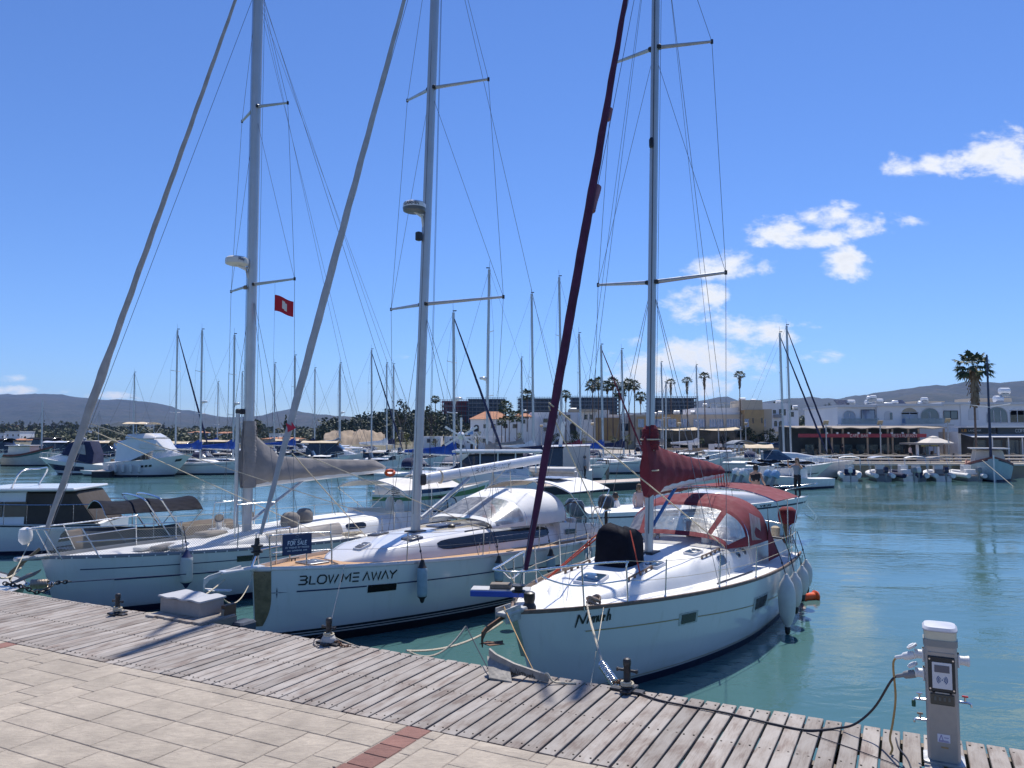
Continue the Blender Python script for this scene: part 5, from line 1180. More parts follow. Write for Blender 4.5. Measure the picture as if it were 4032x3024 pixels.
tube('boom_vang', [bb.M(2.08)+Vector((-.16, 0, 0)), (-5.25, 0, 2.53), (-6.0, 0, 2.92)], [.05, .05, .045], ALU, bb.root, 8)
for q, (x, y) in enumerate(((-7.0, .35), (-7.05, -.3), (-7.1, .1))): tube('mainsheet', [(-6.9, 0, 3.05), (x, y, bb.top(x, y)+.06)], .007, ROPE, bb.root, 5)
for sd_, px in ((1, .9), (-1, -.9)): tube('lazy_line', [(-7.6, 0, 3.2), (-6.6, px, bb.top(-6.6, px)+.05)], .009, ROPE, bb.root, 5)
# hood, bimini, wheels
WHT = WHITEC
sprayhood(bb, [(-5.65, 1.05, 1.80, 2.00), (-6.75, 1.22, 1.78, 2.44), (-7.35, 1.26, 1.78, 2.60), (-8.3, 1.30, 1.78, 2.54)], WHT, WHT, wins=((.03, .24), (.245, .5), (.505, .755), (.76, .97)), top0=.93)
bimini(bb, [-8.3, -9.2, -10.2], 1.45, 2.50, 2.78, WHT, legs=[(-9.4, 1.45, 1.5)]*3, sagx=.03)
MB().slab(lambda a, v: Vector((-8.75-.9*a, .9*v-.2, 2.80)), 2, 2, (0, 0, .015)).build('solar_panel', mat('solar_grey', (.22, .24, .30), .3), bb.root, 0)
for sd_ in (1, -1):
    w = MB().tube([(-9.45, sd_*.75+.42*math.cos(a), 1.72+.42*math.sin(a)) for a in [i*PI/12 for i in range(24)]], .016, 6, closed=True).build('steering_wheel', BLACK, bb.root, 50)
    for q in range(5): MB().tube([(-9.45, sd_*.75, 1.72), (-9.45, sd_*.75+.42*math.cos(q*1.257), 1.72+.42*math.sin(q*1.257))], .007, 5).build('spoke', STEEL, w, 50)
    MB().box((-9.35, sd_*.75, 1.42), (.2, .25, .6), ch=.03).build('pedestal', GEL, bb.root, 30)
MB().lathe([(.08, -.05), (.22, .0), (.24, .12), (.2, .3), (.10, .36)], 10, (-10.5, 1.15, 1.95)).build('outboard_motor', mat('outboard_dark', (.06, .07, .08), .4), bb.root, 50)
MB().tube([(-10.5, 1.15, 1.95), (-10.5, 1.15, 1.15)], .05, 6).build('outboard_leg', BLACK, bb.root, 50)
# red lifebuoy in its cover at the rail
MB().tube([(-8.6+.0, -1.62+.0, 1.78)+Vector() if False else Vector((-8.7+.20*math.cos(a), -1.66, 1.72+.24*math.sin(a))) for a in [i*PI/9 for i in range(18)]], .065, 8, closed=True).build('lifebuoy', mat('buoy_red', (.50, .05, .02), .6, var=.15), None, 50, 'red horseshoe lifebuoy on far rail of the BLOW ME AWAY yacht', 'lifebuoy', loc=bb.root.location, rz=bb.th+PI)
# banner on the far lifeline, read from behind
bn_m = mat('banner_vinyl', (.40, .40, .42), .7, var=.06)
e = thing('sale_banner', 'grey banner seen from behind on far rail by the steering wheel', 'banner', bb.root.location, bb.th+PI)
MB().slab(lambda a, v: Vector((-8.55-1.9*a, -1.60+.04*math.sin(a*7), 1.24+.50*v+.03*a*(1-v))), 12, 4, (0, -.006, 0)).build('cloth', bn_m, e, 40)
LT = mat('banner_print', (.62, .62, .63), .7, var=0)
sign_text('lettering', 'FOR SALE', (-10.25, -1.56, 1.48), (1, 0, 0), (0, 0, 1), .17, LT, e, .17, width=1.25, off=.0)
sign_text('lettering', '97 99400 99 80059'.replace('8', '9'), (-10.25, -1.56, 1.33), (1, 0, 0), (0, 0, 1), .07, LT, e, .2, width=1.3, off=.0)
for o_ in e.children:
    if o_.name.startswith('lettering'):
        for v in o_.data.vertices: v.co.x = -9.625*2-v.co.x; v.co.y = -1.54+.02*0+.04*math.sin((-8.55-v.co.x)/1.9*7)-.0+.012-.06+.0
# fenders
fl = ['blue-grey fender hanging nearest the BLOW ME AWAY lettering', 'second blue-grey fender from bow on the BLOW ME AWAY side', 'third blue-grey fender from bow on the BLOW ME AWAY side', 'aftmost blue-grey fender on the BLOW ME AWAY side']
for k, (px, yt, yb) in enumerate(((1646, 2196, 2362), (1946, 2180, 2300), (2151, 2155, 2262), (2300, 2122, 2205))):
    u, t = bb.hs(px, max(yt+20, 2215 if k == 0 else yt+16)); p = bb.S(u, 1, 1); r = .105
    tp = bb.W(Vector((p.x, p.y+r+.02, 0))); d = math.hypot(tp.x, tp.y); 
    z0 = CH-(yt-HOR)*tp.y/FPX*1.0; z1 = CH-(yb-HOR)*tp.y/FPX
    make_fender((tp.x, tp.y, z0), max(.55, (z0-z1)), r, FENDB, fl[k], 'blue-grey fenders on the BLOW ME AWAY side', RUBBER, bb.W(Vector((p.x, p.y-.03, p.z+.55))), ROPED)
# FOR SALE board on the pulpit
sg = thing('for_sale_sign', 'dark blue FOR SALE board tied to bow rail of the BLOW ME AWAY yacht', 'sign')
c0 = bb.cl(1108, 2150, .42); c1 = bb.cl(1208, 2150, .60)
SB = mat('sign_blue', (.012, .03, .10), .4, var=.08); SW = mat('sign_white', (.62, .66, .72), .5, var=0)
d = Vector((-(.86), .36, 0)).normalized(); sg.location = bb.W((-.42, .32, zp-.36)); sg.scale = (.76, 1, .86); ang = math.atan2((bb.X*d.x+bb.Y*d.y).y, (bb.X*d.x+bb.Y*d.y).x); sg.rotation_euler = (0, 0, ang)
MB().box((.36, -.02, .20), (.72, .012, .44), ch=.003).build('board', SB, sg, 0)
for (tx, x_, z_, w_, h_, ww) in (('FOR SALE', .13, .19, .46, .085, .20), ('357 99000400  357 99000030'.replace('  ', ' '), .07, .12, .58, .032, .16), ('www yunmarine com'.replace('y', 'u').replace('w', 'u'), .12, .055, .48, .04, .16), ('marine', .26, .30, .20, .025, .16)):
    tx = ''.join(ch if ch in FONT else 'n' for ch in tx); sign_text('lettering', tx, (x_, -.0285, z_), (1, 0, 0), (0, 0, 1), h_, SW, sg, ww, width=w_, slant=.15 if tx == 'FOR SALE' else 0., off=.002)
MB().tube([(.36+.04*math.cos(g), -.029, .37+.025*math.sin(g)) for g in [i*PI/7 for i in range(14)]], .006, 4, closed=True).build('logo_ring', mat('sign_grey', (.12, .18, .26), .5), sg, 0)
# bow lines of this yacht
tube('mooring_line', sag(bb.W((.0, .05, bb.fb-.05)), at(860, 2330, 12.6), .35, 12), .010, ROPE, label='thin slack line from the BLOW ME AWAY stem to wooden box', cat='rope')
tube('mooring_line', [bb.W(bb.S(.14, 1.02, 1, .02)), bp2+Vector((0, 0, .16))], .006, WIRE, label='thin wire from the BLOW ME AWAY rail down to middle bollard', cat='rope')
tube('mooring_line', smooth_path([bp2+Vector((.05, 0, .1)), G(1340, 2520, PZ+.05), G(1415, 2548, PZ+.01)]), .007, ROPE, label='short frayed line right of middle bollard on planks', cat='rope')
tube('mooring_line', smooth_path([bp2+Vector((-.05, 0, .12)), G(1245, 2512, PZ+.06), G(1235, 2535, PZ+.012), G(1255, 2550, PZ+.012)]), .006, ROPED, label='short dark line left of middle bollard on planks', cat='rope')
# ================================================================== the left yacht
ba = Boat('sailing_yacht', 'white sailing yacht with two thin navy stripes and grey sail cover, leftmost at the boardwalk', (-10.045, 16.616, .888, 11.642, 3.8, 1.363, 1.205, 1.2, .622, .366), group='yachts moored bow-to at the boardwalk')
ba.hull(HULLG, GELD)
ba.band('boot_stripe', BOOT, 0, 1, ba.zt(.0), ba.zt(.16), 40)
for tt in (.80, .60):
    ba.band('cove_stripe', NVS, .05 if tt > .7 else .10, 1, lambda u: tt-.008+.03*u, lambda u: tt+.008+.03*u, 40)
ba.toerail(mat('rail_grey', (.22, .23, .25), .5, .3), .05, .03)
dot = MB()
for k in range(46):
    u = .02+.96*k/45
    for sd_ in (1,):
        p = ba.S(u, 1, sd_, .016); dot.lathe([(.018, 0), (.018, .006)], 8, p+Vector((0, 0, .0)), Matrix.Rotation(-PI/2, 3, 'X'))
dot.build('rail_bolts', mat('rail_bolt', (.75, .75, .73), .4, var=0), ba.root, 0, kind='stuff')
q = [ba.hs(*p) for p in ((933, 2190), (1015, 2183), (1015, 2205), (933, 2212))]
MB().grid(lambda a, v: ba.S((q[3][0]*(1-a)+q[2][0]*a)*(1-v)+(q[0][0]*(1-a)+q[1][0]*a)*v, (q[3][1]*(1-a)+q[2][1]*a)*(1-v)+(q[0][1]*(1-a)+q[1][1]*a)*v, 1, .009), 6, 2, True).build('hull_window', GLASSD, ba.root, 40)
ba.roof([(-3.4, .30, .02), (-3.9, .75, .12), (-5.2, 1.05, .28), (-7.0, 1.2, .40), (-9.0, 1.25, .45), (-9.3, 1.22, .42)], GELD)
for (x, wd) in ((-6.2, 1.0), (-7.6, .7)):
    for sd_ in (1, -1): ba.side_window('coach_window', GLASSD, x+wd/2, x-wd/2, .35, .72, sd_)
MB().slab(lambda a, v: ba.rs(-4.9-2.2*a, .15+.8*v, .012), 8, 4, (0, .004, .008)).build('window_cover', mat('taupe_cloth', (.42, .38, .34), .9, var=.1, bump=.3), ba.root, 40)
for sd_ in (1, -1): MB().loft([[(x, sd_*1.30, z), (x, sd_*.95, z), (x, sd_*.95, z2), (x, sd_*1.24, z2)] for x, z, z2 in ((-9.2, 1.2, 1.70), (-10.4, 1.15, 1.60), (-11.3, 1.15, 1.5))], flip=sd_ > 0).build('cockpit_coaming', GELD, ba.root, 40)
for (px, py) in ((862, 2062), (982, 2064)):
    p = ba.cz(px, py, 1.50); z = ba.top(p.x, p.y)
    bx_ = MB().loft([[(p.x+a*.26*k, p.y+b_*.2*k, z+zz) for a, b_ in ((-1,-1),(1,-1),(1,1),(-1,1))] for zz, k in ((-.02, 1.1), (.16, .9), (.19, .8))]).build('dorade_box', GELD, ba.root, 30)
    dirv = Vector((.5, .85, 0)).normalized()
    pts = [Vector((p.x, p.y, z+.18)), Vector((p.x, p.y, z+.34)), Vector((p.x, p.y, z+.44))+dirv*.03, Vector((p.x, p.y, z+.48))+dirv*.10]
    MB().tube(pts, [.09, .085, .10, .13], 12, cap=False).build('vent_cowl', GEL, bx_, 60)
    MB().tube([pts[-1]+dirv*.002, pts[-1]-dirv*.02], .10, 12).build('vent_mouth', mat('vent_dark', (.35, .30, .24), .7), bx_, 40)
p = ba.cz(830, 2105, 1.40); MB().box((p.x, p.y, ba.top(p.x, p.y)+.06), (.7, .55, .09), rz=.2, ch=.04).build('hatch_cushion', mat('cushion_taupe', (.34, .29, .24), .9, var=.15, bump=.3), ba.root, 50)
for k in range(3): MB().box((-2.2-.25*k, .25+.2*k, ba.deckz(-2.3, .3)+.06+.01*k), (.75, .30, .08), rz=.3+.25*k, ch=.035).build('deck_sails', WHITEC if k != 1 else GREYC, ba.root, 50)
# pulpit with netting
zp = ba.fb+.62
pp = MB().tube(smooth_path([(-2.55, -1.15, ba.deckz(-2.5, 1.1)), (-2.5, -1.12, zp-.06), (-2.4, -1.08, zp), (-1.0, -.62, zp), (0.1, -.22, zp+.02), (.28, 0, zp+.02), (.1, .22, zp+.02), (-1.0, .62, zp), (-2.4, 1.08, zp), (-2.5, 1.12, zp-.06), (-2.55, 1.15, ba.deckz(-2.5, 1.1))], 5), .0145, 8).build('pulpit', STEEL, ba.root, 60)
for sd_ in (1, -1): MB().tube([(-.95, sd_*.62, ba.deckz(-.95, .6)), (-.6, sd_*.48, zp)], .0135, 8).tube([(-.3, sd_*.30, ba.deckz(-.3, .25)), (.05, sd_*.24, zp)], .0135, 8).tube([(-.5, sd_*.45, zp-.30), (-2.53, sd_*1.13, zp-.30)], .0125, 8).build('pulpit_brace', STEEL, pp, 60)
ba.stanchions([.32, .45, .58, .72, .86], start=(-2.5, 1.12, zp-.03), end=(-11.0, 1.6, 1.85), wm=ROPE, wr=.0045)
NETM = mat('netting_cord', (.45, .42, .36), .9, var=.1); net = MB()
def rail(u, v): 
    x = -.05-4.9*u; yb = ba.b(min(1, -x/ba.L))-.05; y0 = max(.12, yb); return Vector((x, y0+.02*v, ba.zd(-x/ba.L)+.03+(.56-.03*math.sin(u*9))*v))
NU, NV = 92, 10
for i in range(-NV, NU+NV):
    for s_ in (1, -1):
        pts = []
        for j in range(NV+1):
            u = (i+s_*j)/NU
            if 0 <= u <= 1: pts.append(rail(u, j/NV))
        if len(pts) > 1: net.tube(pts, .0042, 3, cap=False)
net.build('guard_net', NETM, ba.root, 0, kind='stuff')
# rig
ba.mast((972, 2067), (1017, 0), 16.5, .09, .135, zb=ba.deckz(-4.86, 0)+.1)
ba.spreaders([(985, 1120), (1003, 420)], [(1160, 1098), (1133, 405)], [(910, 1148), (953, 478)], 16.4, -5.2, 1.6)
furled(ba, 'furled_headsail', ba.cl(182, 2090), ba.cl(935, 0)+Vector((-.1, 0, .5)), [(0, .045), (.08, .07), (.18, .09), (.25, .10), (.28, .072), (.5, .062), (.8, .048), (1, .036)], mat('putty_sail_cover', (.40, .36, .33), .9, var=.15, bump=.4, bscale=14), 13, amp=.07)
tube('forestay', [(.0, 0, ba.fb+.1), ba.M(16.4)], .006, WIRE, ba.root, 6); tube('backstay', [ba.M(16.4), (-11.6, 0, 1.3)], .006, WIRE, ba.root, 6)
for sd_ in (1, -1):
    for k in range(2): tube('running_backstay', [ba.M(16.3-.4*k), (-10.6-.4*k, sd_*1.55, 1.3)], .0045, WIRE, ba.root, 5)
for o_ in (.17, .19, -.18): tube('halyard', [ba.M(16.2)+Vector((o_, .03, 0)), ba.M(1.9)+Vector((o_*1.1, .05, 0))], .0045, ROPED, ba.root, 5)
tube('spinnaker_pole', [ba.M(1.6)+Vector((.30, -.05, 0)), ba.M(4.55)+Vector((.30, -.05, 0))], .055, ALU, ba.root, 8); MB().box(ba.M(4.6)+Vector((.22, -.05, 0)), (.28, .12, .14), ch=.03).build('pole_end', BLACK, ba.root, 30)
o, c = radar(ba, 7.55+1.0, .46, .30, mat('radar_old', (.62, .60, .56), .5, var=.06))
a0 = math.atan2(*((cam.location-ba.W(c)).dot(ba.Y), (cam.location-ba.W(c)).dot(ba.X)))
st, wd2 = text_strokes('Raymarine' if False else 'Ray'); mb = MB(); strokes_mesh(mb, st, lambda x, y: c+Vector((.302*math.cos(a0+.15+x*.07/.3), .302*math.sin(a0+.15+x*.07/.3), -.01+y*.075)), .2); mb.build('radar_lettering', NVS, o, 0)
MB().lathe([(.05, -.05), (.06, 0), (.03, .05)], 8, ba.M(7.9)+Vector((.2, 0, 0))).build('mast_light', BRASS, ba.root, 40)
b0, b1 = Vector((-5.1, 0, 2.70)), Vector((-9.6, 0, 2.92))
mb = MB(); mb.loft([[p+Vector((0, .07*math.cos(g), .10*math.sin(g))) for g in [2*PI*k/12 for k in range(12)]] for p in (b0, b1)]); mb.build('boom', GEL, ba.root, 40)
sail_cover(ba, [(-4.68, 2.62, 4.05, .16), (-4.95, 2.62, 4.1, .22), (-5.25, 2.68, 3.85, .25), (-5.8, 2.72, 3.42, .25), (-6.6, 2.76, 3.34, .22), (-8.0, 2.82, 3.26, .19), (-9.2, 2.88, 3.22, .16), (-9.62, 2.92, 3.02, .08)], GREYC)
furled(ba, 'cover_collar', ba.M(2.6), ba.M(4.35), [(0, .20), (.3, .21), (.8, .19), (1, .17)], GREYC, 2, amp=.05)
tube('boom_vang', [ba.M(1.75)+Vector((-.16, 0, 0)), (-6.6, 0, 2.70)], [.045, .04], ALU, ba.root, 8)
for k, (x, y) in enumerate(((-7.6, .2), (-7.8, -.2), (-8.0, .1), (-8.1, 0.))): tube('mainsheet', [(-7.4-.2*k, 0, 2.72), (x, y, ba.top(x, y)+.06)], .0065, ROPE if k % 2 else ROPED, ba.root, 5)
for sd_ in (1, -1):
    MB().tube(smooth_path([(-4.2, sd_*.55, ba.top(-4.2, .5)), (-4.25, sd_*.52, 2.15), (-4.4, sd_*.5, 2.22), (-5.3, sd_*.5, 2.22), (-5.4, sd_*.5, 2.15), (-5.45, sd_*.55, ba.top(-5.4, .5))], 5), .014, 6).build('mast_rail', STEEL, ba.root, 60)
TAUPEB = mat('taupe_bag', (.22, .20, .18), .9, var=.15, bump=.3)
for (x, y, s_) in ((-5.9, .45, 1.), (-6.5, .25, .9)): MB().lathe([(.22*s_, 0), (.26*s_, .1), (.25*s_, .28), (.16*s_, .38), (.04, .40)], 10, (x, y, ba.top(x, y)-.02)).build('deck_bag', TAUPEB, ba.root, 60)
MB().tube([Vector((-7.2+.24*math.cos(g*2.4)+.1*math.sin(g), 1.45+.14*math.sin(g*2.4), ba.deckz(-7.2, 1.4)+.04+.09*abs(math.sin(g*.7)))) for g in [i*.4 for i in range(90)]], .009, 5).build('rope_heap', ROPE, ba.root, 60)
# stern awning, ladder and gear
aw = bimini(ba, [-9.0, -10.2, -11.6], 1.5, 2.35, 2.62, mat('patched_white_awning', (.66, .63, .58), .85, var=.12, bump=.5, bscale=5), name='cockpit_awning', legs=[(-10.2, 1.5, 1.5)]*3, sagx=.10)
MB().slab(lambda a, v: Vector((-11.3-1.3*a, .9*(2*v-1)+.1*math.sin(a*5), 2.58-.10*a+.07*math.sin(a*6+v*7)+.05*math.sin(v*13))), 14, 12, (0, 0, -.03)).build('folded_awning', mat('crumpled_awning', (.62, .60, .57), .85, var=.08, bump=.6, bscale=4), aw, 60)
gw = MB()
for k in range(16): MB().box((-11.2, -1.2, 1.35+.065*k), (.06, .36, .028)).build('louvre', BLACK, aw, 0)
for (x, y) in ((-9.8, .5), (-10.4, -.6)): MB().lathe([(.14, 0), (.16, .1), (.15, .30), (.08, .42), (.02, .44)], 12, (x, y, 1.55)).build('vent_cowl', GEL, ba.root, 50)
for x in (-10.9, -11.3): MB().tube(smooth_path([(x, 1.5, 1.2), (x, 1.5, 1.85), (x-.1, 1.2, 2.0), (x-.1, .6, 2.0)], 4), .02, 6).build('stern_frame', BLACK, ba.root, 50)
plough_anchor('anchor', BRASS, ba.root, Matrix.Translation((.30, 0, ba.fb-.02)) @ Matrix.Rotation(.7, 4, 'Y'), 1.0)
MB().box((.15, 0, ba.fb+.03), (.7, .22, .08), ch=.02).build('bow_roller', GALV, ba.root, 30)
MB().lathe([(.06, -.2), (.13, -.12), (.14, 0), (.12, .12), (.05, .16)], 12, (.25, -.2, ba.fb+.5)).build('lantern', GEL, ba.root, 40)
# flag hanging from the port spreader
fp_ = ba.W(ba.tips[1][0]).lerp(ba.W(ba.M(ba.tips[1][0].z)), .45)+Vector((0, 0, -.35))
fg = thing('pennant', 'red flag with white emblem flying below the left yacht spreader', 'flag', fp_, .2); fg.scale = (.85,)*3
def fpos(a, v): return Vector((.56*a, .04*math.sin(a*8), -.14*a-.05*a*a+v*(.50-.02*a)-.5+.02*math.sin(a*7)))
MB().slab(fpos, 14, 6, (0, .004, 0)).build('cloth', mat('flag_red', (.42, .012, .03), .8, var=.1), fg, 60)
for (a0, a1, v0, v1) in ((.40, .56, .28, .78), (.52, .66, .22, .70)):
    MB().grid(lambda a, v: fpos(a0+(a1-a0)*a, v0+(v1-v0)*v)+Vector((0, -.006, 0)), 4, 4).build('emblem', mat('flag_white', (.62, .6, .58), .8, var=0), fg, 60)
tube('flag_halyard', [Vector((0, 0, .35)), Vector((.0, 0, -3.9))], .003, ROPED, fg, 4)
# emblem on the middle yacht's cover (lies on the sail)
pc_ = bb.cl(1143, 1680); d = (bb.cl(1200, 1500)-bb.cl(1100, 1870)).normalized(); cw = bb.X*d.x+Vector((0, 0, d.z)); tocam = (cam.location-bb.W(pc_)).normalized(); sx_ = tocam.cross(cw).normalized()
em = MB(); base = bb.W(pc_)+tocam*.09
em.poly([base+sx_*x+cw*z for x, z in ((-.11, .0), (.0, .10), (-.02, .02), (.10, .05), (.04, -.05), (.02, -.12))][::-1], tocam*.003)
em.build('sail_emblem', mat('emblem_red', (.48, .02, .05), .7, var=.1), None, 0, 'red angular emblem on lower grey headsail of the BLOW ME AWAY yacht', 'emblem')
# fender, mooring gear of this yacht
u, t = ba.hs(722, 2205); p = ba.S(u, 1, 1); make_fender(ba.W(Vector((p.x, p.y+.16, p.z+.10))), .86, .135, FEND, 'white fender with blue ends on the left yacht side', 'fenders of the left yacht', mat('fender_blue_end', (.02, .03, .10), .5), ba.W(Vector((p.x, p.y-.03, p.z+.62))), ROPED)
tube('mooring_line', sag(bp1+Vector((0, 0, .07)), bb.W((.55, .0, bb.fb-.1)), .25, 14), .014, ROPE, label='cream mooring line from left bollard up past wooden box to anchor', cat='rope')
tube('mooring_line', [at(278, 2292, 14.9), ba.W(ba.S(.26, .62, 1, .03)), ba.W(ba.S(.45, .60, 1, .02))], .010, mat('navy_rope', (.02, .02, .07), .9), label='navy line lying along the left yacht topside', cat='rope')
coil('mooring_spring', at(122, 2300, 14.4), at(188, 2298, 14.5), .075, 11, .016, mat('spring_rusty', (.40, .32, .24), .4, .7, var=.2), 'rusty coil mooring spring at left end of boardwalk')
chain('mooring_chain', [at(22, 2298, 14.0), at(95, 2312, 14.0), at(140, 2332, 14.1), at(185, 2320, 14.3), at(215, 2297, 14.6), at(275, 2290, 14.9)], .085, BLACK, 'black mooring chain looping below coil spring at left end', .014)
tube('mooring_line', sag(at(0, 2275, 14.5), ba.W((.3, -.1, ba.fb-.1)), .1, 8), .018, ROPE, label='thick cream line from left frame edge to the left yacht bow', cat='rope')
tube('mooring_line', [ba.W((.28, .1, ba.fb+.35)), at(40, 2290, 14.8)], .010, ROPE, label='steep thin line from the left yacht pulpit down to chain', cat='rope')
tube('mooring_line', [ba.W(ba.cl(330, 1660)), ba.W((-8.3, .6, ba.top(-8.3, .6)+.1))], .011, ROPE, label='upper pale sheet from the left yacht headsail to cockpit', cat='rope')
tube('mooring_line', [ba.W(ba.cl(330, 1680)), ba.W((-6.4, 1.3, ba.top(-6.4, 1.3)+.1))], .011, ROPE, label='lower pale sheet from the left yacht headsail to side deck', cat='rope')
tube('mooring_line', [bb.W(bb.cl(1150, 1770)), bb.W((-5.4, .85, bb.top(-5.4, .85)+.05))], .010, ROPE, label='pale sheet from the BLOW ME AWAY headsail to near roof track', cat='rope')
tube('mooring_line', [bb.W(bb.cl(1150, 1785)), bb.W((-3.6, -.95, bb.top(-3.6, .95)+.05))], .010, ROPE, label='pale sheet from the BLOW ME AWAY headsail to far roof track', cat='rope')
tube('mooring_line', [bn.W(bn.cl(2160, 1585)), bn.W((-6.3, 1.0, bn.top(-6.3, 1.0)+.05))], .012, ROPE, label='pale flecked sheet from the Nimueh headsail to near roof track', cat='rope')
tube('mooring_line', [bn.W(bn.cl(2160, 1600)), bn.W((-5.6, -1.15, bn.top(-5.6, -1.1)+.05))], .012, ROPE, label='pale flecked sheet from the Nimueh headsail to far side deck', cat='rope')
# wooden box on a landing stage between the two yachts
A0 = G(612, 2400, PZ+.03); stage = thing('landing_stage', 'small weathered board platform jutting from boardwalk under grey box', 'platform', G(560, 2425, PZ), PA)
for k in range(6): MB().box((.18+.185*k, .30, .015), (.175, .62+random.uniform(-.03, .03), .03), ch=.004).build('board', PLANK, stage, 0)
MB().box((.65, .30, -.07), (1.15, .08, .13)).build('bearer', BEAM, stage, 0); MB().box((1.20, .30, -.10), (.06, .6, .22)).build('end_board', BEAM, stage, 0)
bxp = G(740, 2418, PZ+.04)
BOXM = mat('grey_box_board', (.30, .27, .25), .85, var=.12, scale=5, bump=.2); bx_ = thing('storage_box', 'grey wooden storage box with pale warped lid at boardwalk edge', 'box', stage.matrix_world.translation if False else G(560, 2425, PZ)+PE*.52+PN*.42, PA-.02)
MB().box((0, 0, .13), (.84, .42, .20), ch=.006).build('case', BOXM, bx_, 0)
MB().slab(lambda a, v: Vector((-.445+.89*a, -.23+.46*v, .238+.010*math.sin(a*9)*v+.008*math.sin(a*17+1))), 18, 4, (0, 0, .022)).build('lid', mat('pale_lid', (.42, .42, .43), .7, var=.05), bx_, 40)
bl_ = thing('mooring_block', 'dark timber fender block between grey box and the BLOW ME AWAY bow', 'block', G(560, 2425, PZ)+PE*1.12+PN*.55, PA)
MB().box((0, 0, -.38), (.08, .22, 1.1), ch=.01).build('post', DARKW, bl_, 0); MB().box((.16, .12, -.42), (.26, .3, .7), ch=.03).build('pad', mat('pad_slate', (.06, .075, .10), .8, var=.3), bl_, 0); MB().tube([(-.12, -.1, -.55), (.02, -.12, .12)], .03, 4).build('brace', BEAM, bl_, 0)
# ================================================================== land, hills, quay
def interp(t, x):
    if x <= t[0][0]: return t[0][1]
    for a, b_ in zip(t, t[1:]):
        if x <= b_[0]: return a[1]+(b_[1]-a[1])*(x-a[0])/(b_[0]-a[0])
    return t[-1][1]
LZ = 1.15
RIDGE = [(-2500, 1600), (-1200, 1560), (-400, 1552), (0, 1556), (150, 1546), (300, 1561), (420, 1576), (600, 1590), (760, 1620), (900, 1646), (1010, 1640), (1120, 1612), (1290, 1636), (1400, 1644), (1550, 1655), (1750, 1665), (2000, 1650), (2300, 1640), (2550, 1620), (2768, 1582), (2847, 1568), (2916, 1580), (3006, 1586), (3115, 1570), (3187, 1566), (3300, 1572), (3350, 1560), (3500, 1542), (3651, 1523), (3802, 1512), (4032, 1496), (4600, 1470), (5600, 1500), (7000, 1580)]
SHORE = [(-3000, 150), (0, 135), (1400, 132), (1900, 118), (2400, 112), (2900, 100), (3150, 84), (3260, 73), (4032, 72), (7000, 70)]   # distance of the quay edge by photo column
def hsh(x, y): n = math.sin(x*12.9898+y*78.233)*43758.5453; return n-math.floor(n)
def vnoise(x, y):
    xi, yi = math.floor(x), math.floor(y); fx, fy = x-xi, y-yi; fx, fy = fx*fx*(3-2*fx), fy*fy*(3-2*fy)
    return (hsh(xi, yi)*(1-fx)+hsh(xi+1, yi)*fx)*(1-fy)+(hsh(xi, yi+1)*(1-fx)+hsh(xi+1, yi+1)*fx)*fy
def fbm(x, y, o=4): return sum(vnoise(x*2**k+k*7.3, y*2**k+k*3.1)/2**(k+1) for k in range(o))
def land_z(px, Y):
    z = LZ + max(0, Y-190)*.010*(1 if px < 1300 else (1.6 if px < 2100 else 1.3))
    return z
def ground_mat():
    m, n, b, out = new_mat('dry_ground')
    g = n.n('ShaderNodeNewGeometry'); v = g.outputs['Position']
    f = n.noise(n.mapping(v, (.012, .012, .012)), 1., 5, .6); f2 = n.noise(v, .25, 5, .65); f3 = n.noise(v, 3., 4)
    c = n.mix(n.maprange(f, .4, .6), (.13, .115, .065), (.05, .062, .026)); c = n.mix(n.maprange(f2, .45, .7, 0, .7), c, (.25, .20, .14)); c = n.mix(n.maprange(f3, .4, .8, 0, .3), c, (.12, .10, .07))
    n.set(b.inputs['Base Color'], c); b.inputs['Roughness'].default_value = .95; return m
def hill_mat():
    m, n, b, out = new_mat('hill_scrub')
    g = n.n('ShaderNodeNewGeometry'); v = g.outputs['Position']
    f = n.noise(n.mapping(v, (.0022, .0022, .006)), 1., 8, .62, .3); f2 = n.noise(n.mapping(v, (.02, .02, .02)), 1., 6, .7)
    c = n.mix(n.maprange(f, .42, .60), (.014, .026, .018), (.034, .040, .028)); c = n.mix(n.maprange(f2, .50, .72, 0, .6), c, (.095, .08, .06)); c = n.mix(n.maprange(f2, .30, .46, .7, 0), c, (.026, .036, .018))
    n.set(b.inputs['Base Color'], c); b.inputs['Roughness'].default_value = .97
    bp = n.n('ShaderNodeBump'); bp.inputs['Distance'].default_value = 14; n.set(bp.inputs['Height'], n.noise(v, .012, 7, .65)); n.set(b.inputs['Normal'], bp.outputs[0]); return m
cols = [-3000+i*110 for i in range(91)]; rad = [0, 4, 30, 60, 90, 120, 160, 220, 300, 420, 600, 850, 1200, 1700, 2300, 2600]
mb = MB()
def gp(a, v):
    px = cols[int(round(a*(len(cols)-1)))]; k = int(round(v*(len(rad)-1))); d = cam_ray(px, HOR); s = interp(SHORE, px)+rad[k]
    return Vector((d.x/d.y*s, s, land_z(px, s)+(fbm(px*.004, s*.01)-.5)*min(6, rad[k]*.006)))
mb.grid(gp, len(cols)-1, len(rad)-1, True); struct('ground', mb, ground_mat(), 60)
mb = MB(); NR = 26
hc = [-3000+i*36 for i in range(279)]
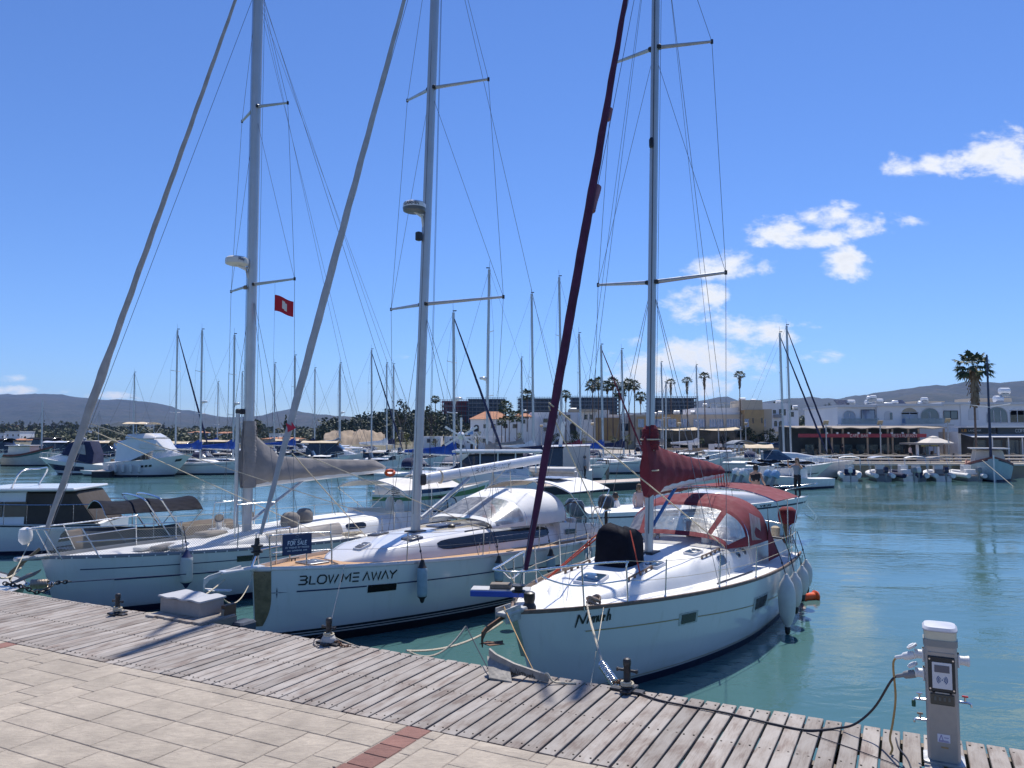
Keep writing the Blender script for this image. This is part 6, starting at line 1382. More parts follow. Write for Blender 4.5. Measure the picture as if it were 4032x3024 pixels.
def hp(a, v):
    px = hc[int(round(a*(len(hc)-1)))]; d = cam_ray(px, HOR); t = v
    Rr = 4200-900*math.exp(-((px-3900)/900.)**2)*1.4 if px > 2400 else 4200-600*math.exp(-((px-1200)/500.)**2)
    Y = 1900+(Rr-1900)*t*1.0 if t <= 1 else Rr
    zr = CH+(HOR-interp(RIDGE, px))/FPX*Rr
    s = t*t*(3-2*t); rough = (fbm(px*.006+3, t*5, 5)-.5)*140*t*(1-t)*1.6+(fbm(px*.03, t*9, 4)-.5)*26*t
    z = land_z(px, 1900)-4+(zr-land_z(px, 1900))*s*(1 if t > .96 else 1)+rough*(1 if t < .99 else .25)
    return Vector((d.x/d.y*Y, Y, z))
mb.grid(hp, len(hc)-1, NR, True); struct('hills', mb, hill_mat(), 60)
# a nearer dark spur at the left and at the right
mb = MB()
def spur(x0, x1, ytop, R0, name, wig=8):
    mb = MB()
    def f(a, v):
        px = x0+(x1-x0)*a; e = math.sin(a*PI)**.6; y = HOR-(HOR-interp(ytop, px))*e-wig*(fbm(px*.02, R0)-.5)*2*e; d = cam_ray(px, HOR); Y = R0*(.72+.28*v) if v < .8 else R0*(.944+.28*(v-.8)); zt = CH+(HOR-y)/FPX*R0; k = v/.8 if v < .8 else 1-(v-.8)*2.
        k = max(0, k); return Vector((d.x/d.y*Y, Y, land_z(px, Y)-3+(zt-land_z(px, Y))*k*k*(3-2*k)))
    mb.grid(f, 70, 14, True); return struct(name, mb, bpy.data.materials['hill_scrub'], 60)
spur(360, 620, [(360, 1690), (430, 1662), (500, 1656), (560, 1668), (620, 1690)], 1500, 'hill_spur', 4)
spur(3080, 4500, [(3080, 1640), (3300, 1590), (3480, 1560), (3620, 1545), (3700, 1552), (3900, 1560), (4500, 1540)], 2300, 'hill_spur')
spur(2600, 3300, [(2600, 1640), (2760, 1605), (2860, 1590), (3000, 1600), (3180, 1612), (3300, 1640)], 1900, 'hill_spur')
# quay wall along the far shore
mb = MB(); pts = []
for px in range(-600, 4800, 120):
    d = cam_ray(px, HOR); s = interp(SHORE, px); pts.append(Vector((d.x/d.y*s, s, 0)))
QW = mat('quay_wall_stone', (.34, .26, .18), .9, var=.2, scale=.6, bump=.3, bscale=3, obj=False); QT = mat('quay_coping', (.55, .49, .41), .85, var=.08, scale=1., obj=False)
rings = [[p+Vector((0, -.2, -1)), p+Vector((0, -.2, LZ-.08)), p+Vector((0, .6, LZ-.08)), p+Vector((0, .6, -1))] for p in pts]
mb.loft(rings); struct('quay_wall', mb, QW); mb = MB()
mb.loft([[p+Vector((0, -.35, LZ-.08)), p+Vector((0, -.35, LZ+.10)), p+Vector((0, 1.0, LZ+.10)), p+Vector((0, 1.0, LZ-.08))] for p in pts]); struct('quay_coping', mb, QT)
mb = MB()   # paved promenade behind the coping
mb.grid(lambda a, v: (lambda p: Vector((p.x, p.y+1+(30 if p.x > -8 else 7)*v, LZ+.06)))(pts[int(round(a*(len(pts)-1)))]), len(pts)-1, 2, True); struct('promenade', mb, mat('promenade_paving', (.38, .33, .27), .9, var=.12, scale=.5, obj=False))
# ------------------------------------------------------------------ buildings
WHT_W = mat('white_render', (.80, .79, .79), .85, var=.05, scale=.4, obj=False); BGE_W = mat('beige_render', (.50, .43, .34), .85, var=.06, scale=.4, obj=False); TAN_W = mat('tan_stone', (.42, .29, .15), .9, var=.15, scale=.8, obj=False, bump=.3, bscale=2)
GRY_W = mat('grey_concrete', (.27, .27, .28), .9, var=.15, scale=.3, obj=False); TILE = mat('roof_tile', (.42, .19, .10), .9, var=.2, scale=1.5, obj=False, bump=.5, bscale=6); SCAF = mat('scaffold_blue', (.06, .10, .15), .7, var=.2); DARK = mat('dark_interior', (.018, .02, .026), .6, var=.3, scale=.4, obj=False)
class Bld:
    """a block whose front faces the camera side; local x to the right, y away, z up from its foot"""
    def __init__(s, name, label, px0, px1, Y, zf=LZ, depth=9., cat='building', yaw=0.):
        s.Y, s.zf = Y, zf; a, b_ = at(px0, HOR, Y), at(px1, HOR, Y); s.W = b_.x-a.x; s.x0 = a.x; s.depth = depth
        s.root = thing(name, label, cat, (a.x, Y, zf), yaw)
    def lx(s, px): return at(px, HOR, s.Y).x-s.x0
    def lz(s, py): return at(2016, py, s.Y).z-s.zf
    def box(s, name, m, px0, px1, pyt, pyb, y0=0., d=None, parent=None, ch=0.):
        x0, x1, z0, z1 = s.lx(px0), s.lx(px1), s.lz(pyb), s.lz(pyt); d = s.depth if d is None else d
        return MB().box(((x0+x1)/2, y0+d/2, (z0+z1)/2), (x1-x0, d, z1-z0), ch=ch).build(name, m, parent or s.root, 0)
    def window(s, px0, px1, pyt, pyb, m=None, fr=None, arch=False, nb=0, y=0., name='window', par=None):
        x0, x1, z0, z1 = s.lx(px0), s.lx(px1), s.lz(pyb), s.lz(pyt); mb = MB(); out = [(x0, z0), (x1, z0)]
        if arch:
            r = (x1-x0)/2; zc = z1-r*.8
            out += [(x0+r+r*math.cos(g), zc+r*.8*math.sin(g)) for g in [i*PI/10 for i in range(11)]]
        else: out += [(x1, z1), (x0, z1)]
        w_ = MB().poly([(x, y-.03, z) for x, z in out], (0, .10, 0)).build(name, m or GLASSB, par or s.root, 0)
        t = .07
        if fr is not None:
            MB().tube([(x, y-.05, z) for x, z in out], t*.7, 4, closed=True).build('window_frame', fr, w_, 0)
            for k in range(nb): x = x0+(x1-x0)*(k+1)/(nb+1); MB().box((x, y-.05, (z0+z1)/2-(.12*(z1-z0) if arch else 0)), (t, .05, (z1-z0)*(.78 if arch else 1))).build('mullion', fr, w_, 0)
        return w_
FRW = mat('frame_white', (.62, .62, .63), .5, var=0); FRD = mat('frame_dark', (.05, .05, .06), .5, var=0); TANK = mat('water_tank', (.72, .73, .74), .4, .2, var=.05)
def tank(b, px, py, w, h, label=None):
    x, z = b.lx(px), b.lz(py); W_ = w/FPX*b.Y; H_ = h/FPX*b.Y; r = H_/2
    o = MB().lathe([(r*.8, -W_/2), (r, -W_/2+.05), (r, W_/2-.05), (r*.8, W_/2)], 12, (x, 2.5, z), Matrix.Rotation(PI/2, 3, 'Y')).build('water_tank', TANK, b.root, 40)
    MB().box((x, 2.5, z-r-.12), (W_*.8, .7, .3)).build('tank_stand', GALV, o, 0)
def panel(b, px, py, w): 
    x, z = b.lx(px), b.lz(py); W_ = w/FPX*b.Y; MB().slab(lambda a, v: Vector((x+W_*(a-.5), 2+1.2*v, z+.7*v)), 1, 1, (0, 0, .06)).build('solar_panel', mat('solar_dark', (.03, .035, .06), .2), b.root, 0)
# white arcade at the right
b = Bld('white_terrace', 'long white two-storey terrace with arched balconies above the quay restaurants', 3300, 4400, 89, LZ, 10)
b.box('wall', WHT_W, 3300, 3452, 1602, 1840, 0, 10); b.box('wall', WHT_W, 3452, 3706, 1598, 1840, -.25, 10.25); b.box('wall', WHT_W, 3706, 3784, 1592, 1840, .0, 10); b.box('wall', WHT_W, 3784, 4400, 1588, 1840, -.15, 10.15)
b.box('parapet', FRW, 3296, 3454, 1594, 1604, -.3, 10.6); b.box('parapet', FRW, 3450, 3710, 1590, 1600, -.5, 10.6); b.box('parapet', FRW, 3704, 4405, 1584, 1593, -.4, 10.6)
BLUEG = mat('blue_pane', (.16, .24, .38), .06, var=.35, scale=.6, spec=.9); TEALG = mat('teal_pane', (.05, .11, .16), .06, var=.35, scale=.6, spec=.9)
b.window(3321, 3370, 1617, 1669, BLUEG, FRW, True, 1); b.window(3392, 3446, 1614, 1656, BLUEG, FRD, False, 0, -.05)
b.window(3479, 3512, 1618, 1654, FRW, None, True, 0, -.25); b.window(3502, 3511, 1625, 1652, TEALG, None, False, 0, -.30)
b.window(3547, 3612, 1624, 1668, BLUEG, FRW, False, 1, -.25); b.window(3548, 3610, 1606, 1622, mat('sand_lunette', (.45, .38, .28), .8), None, True, 0, -.25); b.window(3622, 3695, 1607, 1667, TEALG, FRW, True, 1, -.25); b.window(3718, 3773, 1618, 1650, TEALG, FRD, False, 1)
b.window(3812, 3852, 1604, 1654, FRW, None, True, 0, -.15); b.window(3884, 3966, 1602, 1664, TEALG, FRW, True, 2, -.15); b.window(3976, 4060, 1616, 1664, GLASSD, FRW, False, 2, -.15); b.window(3976, 4060, 1600, 1614, WHT_W, None, True, 0, -.16)
for (x0, x1, y) in ((3300, 3452, -.9), (3545, 3706, -1.1)):
    b.box('balcony_slab', FRW, x0, x1, 1670, 1678, y, 1.0); g = b.box('balcony_glass', mat('balcony_glass', (.30, .40, .46), .08, var=.1, alpha=.55), x0+3, x1-3, 1648, 1670, y+.02, .04)
for (x, w_) in ((3332, 8), (3350, 8), (3625, 8), (3660, 10)): b.box('balcony_chair', FRW, x, x+w_, 1656, 1670, -.5, .4)
for (px, py, w, h) in ((3392, 1578, 30, 15), (3462, 1580, 26, 18), (3466, 1562, 18, 14), (3482, 1560, 24, 15), (3506, 1574, 30, 16), (3542, 1588, 34, 14), (3570, 1580, 24, 14), (3690, 1568, 26, 15), (3682, 1582, 34, 14), (3886, 1580, 30, 12), (3990, 1568, 34, 28), (4016, 1535, 40, 26)): tank(b, px, py, w, h)
for px in (3345, 3370, 3520, 3600): panel(b, px, 1596, 26)
b.box('roof_room', BGE_W, 3700, 3820, 1572, 1592, 5, 4); b.box('roof_room', BGE_W, 3940, 4100, 1560, 1590, 5, 4); b.box('roof_screen', BGE_W, 3580, 3640, 1582, 1600, 5, 3)
# restaurant verandas
def veranda(name, label, px0, px1, Y, canm, pyt, pyf, posts, cat='restaurant', back=DARK, floor_y=1836, fascia=None):
    v = Bld(name, label, px0, px1, Y, LZ, 5, cat)
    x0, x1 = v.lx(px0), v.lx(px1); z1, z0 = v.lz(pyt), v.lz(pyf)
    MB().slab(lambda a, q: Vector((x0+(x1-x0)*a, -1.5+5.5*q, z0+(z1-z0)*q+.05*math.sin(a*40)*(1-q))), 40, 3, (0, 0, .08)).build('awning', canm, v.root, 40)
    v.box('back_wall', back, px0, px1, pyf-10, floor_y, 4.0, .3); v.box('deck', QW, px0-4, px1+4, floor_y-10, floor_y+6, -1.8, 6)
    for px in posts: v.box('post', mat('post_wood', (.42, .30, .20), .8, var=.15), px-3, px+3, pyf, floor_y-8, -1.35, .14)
    return v
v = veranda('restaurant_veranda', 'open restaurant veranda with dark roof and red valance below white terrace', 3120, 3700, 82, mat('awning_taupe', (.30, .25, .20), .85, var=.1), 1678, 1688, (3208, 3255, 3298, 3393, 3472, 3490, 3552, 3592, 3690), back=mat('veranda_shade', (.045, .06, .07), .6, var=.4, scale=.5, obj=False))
v.box('valance', mat('valance_red', (.30, .045, .06), .8, var=.15), 3120, 3614, 1708, 1722, -1.7, .06)
for px in (3230, 3270, 3313, 3352, 3395, 3437, 3480, 3522, 3566): v.box('valance_lamp', FRW, px-3, px+3, 1702, 1709, -1.8, .2)
for (t_, x0, x1) in (('CAFE BAR', 3319, 3387), ('RESTAURANT', 3480, 3577)): sign_text('valance_lettering', t_, Vector((v.lx(x0), -1.76, v.lz(1721))), (1, 0, 0), (0, 0, 1), .30, mat('valance_print', (.60, .45, .40), .8, var=0), v.root, .2, width=v.lx(x1)-v.lx(x0))
for k, px in enumerate(range(3225, 3690, 33)):
    v.box('table', DARKW, px, px+14, 1786, 1790, .5+(k % 2), .9); v.box('chair', mat('chair_wood', (.24, .17, .11), .8), px-8, px-2, 1776, 1800, .5, .4)
for px in range(3215, 3690, 52): v.box('glass_screen', mat('screen_blue', (.10, .17, .20), .1, var=.2, alpha=.6), px, px+36, 1752, 1800, 3.2, .05)
v.box('low_wall', QW, 3205, 3690, 1770, 1800, 3.6, .2)
c = Bld('coffee_shop', 'coffee shop with dark fascia lettering and white awning at right edge', 3765, 4420, 80, LZ, 6, 'shop')
c.box('fascia', mat('fascia_dark', (.03, .032, .036), .5, var=.05), 3758, 3898, 1685, 1706, -1., .3); c.box('fascia', mat('fascia_grey', (.06, .065, .07), .5, var=.05), 3905, 4420, 1684, 1708, -1., .3); c.box('canopy_top', FRW, 3772, 4420, 1677, 1684, -1.6, 3)
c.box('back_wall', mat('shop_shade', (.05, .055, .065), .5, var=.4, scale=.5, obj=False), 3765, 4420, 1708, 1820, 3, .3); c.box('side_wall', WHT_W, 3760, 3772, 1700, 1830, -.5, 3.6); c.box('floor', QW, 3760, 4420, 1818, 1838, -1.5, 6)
x0, x1 = c.lx(3770), c.lx(4420)
MB().slab(lambda a, q: Vector((x0+(x1-x0)*a, -2.6+2.2*q, c.lz(1722)+(c.lz(1707)-c.lz(1722))*q)), 30, 2, (0, 0, .05)).build('awning', FRW, c.root, 40)
for px in (3788, 3850, 3912, 3965, 4018): c.box('post', FRW, px-2, px+2, 1720, 1822, -2.4, .1); c.box('pane', mat('shop_pane', (.10, .13, .15), .08, alpha=.6), px+4, px+52, 1732, 1815, -1.8, .04)
sign_text('fascia_lettering', 'COFFEE', Vector((c.lx(3974), -1.02, c.lz(1702))), (1, 0, 0), (0, 0, 1), c.lz(1690)-c.lz(1702), mat('fascia_print', (.5, .5, .5), .6, var=0), c.root, .2, width=c.lx(4030)-c.lx(3974))
sign_text('fascia_lettering', 'LANDBANK', Vector((c.lx(3792), -1.02, c.lz(1699))), (1, 0, 0), (0, 0, 1), c.lz(1691)-c.lz(1699), mat('fascia_print', (.5, .5, .5), .6, var=0), c.root, .17, width=c.lx(3840)-c.lx(3792))
sign_text('fascia_lettering', 'LB', Vector((c.lx(3766), -1.02, c.lz(1700))), (1, 0, 0), (0, 0, 1), c.lz(1691)-c.lz(1700), mat('fascia_orange', (.5, .22, .03), .6, var=0), c.root, .24, width=c.lx(3783)-c.lx(3766))
# kiosk and parasol on the quay
k_ = Bld('ticket_kiosk', 'small white ticket kiosk with flat roof on the quay below parasol', 3606, 3698, 75.5, LZ, 2.6, 'kiosk')
k_.box('roof', mat('kiosk_roof', (.24, .22, .20), .8), 3598, 3704, 1744, 1751, -.5, 3.4); k_.box('counter', FRW, 3610, 3696, 1794, 1822, 0, .2); k_.box('back', DARK, 3612, 3694, 1752, 1822, 2.4, .1)
sign_text('roof_lettering', 'BOAT TRIPS', Vector((k_.lx(3616), -.53, k_.lz(1757))), (1, 0, 0), (0, 0, 1), .11, mat('kiosk_yellow', (.45, .4, .1), .7, var=0), k_.root, .22, width=k_.lx(3680)-k_.lx(3616))
k_.box('sign_board', FRD, 3612, 3686, 1751, 1758, -.5, .05)
for px in (3609, 3690): k_.box('column', FRW, px-3, px+5, 1751, 1824, -.1, .2)
for px in (3616, 3645, 3672): k_.box('poster', FRW, px, px+16, 1796, 1816, -.05, .04)
pr = thing('parasol', 'square off-white parasol behind ticket kiosk', 'parasol', at(3678, 1800, 79)); z1 = at(3678, 1720, 79).z-at(3678, 1800, 79).z; hw = 51/FPX*79; z0 = at(3678, 1743, 79).z-at(3678, 1800, 79).z
MB().loft([[(x*k, y*k, z) for x, y in ((-hw, -hw), (hw, -hw), (hw, hw), (-hw, hw))] for k, z in ((1., z0-.12), (1., z0), (.3, z1-.12), (.3, z1-.05), (.04, z1+.1))]).build('canopy', mat('parasol_cream', (.66, .60, .52), .8, var=.05), pr, 0); MB().tube([(0, 0, z1), (0, 0, at(3678, 1815, 79).z-at(3678, 1800, 79).z)], .05, 6).build('pole', GALV, pr, 40)
# beige hotel, white houses, building sites
h = Bld('beige_hotel', 'beige hotel with flat roof and stone corner tower behind the cars', 2500, 3060, 150, LZ, 14)
h.box('wall', BGE_W, 2500, 2925, 1632, 1770, 0, 14); h.box('upper_wall', WHT_W, 2750, 2925, 1605, 1640, 1.5, 12); h.box('tower', TAN_W, 2925, 3002, 1614, 1770, -1.2, 8); h.box('tower_top', BGE_W, 2918, 2998, 1576, 1616, -1., 8); h.box('wing', BGE_W, 3002, 3048, 1610, 1700, 1.0, 9); h.box('tan_panel', TAN_W, 2600, 2680, 1632, 1680, -.15, .2); h.box('tan_panel', TAN_W, 2508, 2600, 1640, 1690, -.2, .25)
for (x0, x1, nb) in ((2512, 2535, 1), (2578, 2604, 1), (2630, 2662, 1), (2682, 2712, 2), (2731, 2780, 4), (2794, 2850, 5), (2862, 2916, 4), (2926, 2941, 0), (3006, 3023, 0)): h.window(x0, x1, 1650, 1682, BLUEG, FRW, False, nb, -1.25 if 2920 < x0 < 2990 else (1.0 if x0 > 3000 else (-.2 if x0 < 2680 else 0)))
for (x0, x1) in ((2956, 2961), (2990, 2996)): h.window(x0, x1, 1646, 1668, GLASSD, None, False, 0, -1.2)
h.box('glass_front', mat('lobby_dark', (.02, .028, .03), .2, var=.4, scale=.3, obj=False), 2520, 2920, 1692, 1765, -.25, .3)
for (x0, x1, x2) in ((2578, 2730, 20), (2720, 2890, 10)):
    MB().slab(lambda a, v_: Vector((h.lx(x0)+(h.lx(x1)-h.lx(x0))*a, -6+6*v_, h.lz(1694)+(h.lz(1680)-h.lz(1694))*v_*(.4+.6*a)+.15*math.sin(a*PI)*-1)), 10, 4, (0, 0, .05)).build('shade_sail', BEIGEC, h.root, 40)
for px in (2582, 2725, 2800, 2884): h.box('sail_mast', FRW, px-1.5, px+1.5, 1680, 1765, -5.5, .15)
for (px, py, w, hh) in ((2940, 1570, 26, 12), (2984, 1574, 22, 10), (2790, 1592, 18, 10), (2612, 1624, 22, 14), (2676, 1622, 24, 14), (2740, 1622, 18, 12), (2590, 1628, 12, 12)): tank(h, px, py, w, hh)
h.box('roof_rail', GALV, 2812, 2922, 1583, 1586, 3, .2)
for px in (2815, 2840, 2870, 2900): h.box('rail_post', GALV, px, px+2, 1584, 1606, 3, .2)
hb = Bld('white_annex', 'white annex building with dark windows right of stone tower', 2998, 3150, 165, LZ, 12)
hb.box('wall', WHT_W, 2998, 3112, 1588, 1760, 0, 12); hb.box('wall', WHT_W, 3112, 3150, 1615, 1760, .5, 10); hb.box('balcony', GRY_W, 3046, 3076, 1632, 1645, -1, 1)
for (x0, x1, y0, y1) in ((3046, 3056, 1615, 1628), (3070, 3095, 1612, 1635), (3050, 3060, 1658, 1678), (3068, 3086, 1658, 1678), (3116, 3130, 1622, 1640)): hb.window(x0, x1, y0, y1, GLASSD, FRD, y0 > 1650, 0, .5 if x0 > 3110 else 0)
hb.box('ground_floor', WHT_W, 3050, 3150, 1680, 1700, -2, 2); tank(hb, 3085, 1580, 24, 10); tank(hb, 3150, 1600, 20, 12)
w1 = Bld('tiled_house', 'white house with terracotta hipped roof among palms behind the middle boats', 1850, 2120, 165, LZ, 14, 'house')
w1.box('wall', WHT_W, 1852, 2120, 1648, 1780, 0, 14); w1.box('wing', WHT_W, 2090, 2310, 1622, 1770, 2, 12)
x0, x1, z0, z1 = w1.lx(1846), w1.lx(2020), w1.lz(1650), w1.lz(1618)
MB().loft([[(x0, -.5, z0), (x1, -.5, z0), (x1, 10, z0), (x0, 10, z0)], [(x0+3.2, 4.5, z1), (x1-3.2, 4.5, z1), (x1-3.2, 5, z1), (x0+3.2, 5, z1)]]).build('roof', TILE, w1.root, 0)
x0, x1, z0, z1 = w1.lx(2020), w1.lx(2096), w1.lz(1640), w1.lz(1626); MB().loft([[(x0, -.4, z0), (x1, -.4, z0), (x1, 8, z0), (x0, 8, z0)], [(x0+1, 3, z1), (x1-1, 3, z1), (x1-1, 5, z1), (x0+1, 5, z1)]]).build('roof', TILE, w1.root, 0)
for (x, y) in ((1912, 1678), (1942, 1678), (1990, 1678), (2028, 1678), (2060, 1660), (2150, 1655), (2150, 1690), (2190, 1640), (2240, 1640)): w1.window(x-9, x+9, y-8, y+8, GLASSD, FRW, False, 0, 2 if x > 2095 else 0)
w1.window(2246, 2272, 1664, 1710, DARK, FRW, True, 0, 2); w1.window(2212, 2232, 1664, 1706, WHT_W, FRW, True, 0, 2); w1.window(1866, 1886, 1672, 1700, DARK, FRW, True, 0, 0)
w2 = Bld('cream_block', 'cream flat-roofed block behind row of palms left of hotel', 2290, 2510, 158, LZ, 12)
w2.box('wall', WHT_W, 2290, 2400, 1614, 1770, 0, 12); w2.box('wall', TAN_W, 2345, 2440, 1645, 1770, -.8, 8); w2.box('wall', WHT_W, 2400, 2505, 1632, 1770, .5, 10); w2.box('terrace', BGE_W, 2240, 2350, 1612, 1622, -1, 4)
for (x0, x1) in ((2422, 2440), (2448, 2476), (2512, 2530)): w2.window(x0, x1, 1668, 1696, GLASSB, FRD, False, 1, .5 if x0 > 2400 else 0)
for x in (2300, 2322): w2.window(x, x+14, 1632, 1652, GLASSD, FRW)
w2.box('low_wall', BGE_W, 2180, 2500, 1735, 1770, -6, .4); tank(w2, 2262, 1610, 26, 10)
for (nm, lab, x0, x1, y0, y1, Y, lv, red) in (('building_site', 'unfinished concrete frame wrapped in red scaffolding, leftmost on the rise', 1738, 1850, 1580, 1636, 300, 3, True), ('building_site', 'grey unfinished concrete frame right of red scaffolding', 1842, 1990, 1572, 1634, 290, 4, False), ('building_site', 'blue-netted unfinished block behind big palm', 2040, 2180, 1570, 1630, 290, 4, False), ('building_site', 'grey unfinished block behind row of palms', 2250, 2440, 1566, 1622, 300, 4, False), ('building_site', 'long unfinished block with blue scaffolding behind hotel', 2565, 2745, 1568, 1625, 280, 4, False)):
    s_ = Bld(nm, lab, x0, x1, Y, LZ+1, 14)
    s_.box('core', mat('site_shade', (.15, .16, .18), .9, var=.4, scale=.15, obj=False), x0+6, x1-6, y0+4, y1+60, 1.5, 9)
    for k in range(lv+1): yy = y0+(y1-y0)*k/lv; s_.box('floor_slab', GRY_W, x0, x1, yy-2, yy+2.5, 0, 12)
    nn = max(5, int((x1-x0)/16))
    for k in range(nn+1): px = x0+2+(x1-x0-4)*k/nn; s_.box('column', GRY_W if not red else mat('scaffold_red', (.35, .05, .04), .7), px-1.2, px+1.2, y0, y1+40, .2, .4)
    for k in range(lv*2): yy = y0-6+(y1-y0+6)*k/(lv*2); s_.box('scaffold_tube', SCAF if not red else bpy.data.materials['scaffold_red'], x0-4, x1+4, yy, yy+1.2, -.8, .12)
    for k in range(nn*2): px = x0-4+(x1-x0+8)*k/(nn*2-1); s_.box('scaffold_pole', SCAF if not red else bpy.data.materials['scaffold_red'], px-.5, px+.5, y0-8, y1+40, -.9, .12)
sh = Bld('site_office', 'low white prefabricated office with small windows behind moored boats', 1660, 1990, 150, LZ, 5)
for (x0, x1) in ((1660, 1735), (1750, 1870), (1880, 1982)):
    sh.box('cabin', WHT_W, x0, x1, 1718, 1772, 0, 5)
    for x in (x0+22, x1-30): sh.window(x, x+12, 1728, 1742, GLASSB, FRD)
# left shore houses
for k, (lab, x0, x1, y0, y1, Y, roof) in enumerate((('white villa with flat roof at left shore above moored boats', 22, 78, 1700, 1742, 260, False), ('long low red-roofed shed on left shore beside white villa', 28, 105, 1727, 1748, 240, True), ('white building cut by left frame edge on shore', -40, 16, 1706, 1745, 265, False), ('small villa with orange roof high among the left trees', -10, 22, 1675, 1688, 600, True), ('small tiled villa right of dark pines on left slope', 38, 60, 1675, 1686, 620, True), ('cream house cluster with red roofs behind blue-covered sailboats', 740, 800, 1698, 1725, 330, True), ('pale tiled house behind the sailing boats left of middle', 850, 915, 1700, 1722, 340, True), ('tiled restaurant roof behind left yacht mast', 1030, 1170, 1722, 1748, 200, True), ('white block with tank behind tall conifer', 1060, 1095, 1708, 1730, 230, False), ('pale house on rise beyond left motor yachts', 300, 345, 1694, 1712, 420, False))):
    q = Bld('shore_house', lab, x0, x1, Y, land_z((x0+x1)/2, Y)-1, 9, 'house'); q.box('wall', WHT_W if k not in (1, 7) else BGE_W, x0, x1, y0+(5 if roof else 0), y1+12, 0, 8)
    if roof:
        a0, a1, z0, z1 = q.lx(x0-3), q.lx(x1+3), q.lz(y0+6), q.lz(y0); MB().loft([[(a0, -.6, z0), (a1, -.6, z0), (a1, 8.6, z0), (a0, 8.6, z0)], [(a0+2, 3.8, z1), (a1-2, 3.8, z1), (a1-2, 4.2, z1), (a0+2, 4.2, z1)]]).build('roof', TILE, q.root, 0)
    else: q.box('parapet', FRW, x0-1, x1+1, y0-2, y0+2, -.2, 8.4)
    for j in range(max(2, int((x1-x0)/18))): xx = x0+6+(x1-x0-14)*j/max(1, int((x1-x0)/18)-1); q.window(xx, xx+5, y0+10, y0+18, GLASSD)
# earth mound
mb = MB()
def mound(a, v):
    px = 1270+250*a; e = max(0, math.sin(a*PI))**.16; Y = 200+22*v; k = min(1, v*2.2); zt = CH+(HOR-1694-6*fbm(px*.05, 1))/FPX*220; d = cam_ray(px, HOR)
    return Vector((d.x/d.y*Y, Y, LZ+(zt-LZ)*e*(k**.7)+2.2*(fbm(px*.06, v*6)-.5)*e))
mb.grid(mound, 44, 16, True); struct('earth_mound', mb, mat('bare_earth', (.30, .23, .16), .95, var=.25, scale=.25, obj=False, bump=.6, bscale=1.2), 50)
# ================================================================== trees and palms
def leaf_mat(name, lo, hi, sc_=.8):
    m, n, b, out = new_mat(name)
    g = n.n('ShaderNodeNewGeometry'); oi = n.n('ShaderNodeObjectInfo'); t = n.n('ShaderNodeTexCoord')
    f = n.noise(t.outputs['Object'], sc_, 4, .6); f = n.m('ADD', n.m('MULTIPLY', f, .8), n.m('MULTIPLY', oi.outputs['Random'], .2))
    n.set(b.inputs['Base Color'], n.mix(n.maprange(f, .3, .7), lo, hi)); b.inputs['Roughness'].default_value = .6; b.inputs['Specular IOR Level'].default_value = .3
    return m
LEAF = leaf_mat('pine_leaf', (.020, .034, .014), (.055, .075, .026)); LEAFO = leaf_mat('olive_leaf', (.05, .062, .026), (.11, .115, .05)); LEAFY = leaf_mat('spring_leaf', (.13, .14, .03), (.24, .23, .06)); PALMG = leaf_mat('palm_leaf', (.022, .042, .016), (.065, .095, .035)); DEADP = leaf_mat('dead_palm_leaf', (.13, .085, .05), (.26, .19, .12))
BARK = mat('bark', (.14, .10, .075), .9, var=.3, scale=3, bump=.4); PBARK = mat('palm_bark', (.15, .105, .08), .95, var=.3, scale=4, bump=.5, bscale=12)
def crown_mesh(name, rx, rz, n, leaf, m, clumps=9, seed=1, flat=.0, cone=False):
    rd = random.Random(seed); mb = MB(); cs = []
    for i in range(clumps):
        a = rd.uniform(0, 2*PI); h = rd.uniform(-.8, .85); r = math.sqrt(max(.05, 1-h*h))*rd.uniform(.35, .85)
        if cone: r *= max(.08, (1-h)/2)*1.3
        cs.append((Vector((math.cos(a)*r*rx, math.sin(a)*r*rx, h*rz)), rd.uniform(.30, .52)*(1.2-abs(h)*.4)*(max(.25, (1-h)/1.7) if cone else 1)))
    for k in range(n):
        c, s = cs[rd.randrange(clumps)]; d = Vector((rd.gauss(0, 1), rd.gauss(0, 1), rd.gauss(0, .8))).normalized()*(rd.random()**.4)
        p = c+Vector((d.x*rx*s, d.y*rx*s, d.z*min(rx, rz)*s)); l = leaf*rd.uniform(.6, 1.4)
        u = Vector((rd.gauss(0, 1), rd.gauss(0, 1), rd.gauss(0, .6))).normalized(); v = u.cross(Vector((rd.gauss(0, 1), rd.gauss(0, 1), rd.gauss(0, 1)))).normalized()
        mb.quad(p-u*l, p+v*l*.5, p+u*l, p-v*l*.5)
    return mb.mesh(name, m, 0)
CR = {}
def crown(kind, i):
    key = (kind, i % 4)
    if key not in CR:
        CR[key] = {'pine': lambda: crown_mesh('crown', 1, .72, 620, .085, LEAF, 11, i+1), 'olive': lambda: crown_mesh('crown', 1, .8, 620, .08, LEAFO, 10, i+20), 'spring': lambda: crown_mesh('crown', 1, .9, 420, .07, LEAFY, 9, i+40), 'cypress': lambda: crown_mesh('crown', .26, 1, 520, .06, LEAF, 14, i+60), 'conifer': lambda: crown_mesh('crown', .5, 1, 620, .07, LEAF, 22, i+80, cone=True), 'hedge': lambda: crown_mesh('crown', 1, .55, 700, .085, LEAF, 12, i+90)}[kind]()
    return CR[key]
tk = MB(); tk.tube([(0, 0, 0), (.02, .01, .5), (0, 0, 1)], [.05, .035, .02], 6)
for a in range(4): tk.tube([(0, 0, .55), (.25*math.cos(a*1.6), .25*math.sin(a*1.6), .95)], [.02, .008], 4)
TRK = tk.mesh('trunk', BARK, 40); tcount = [0]
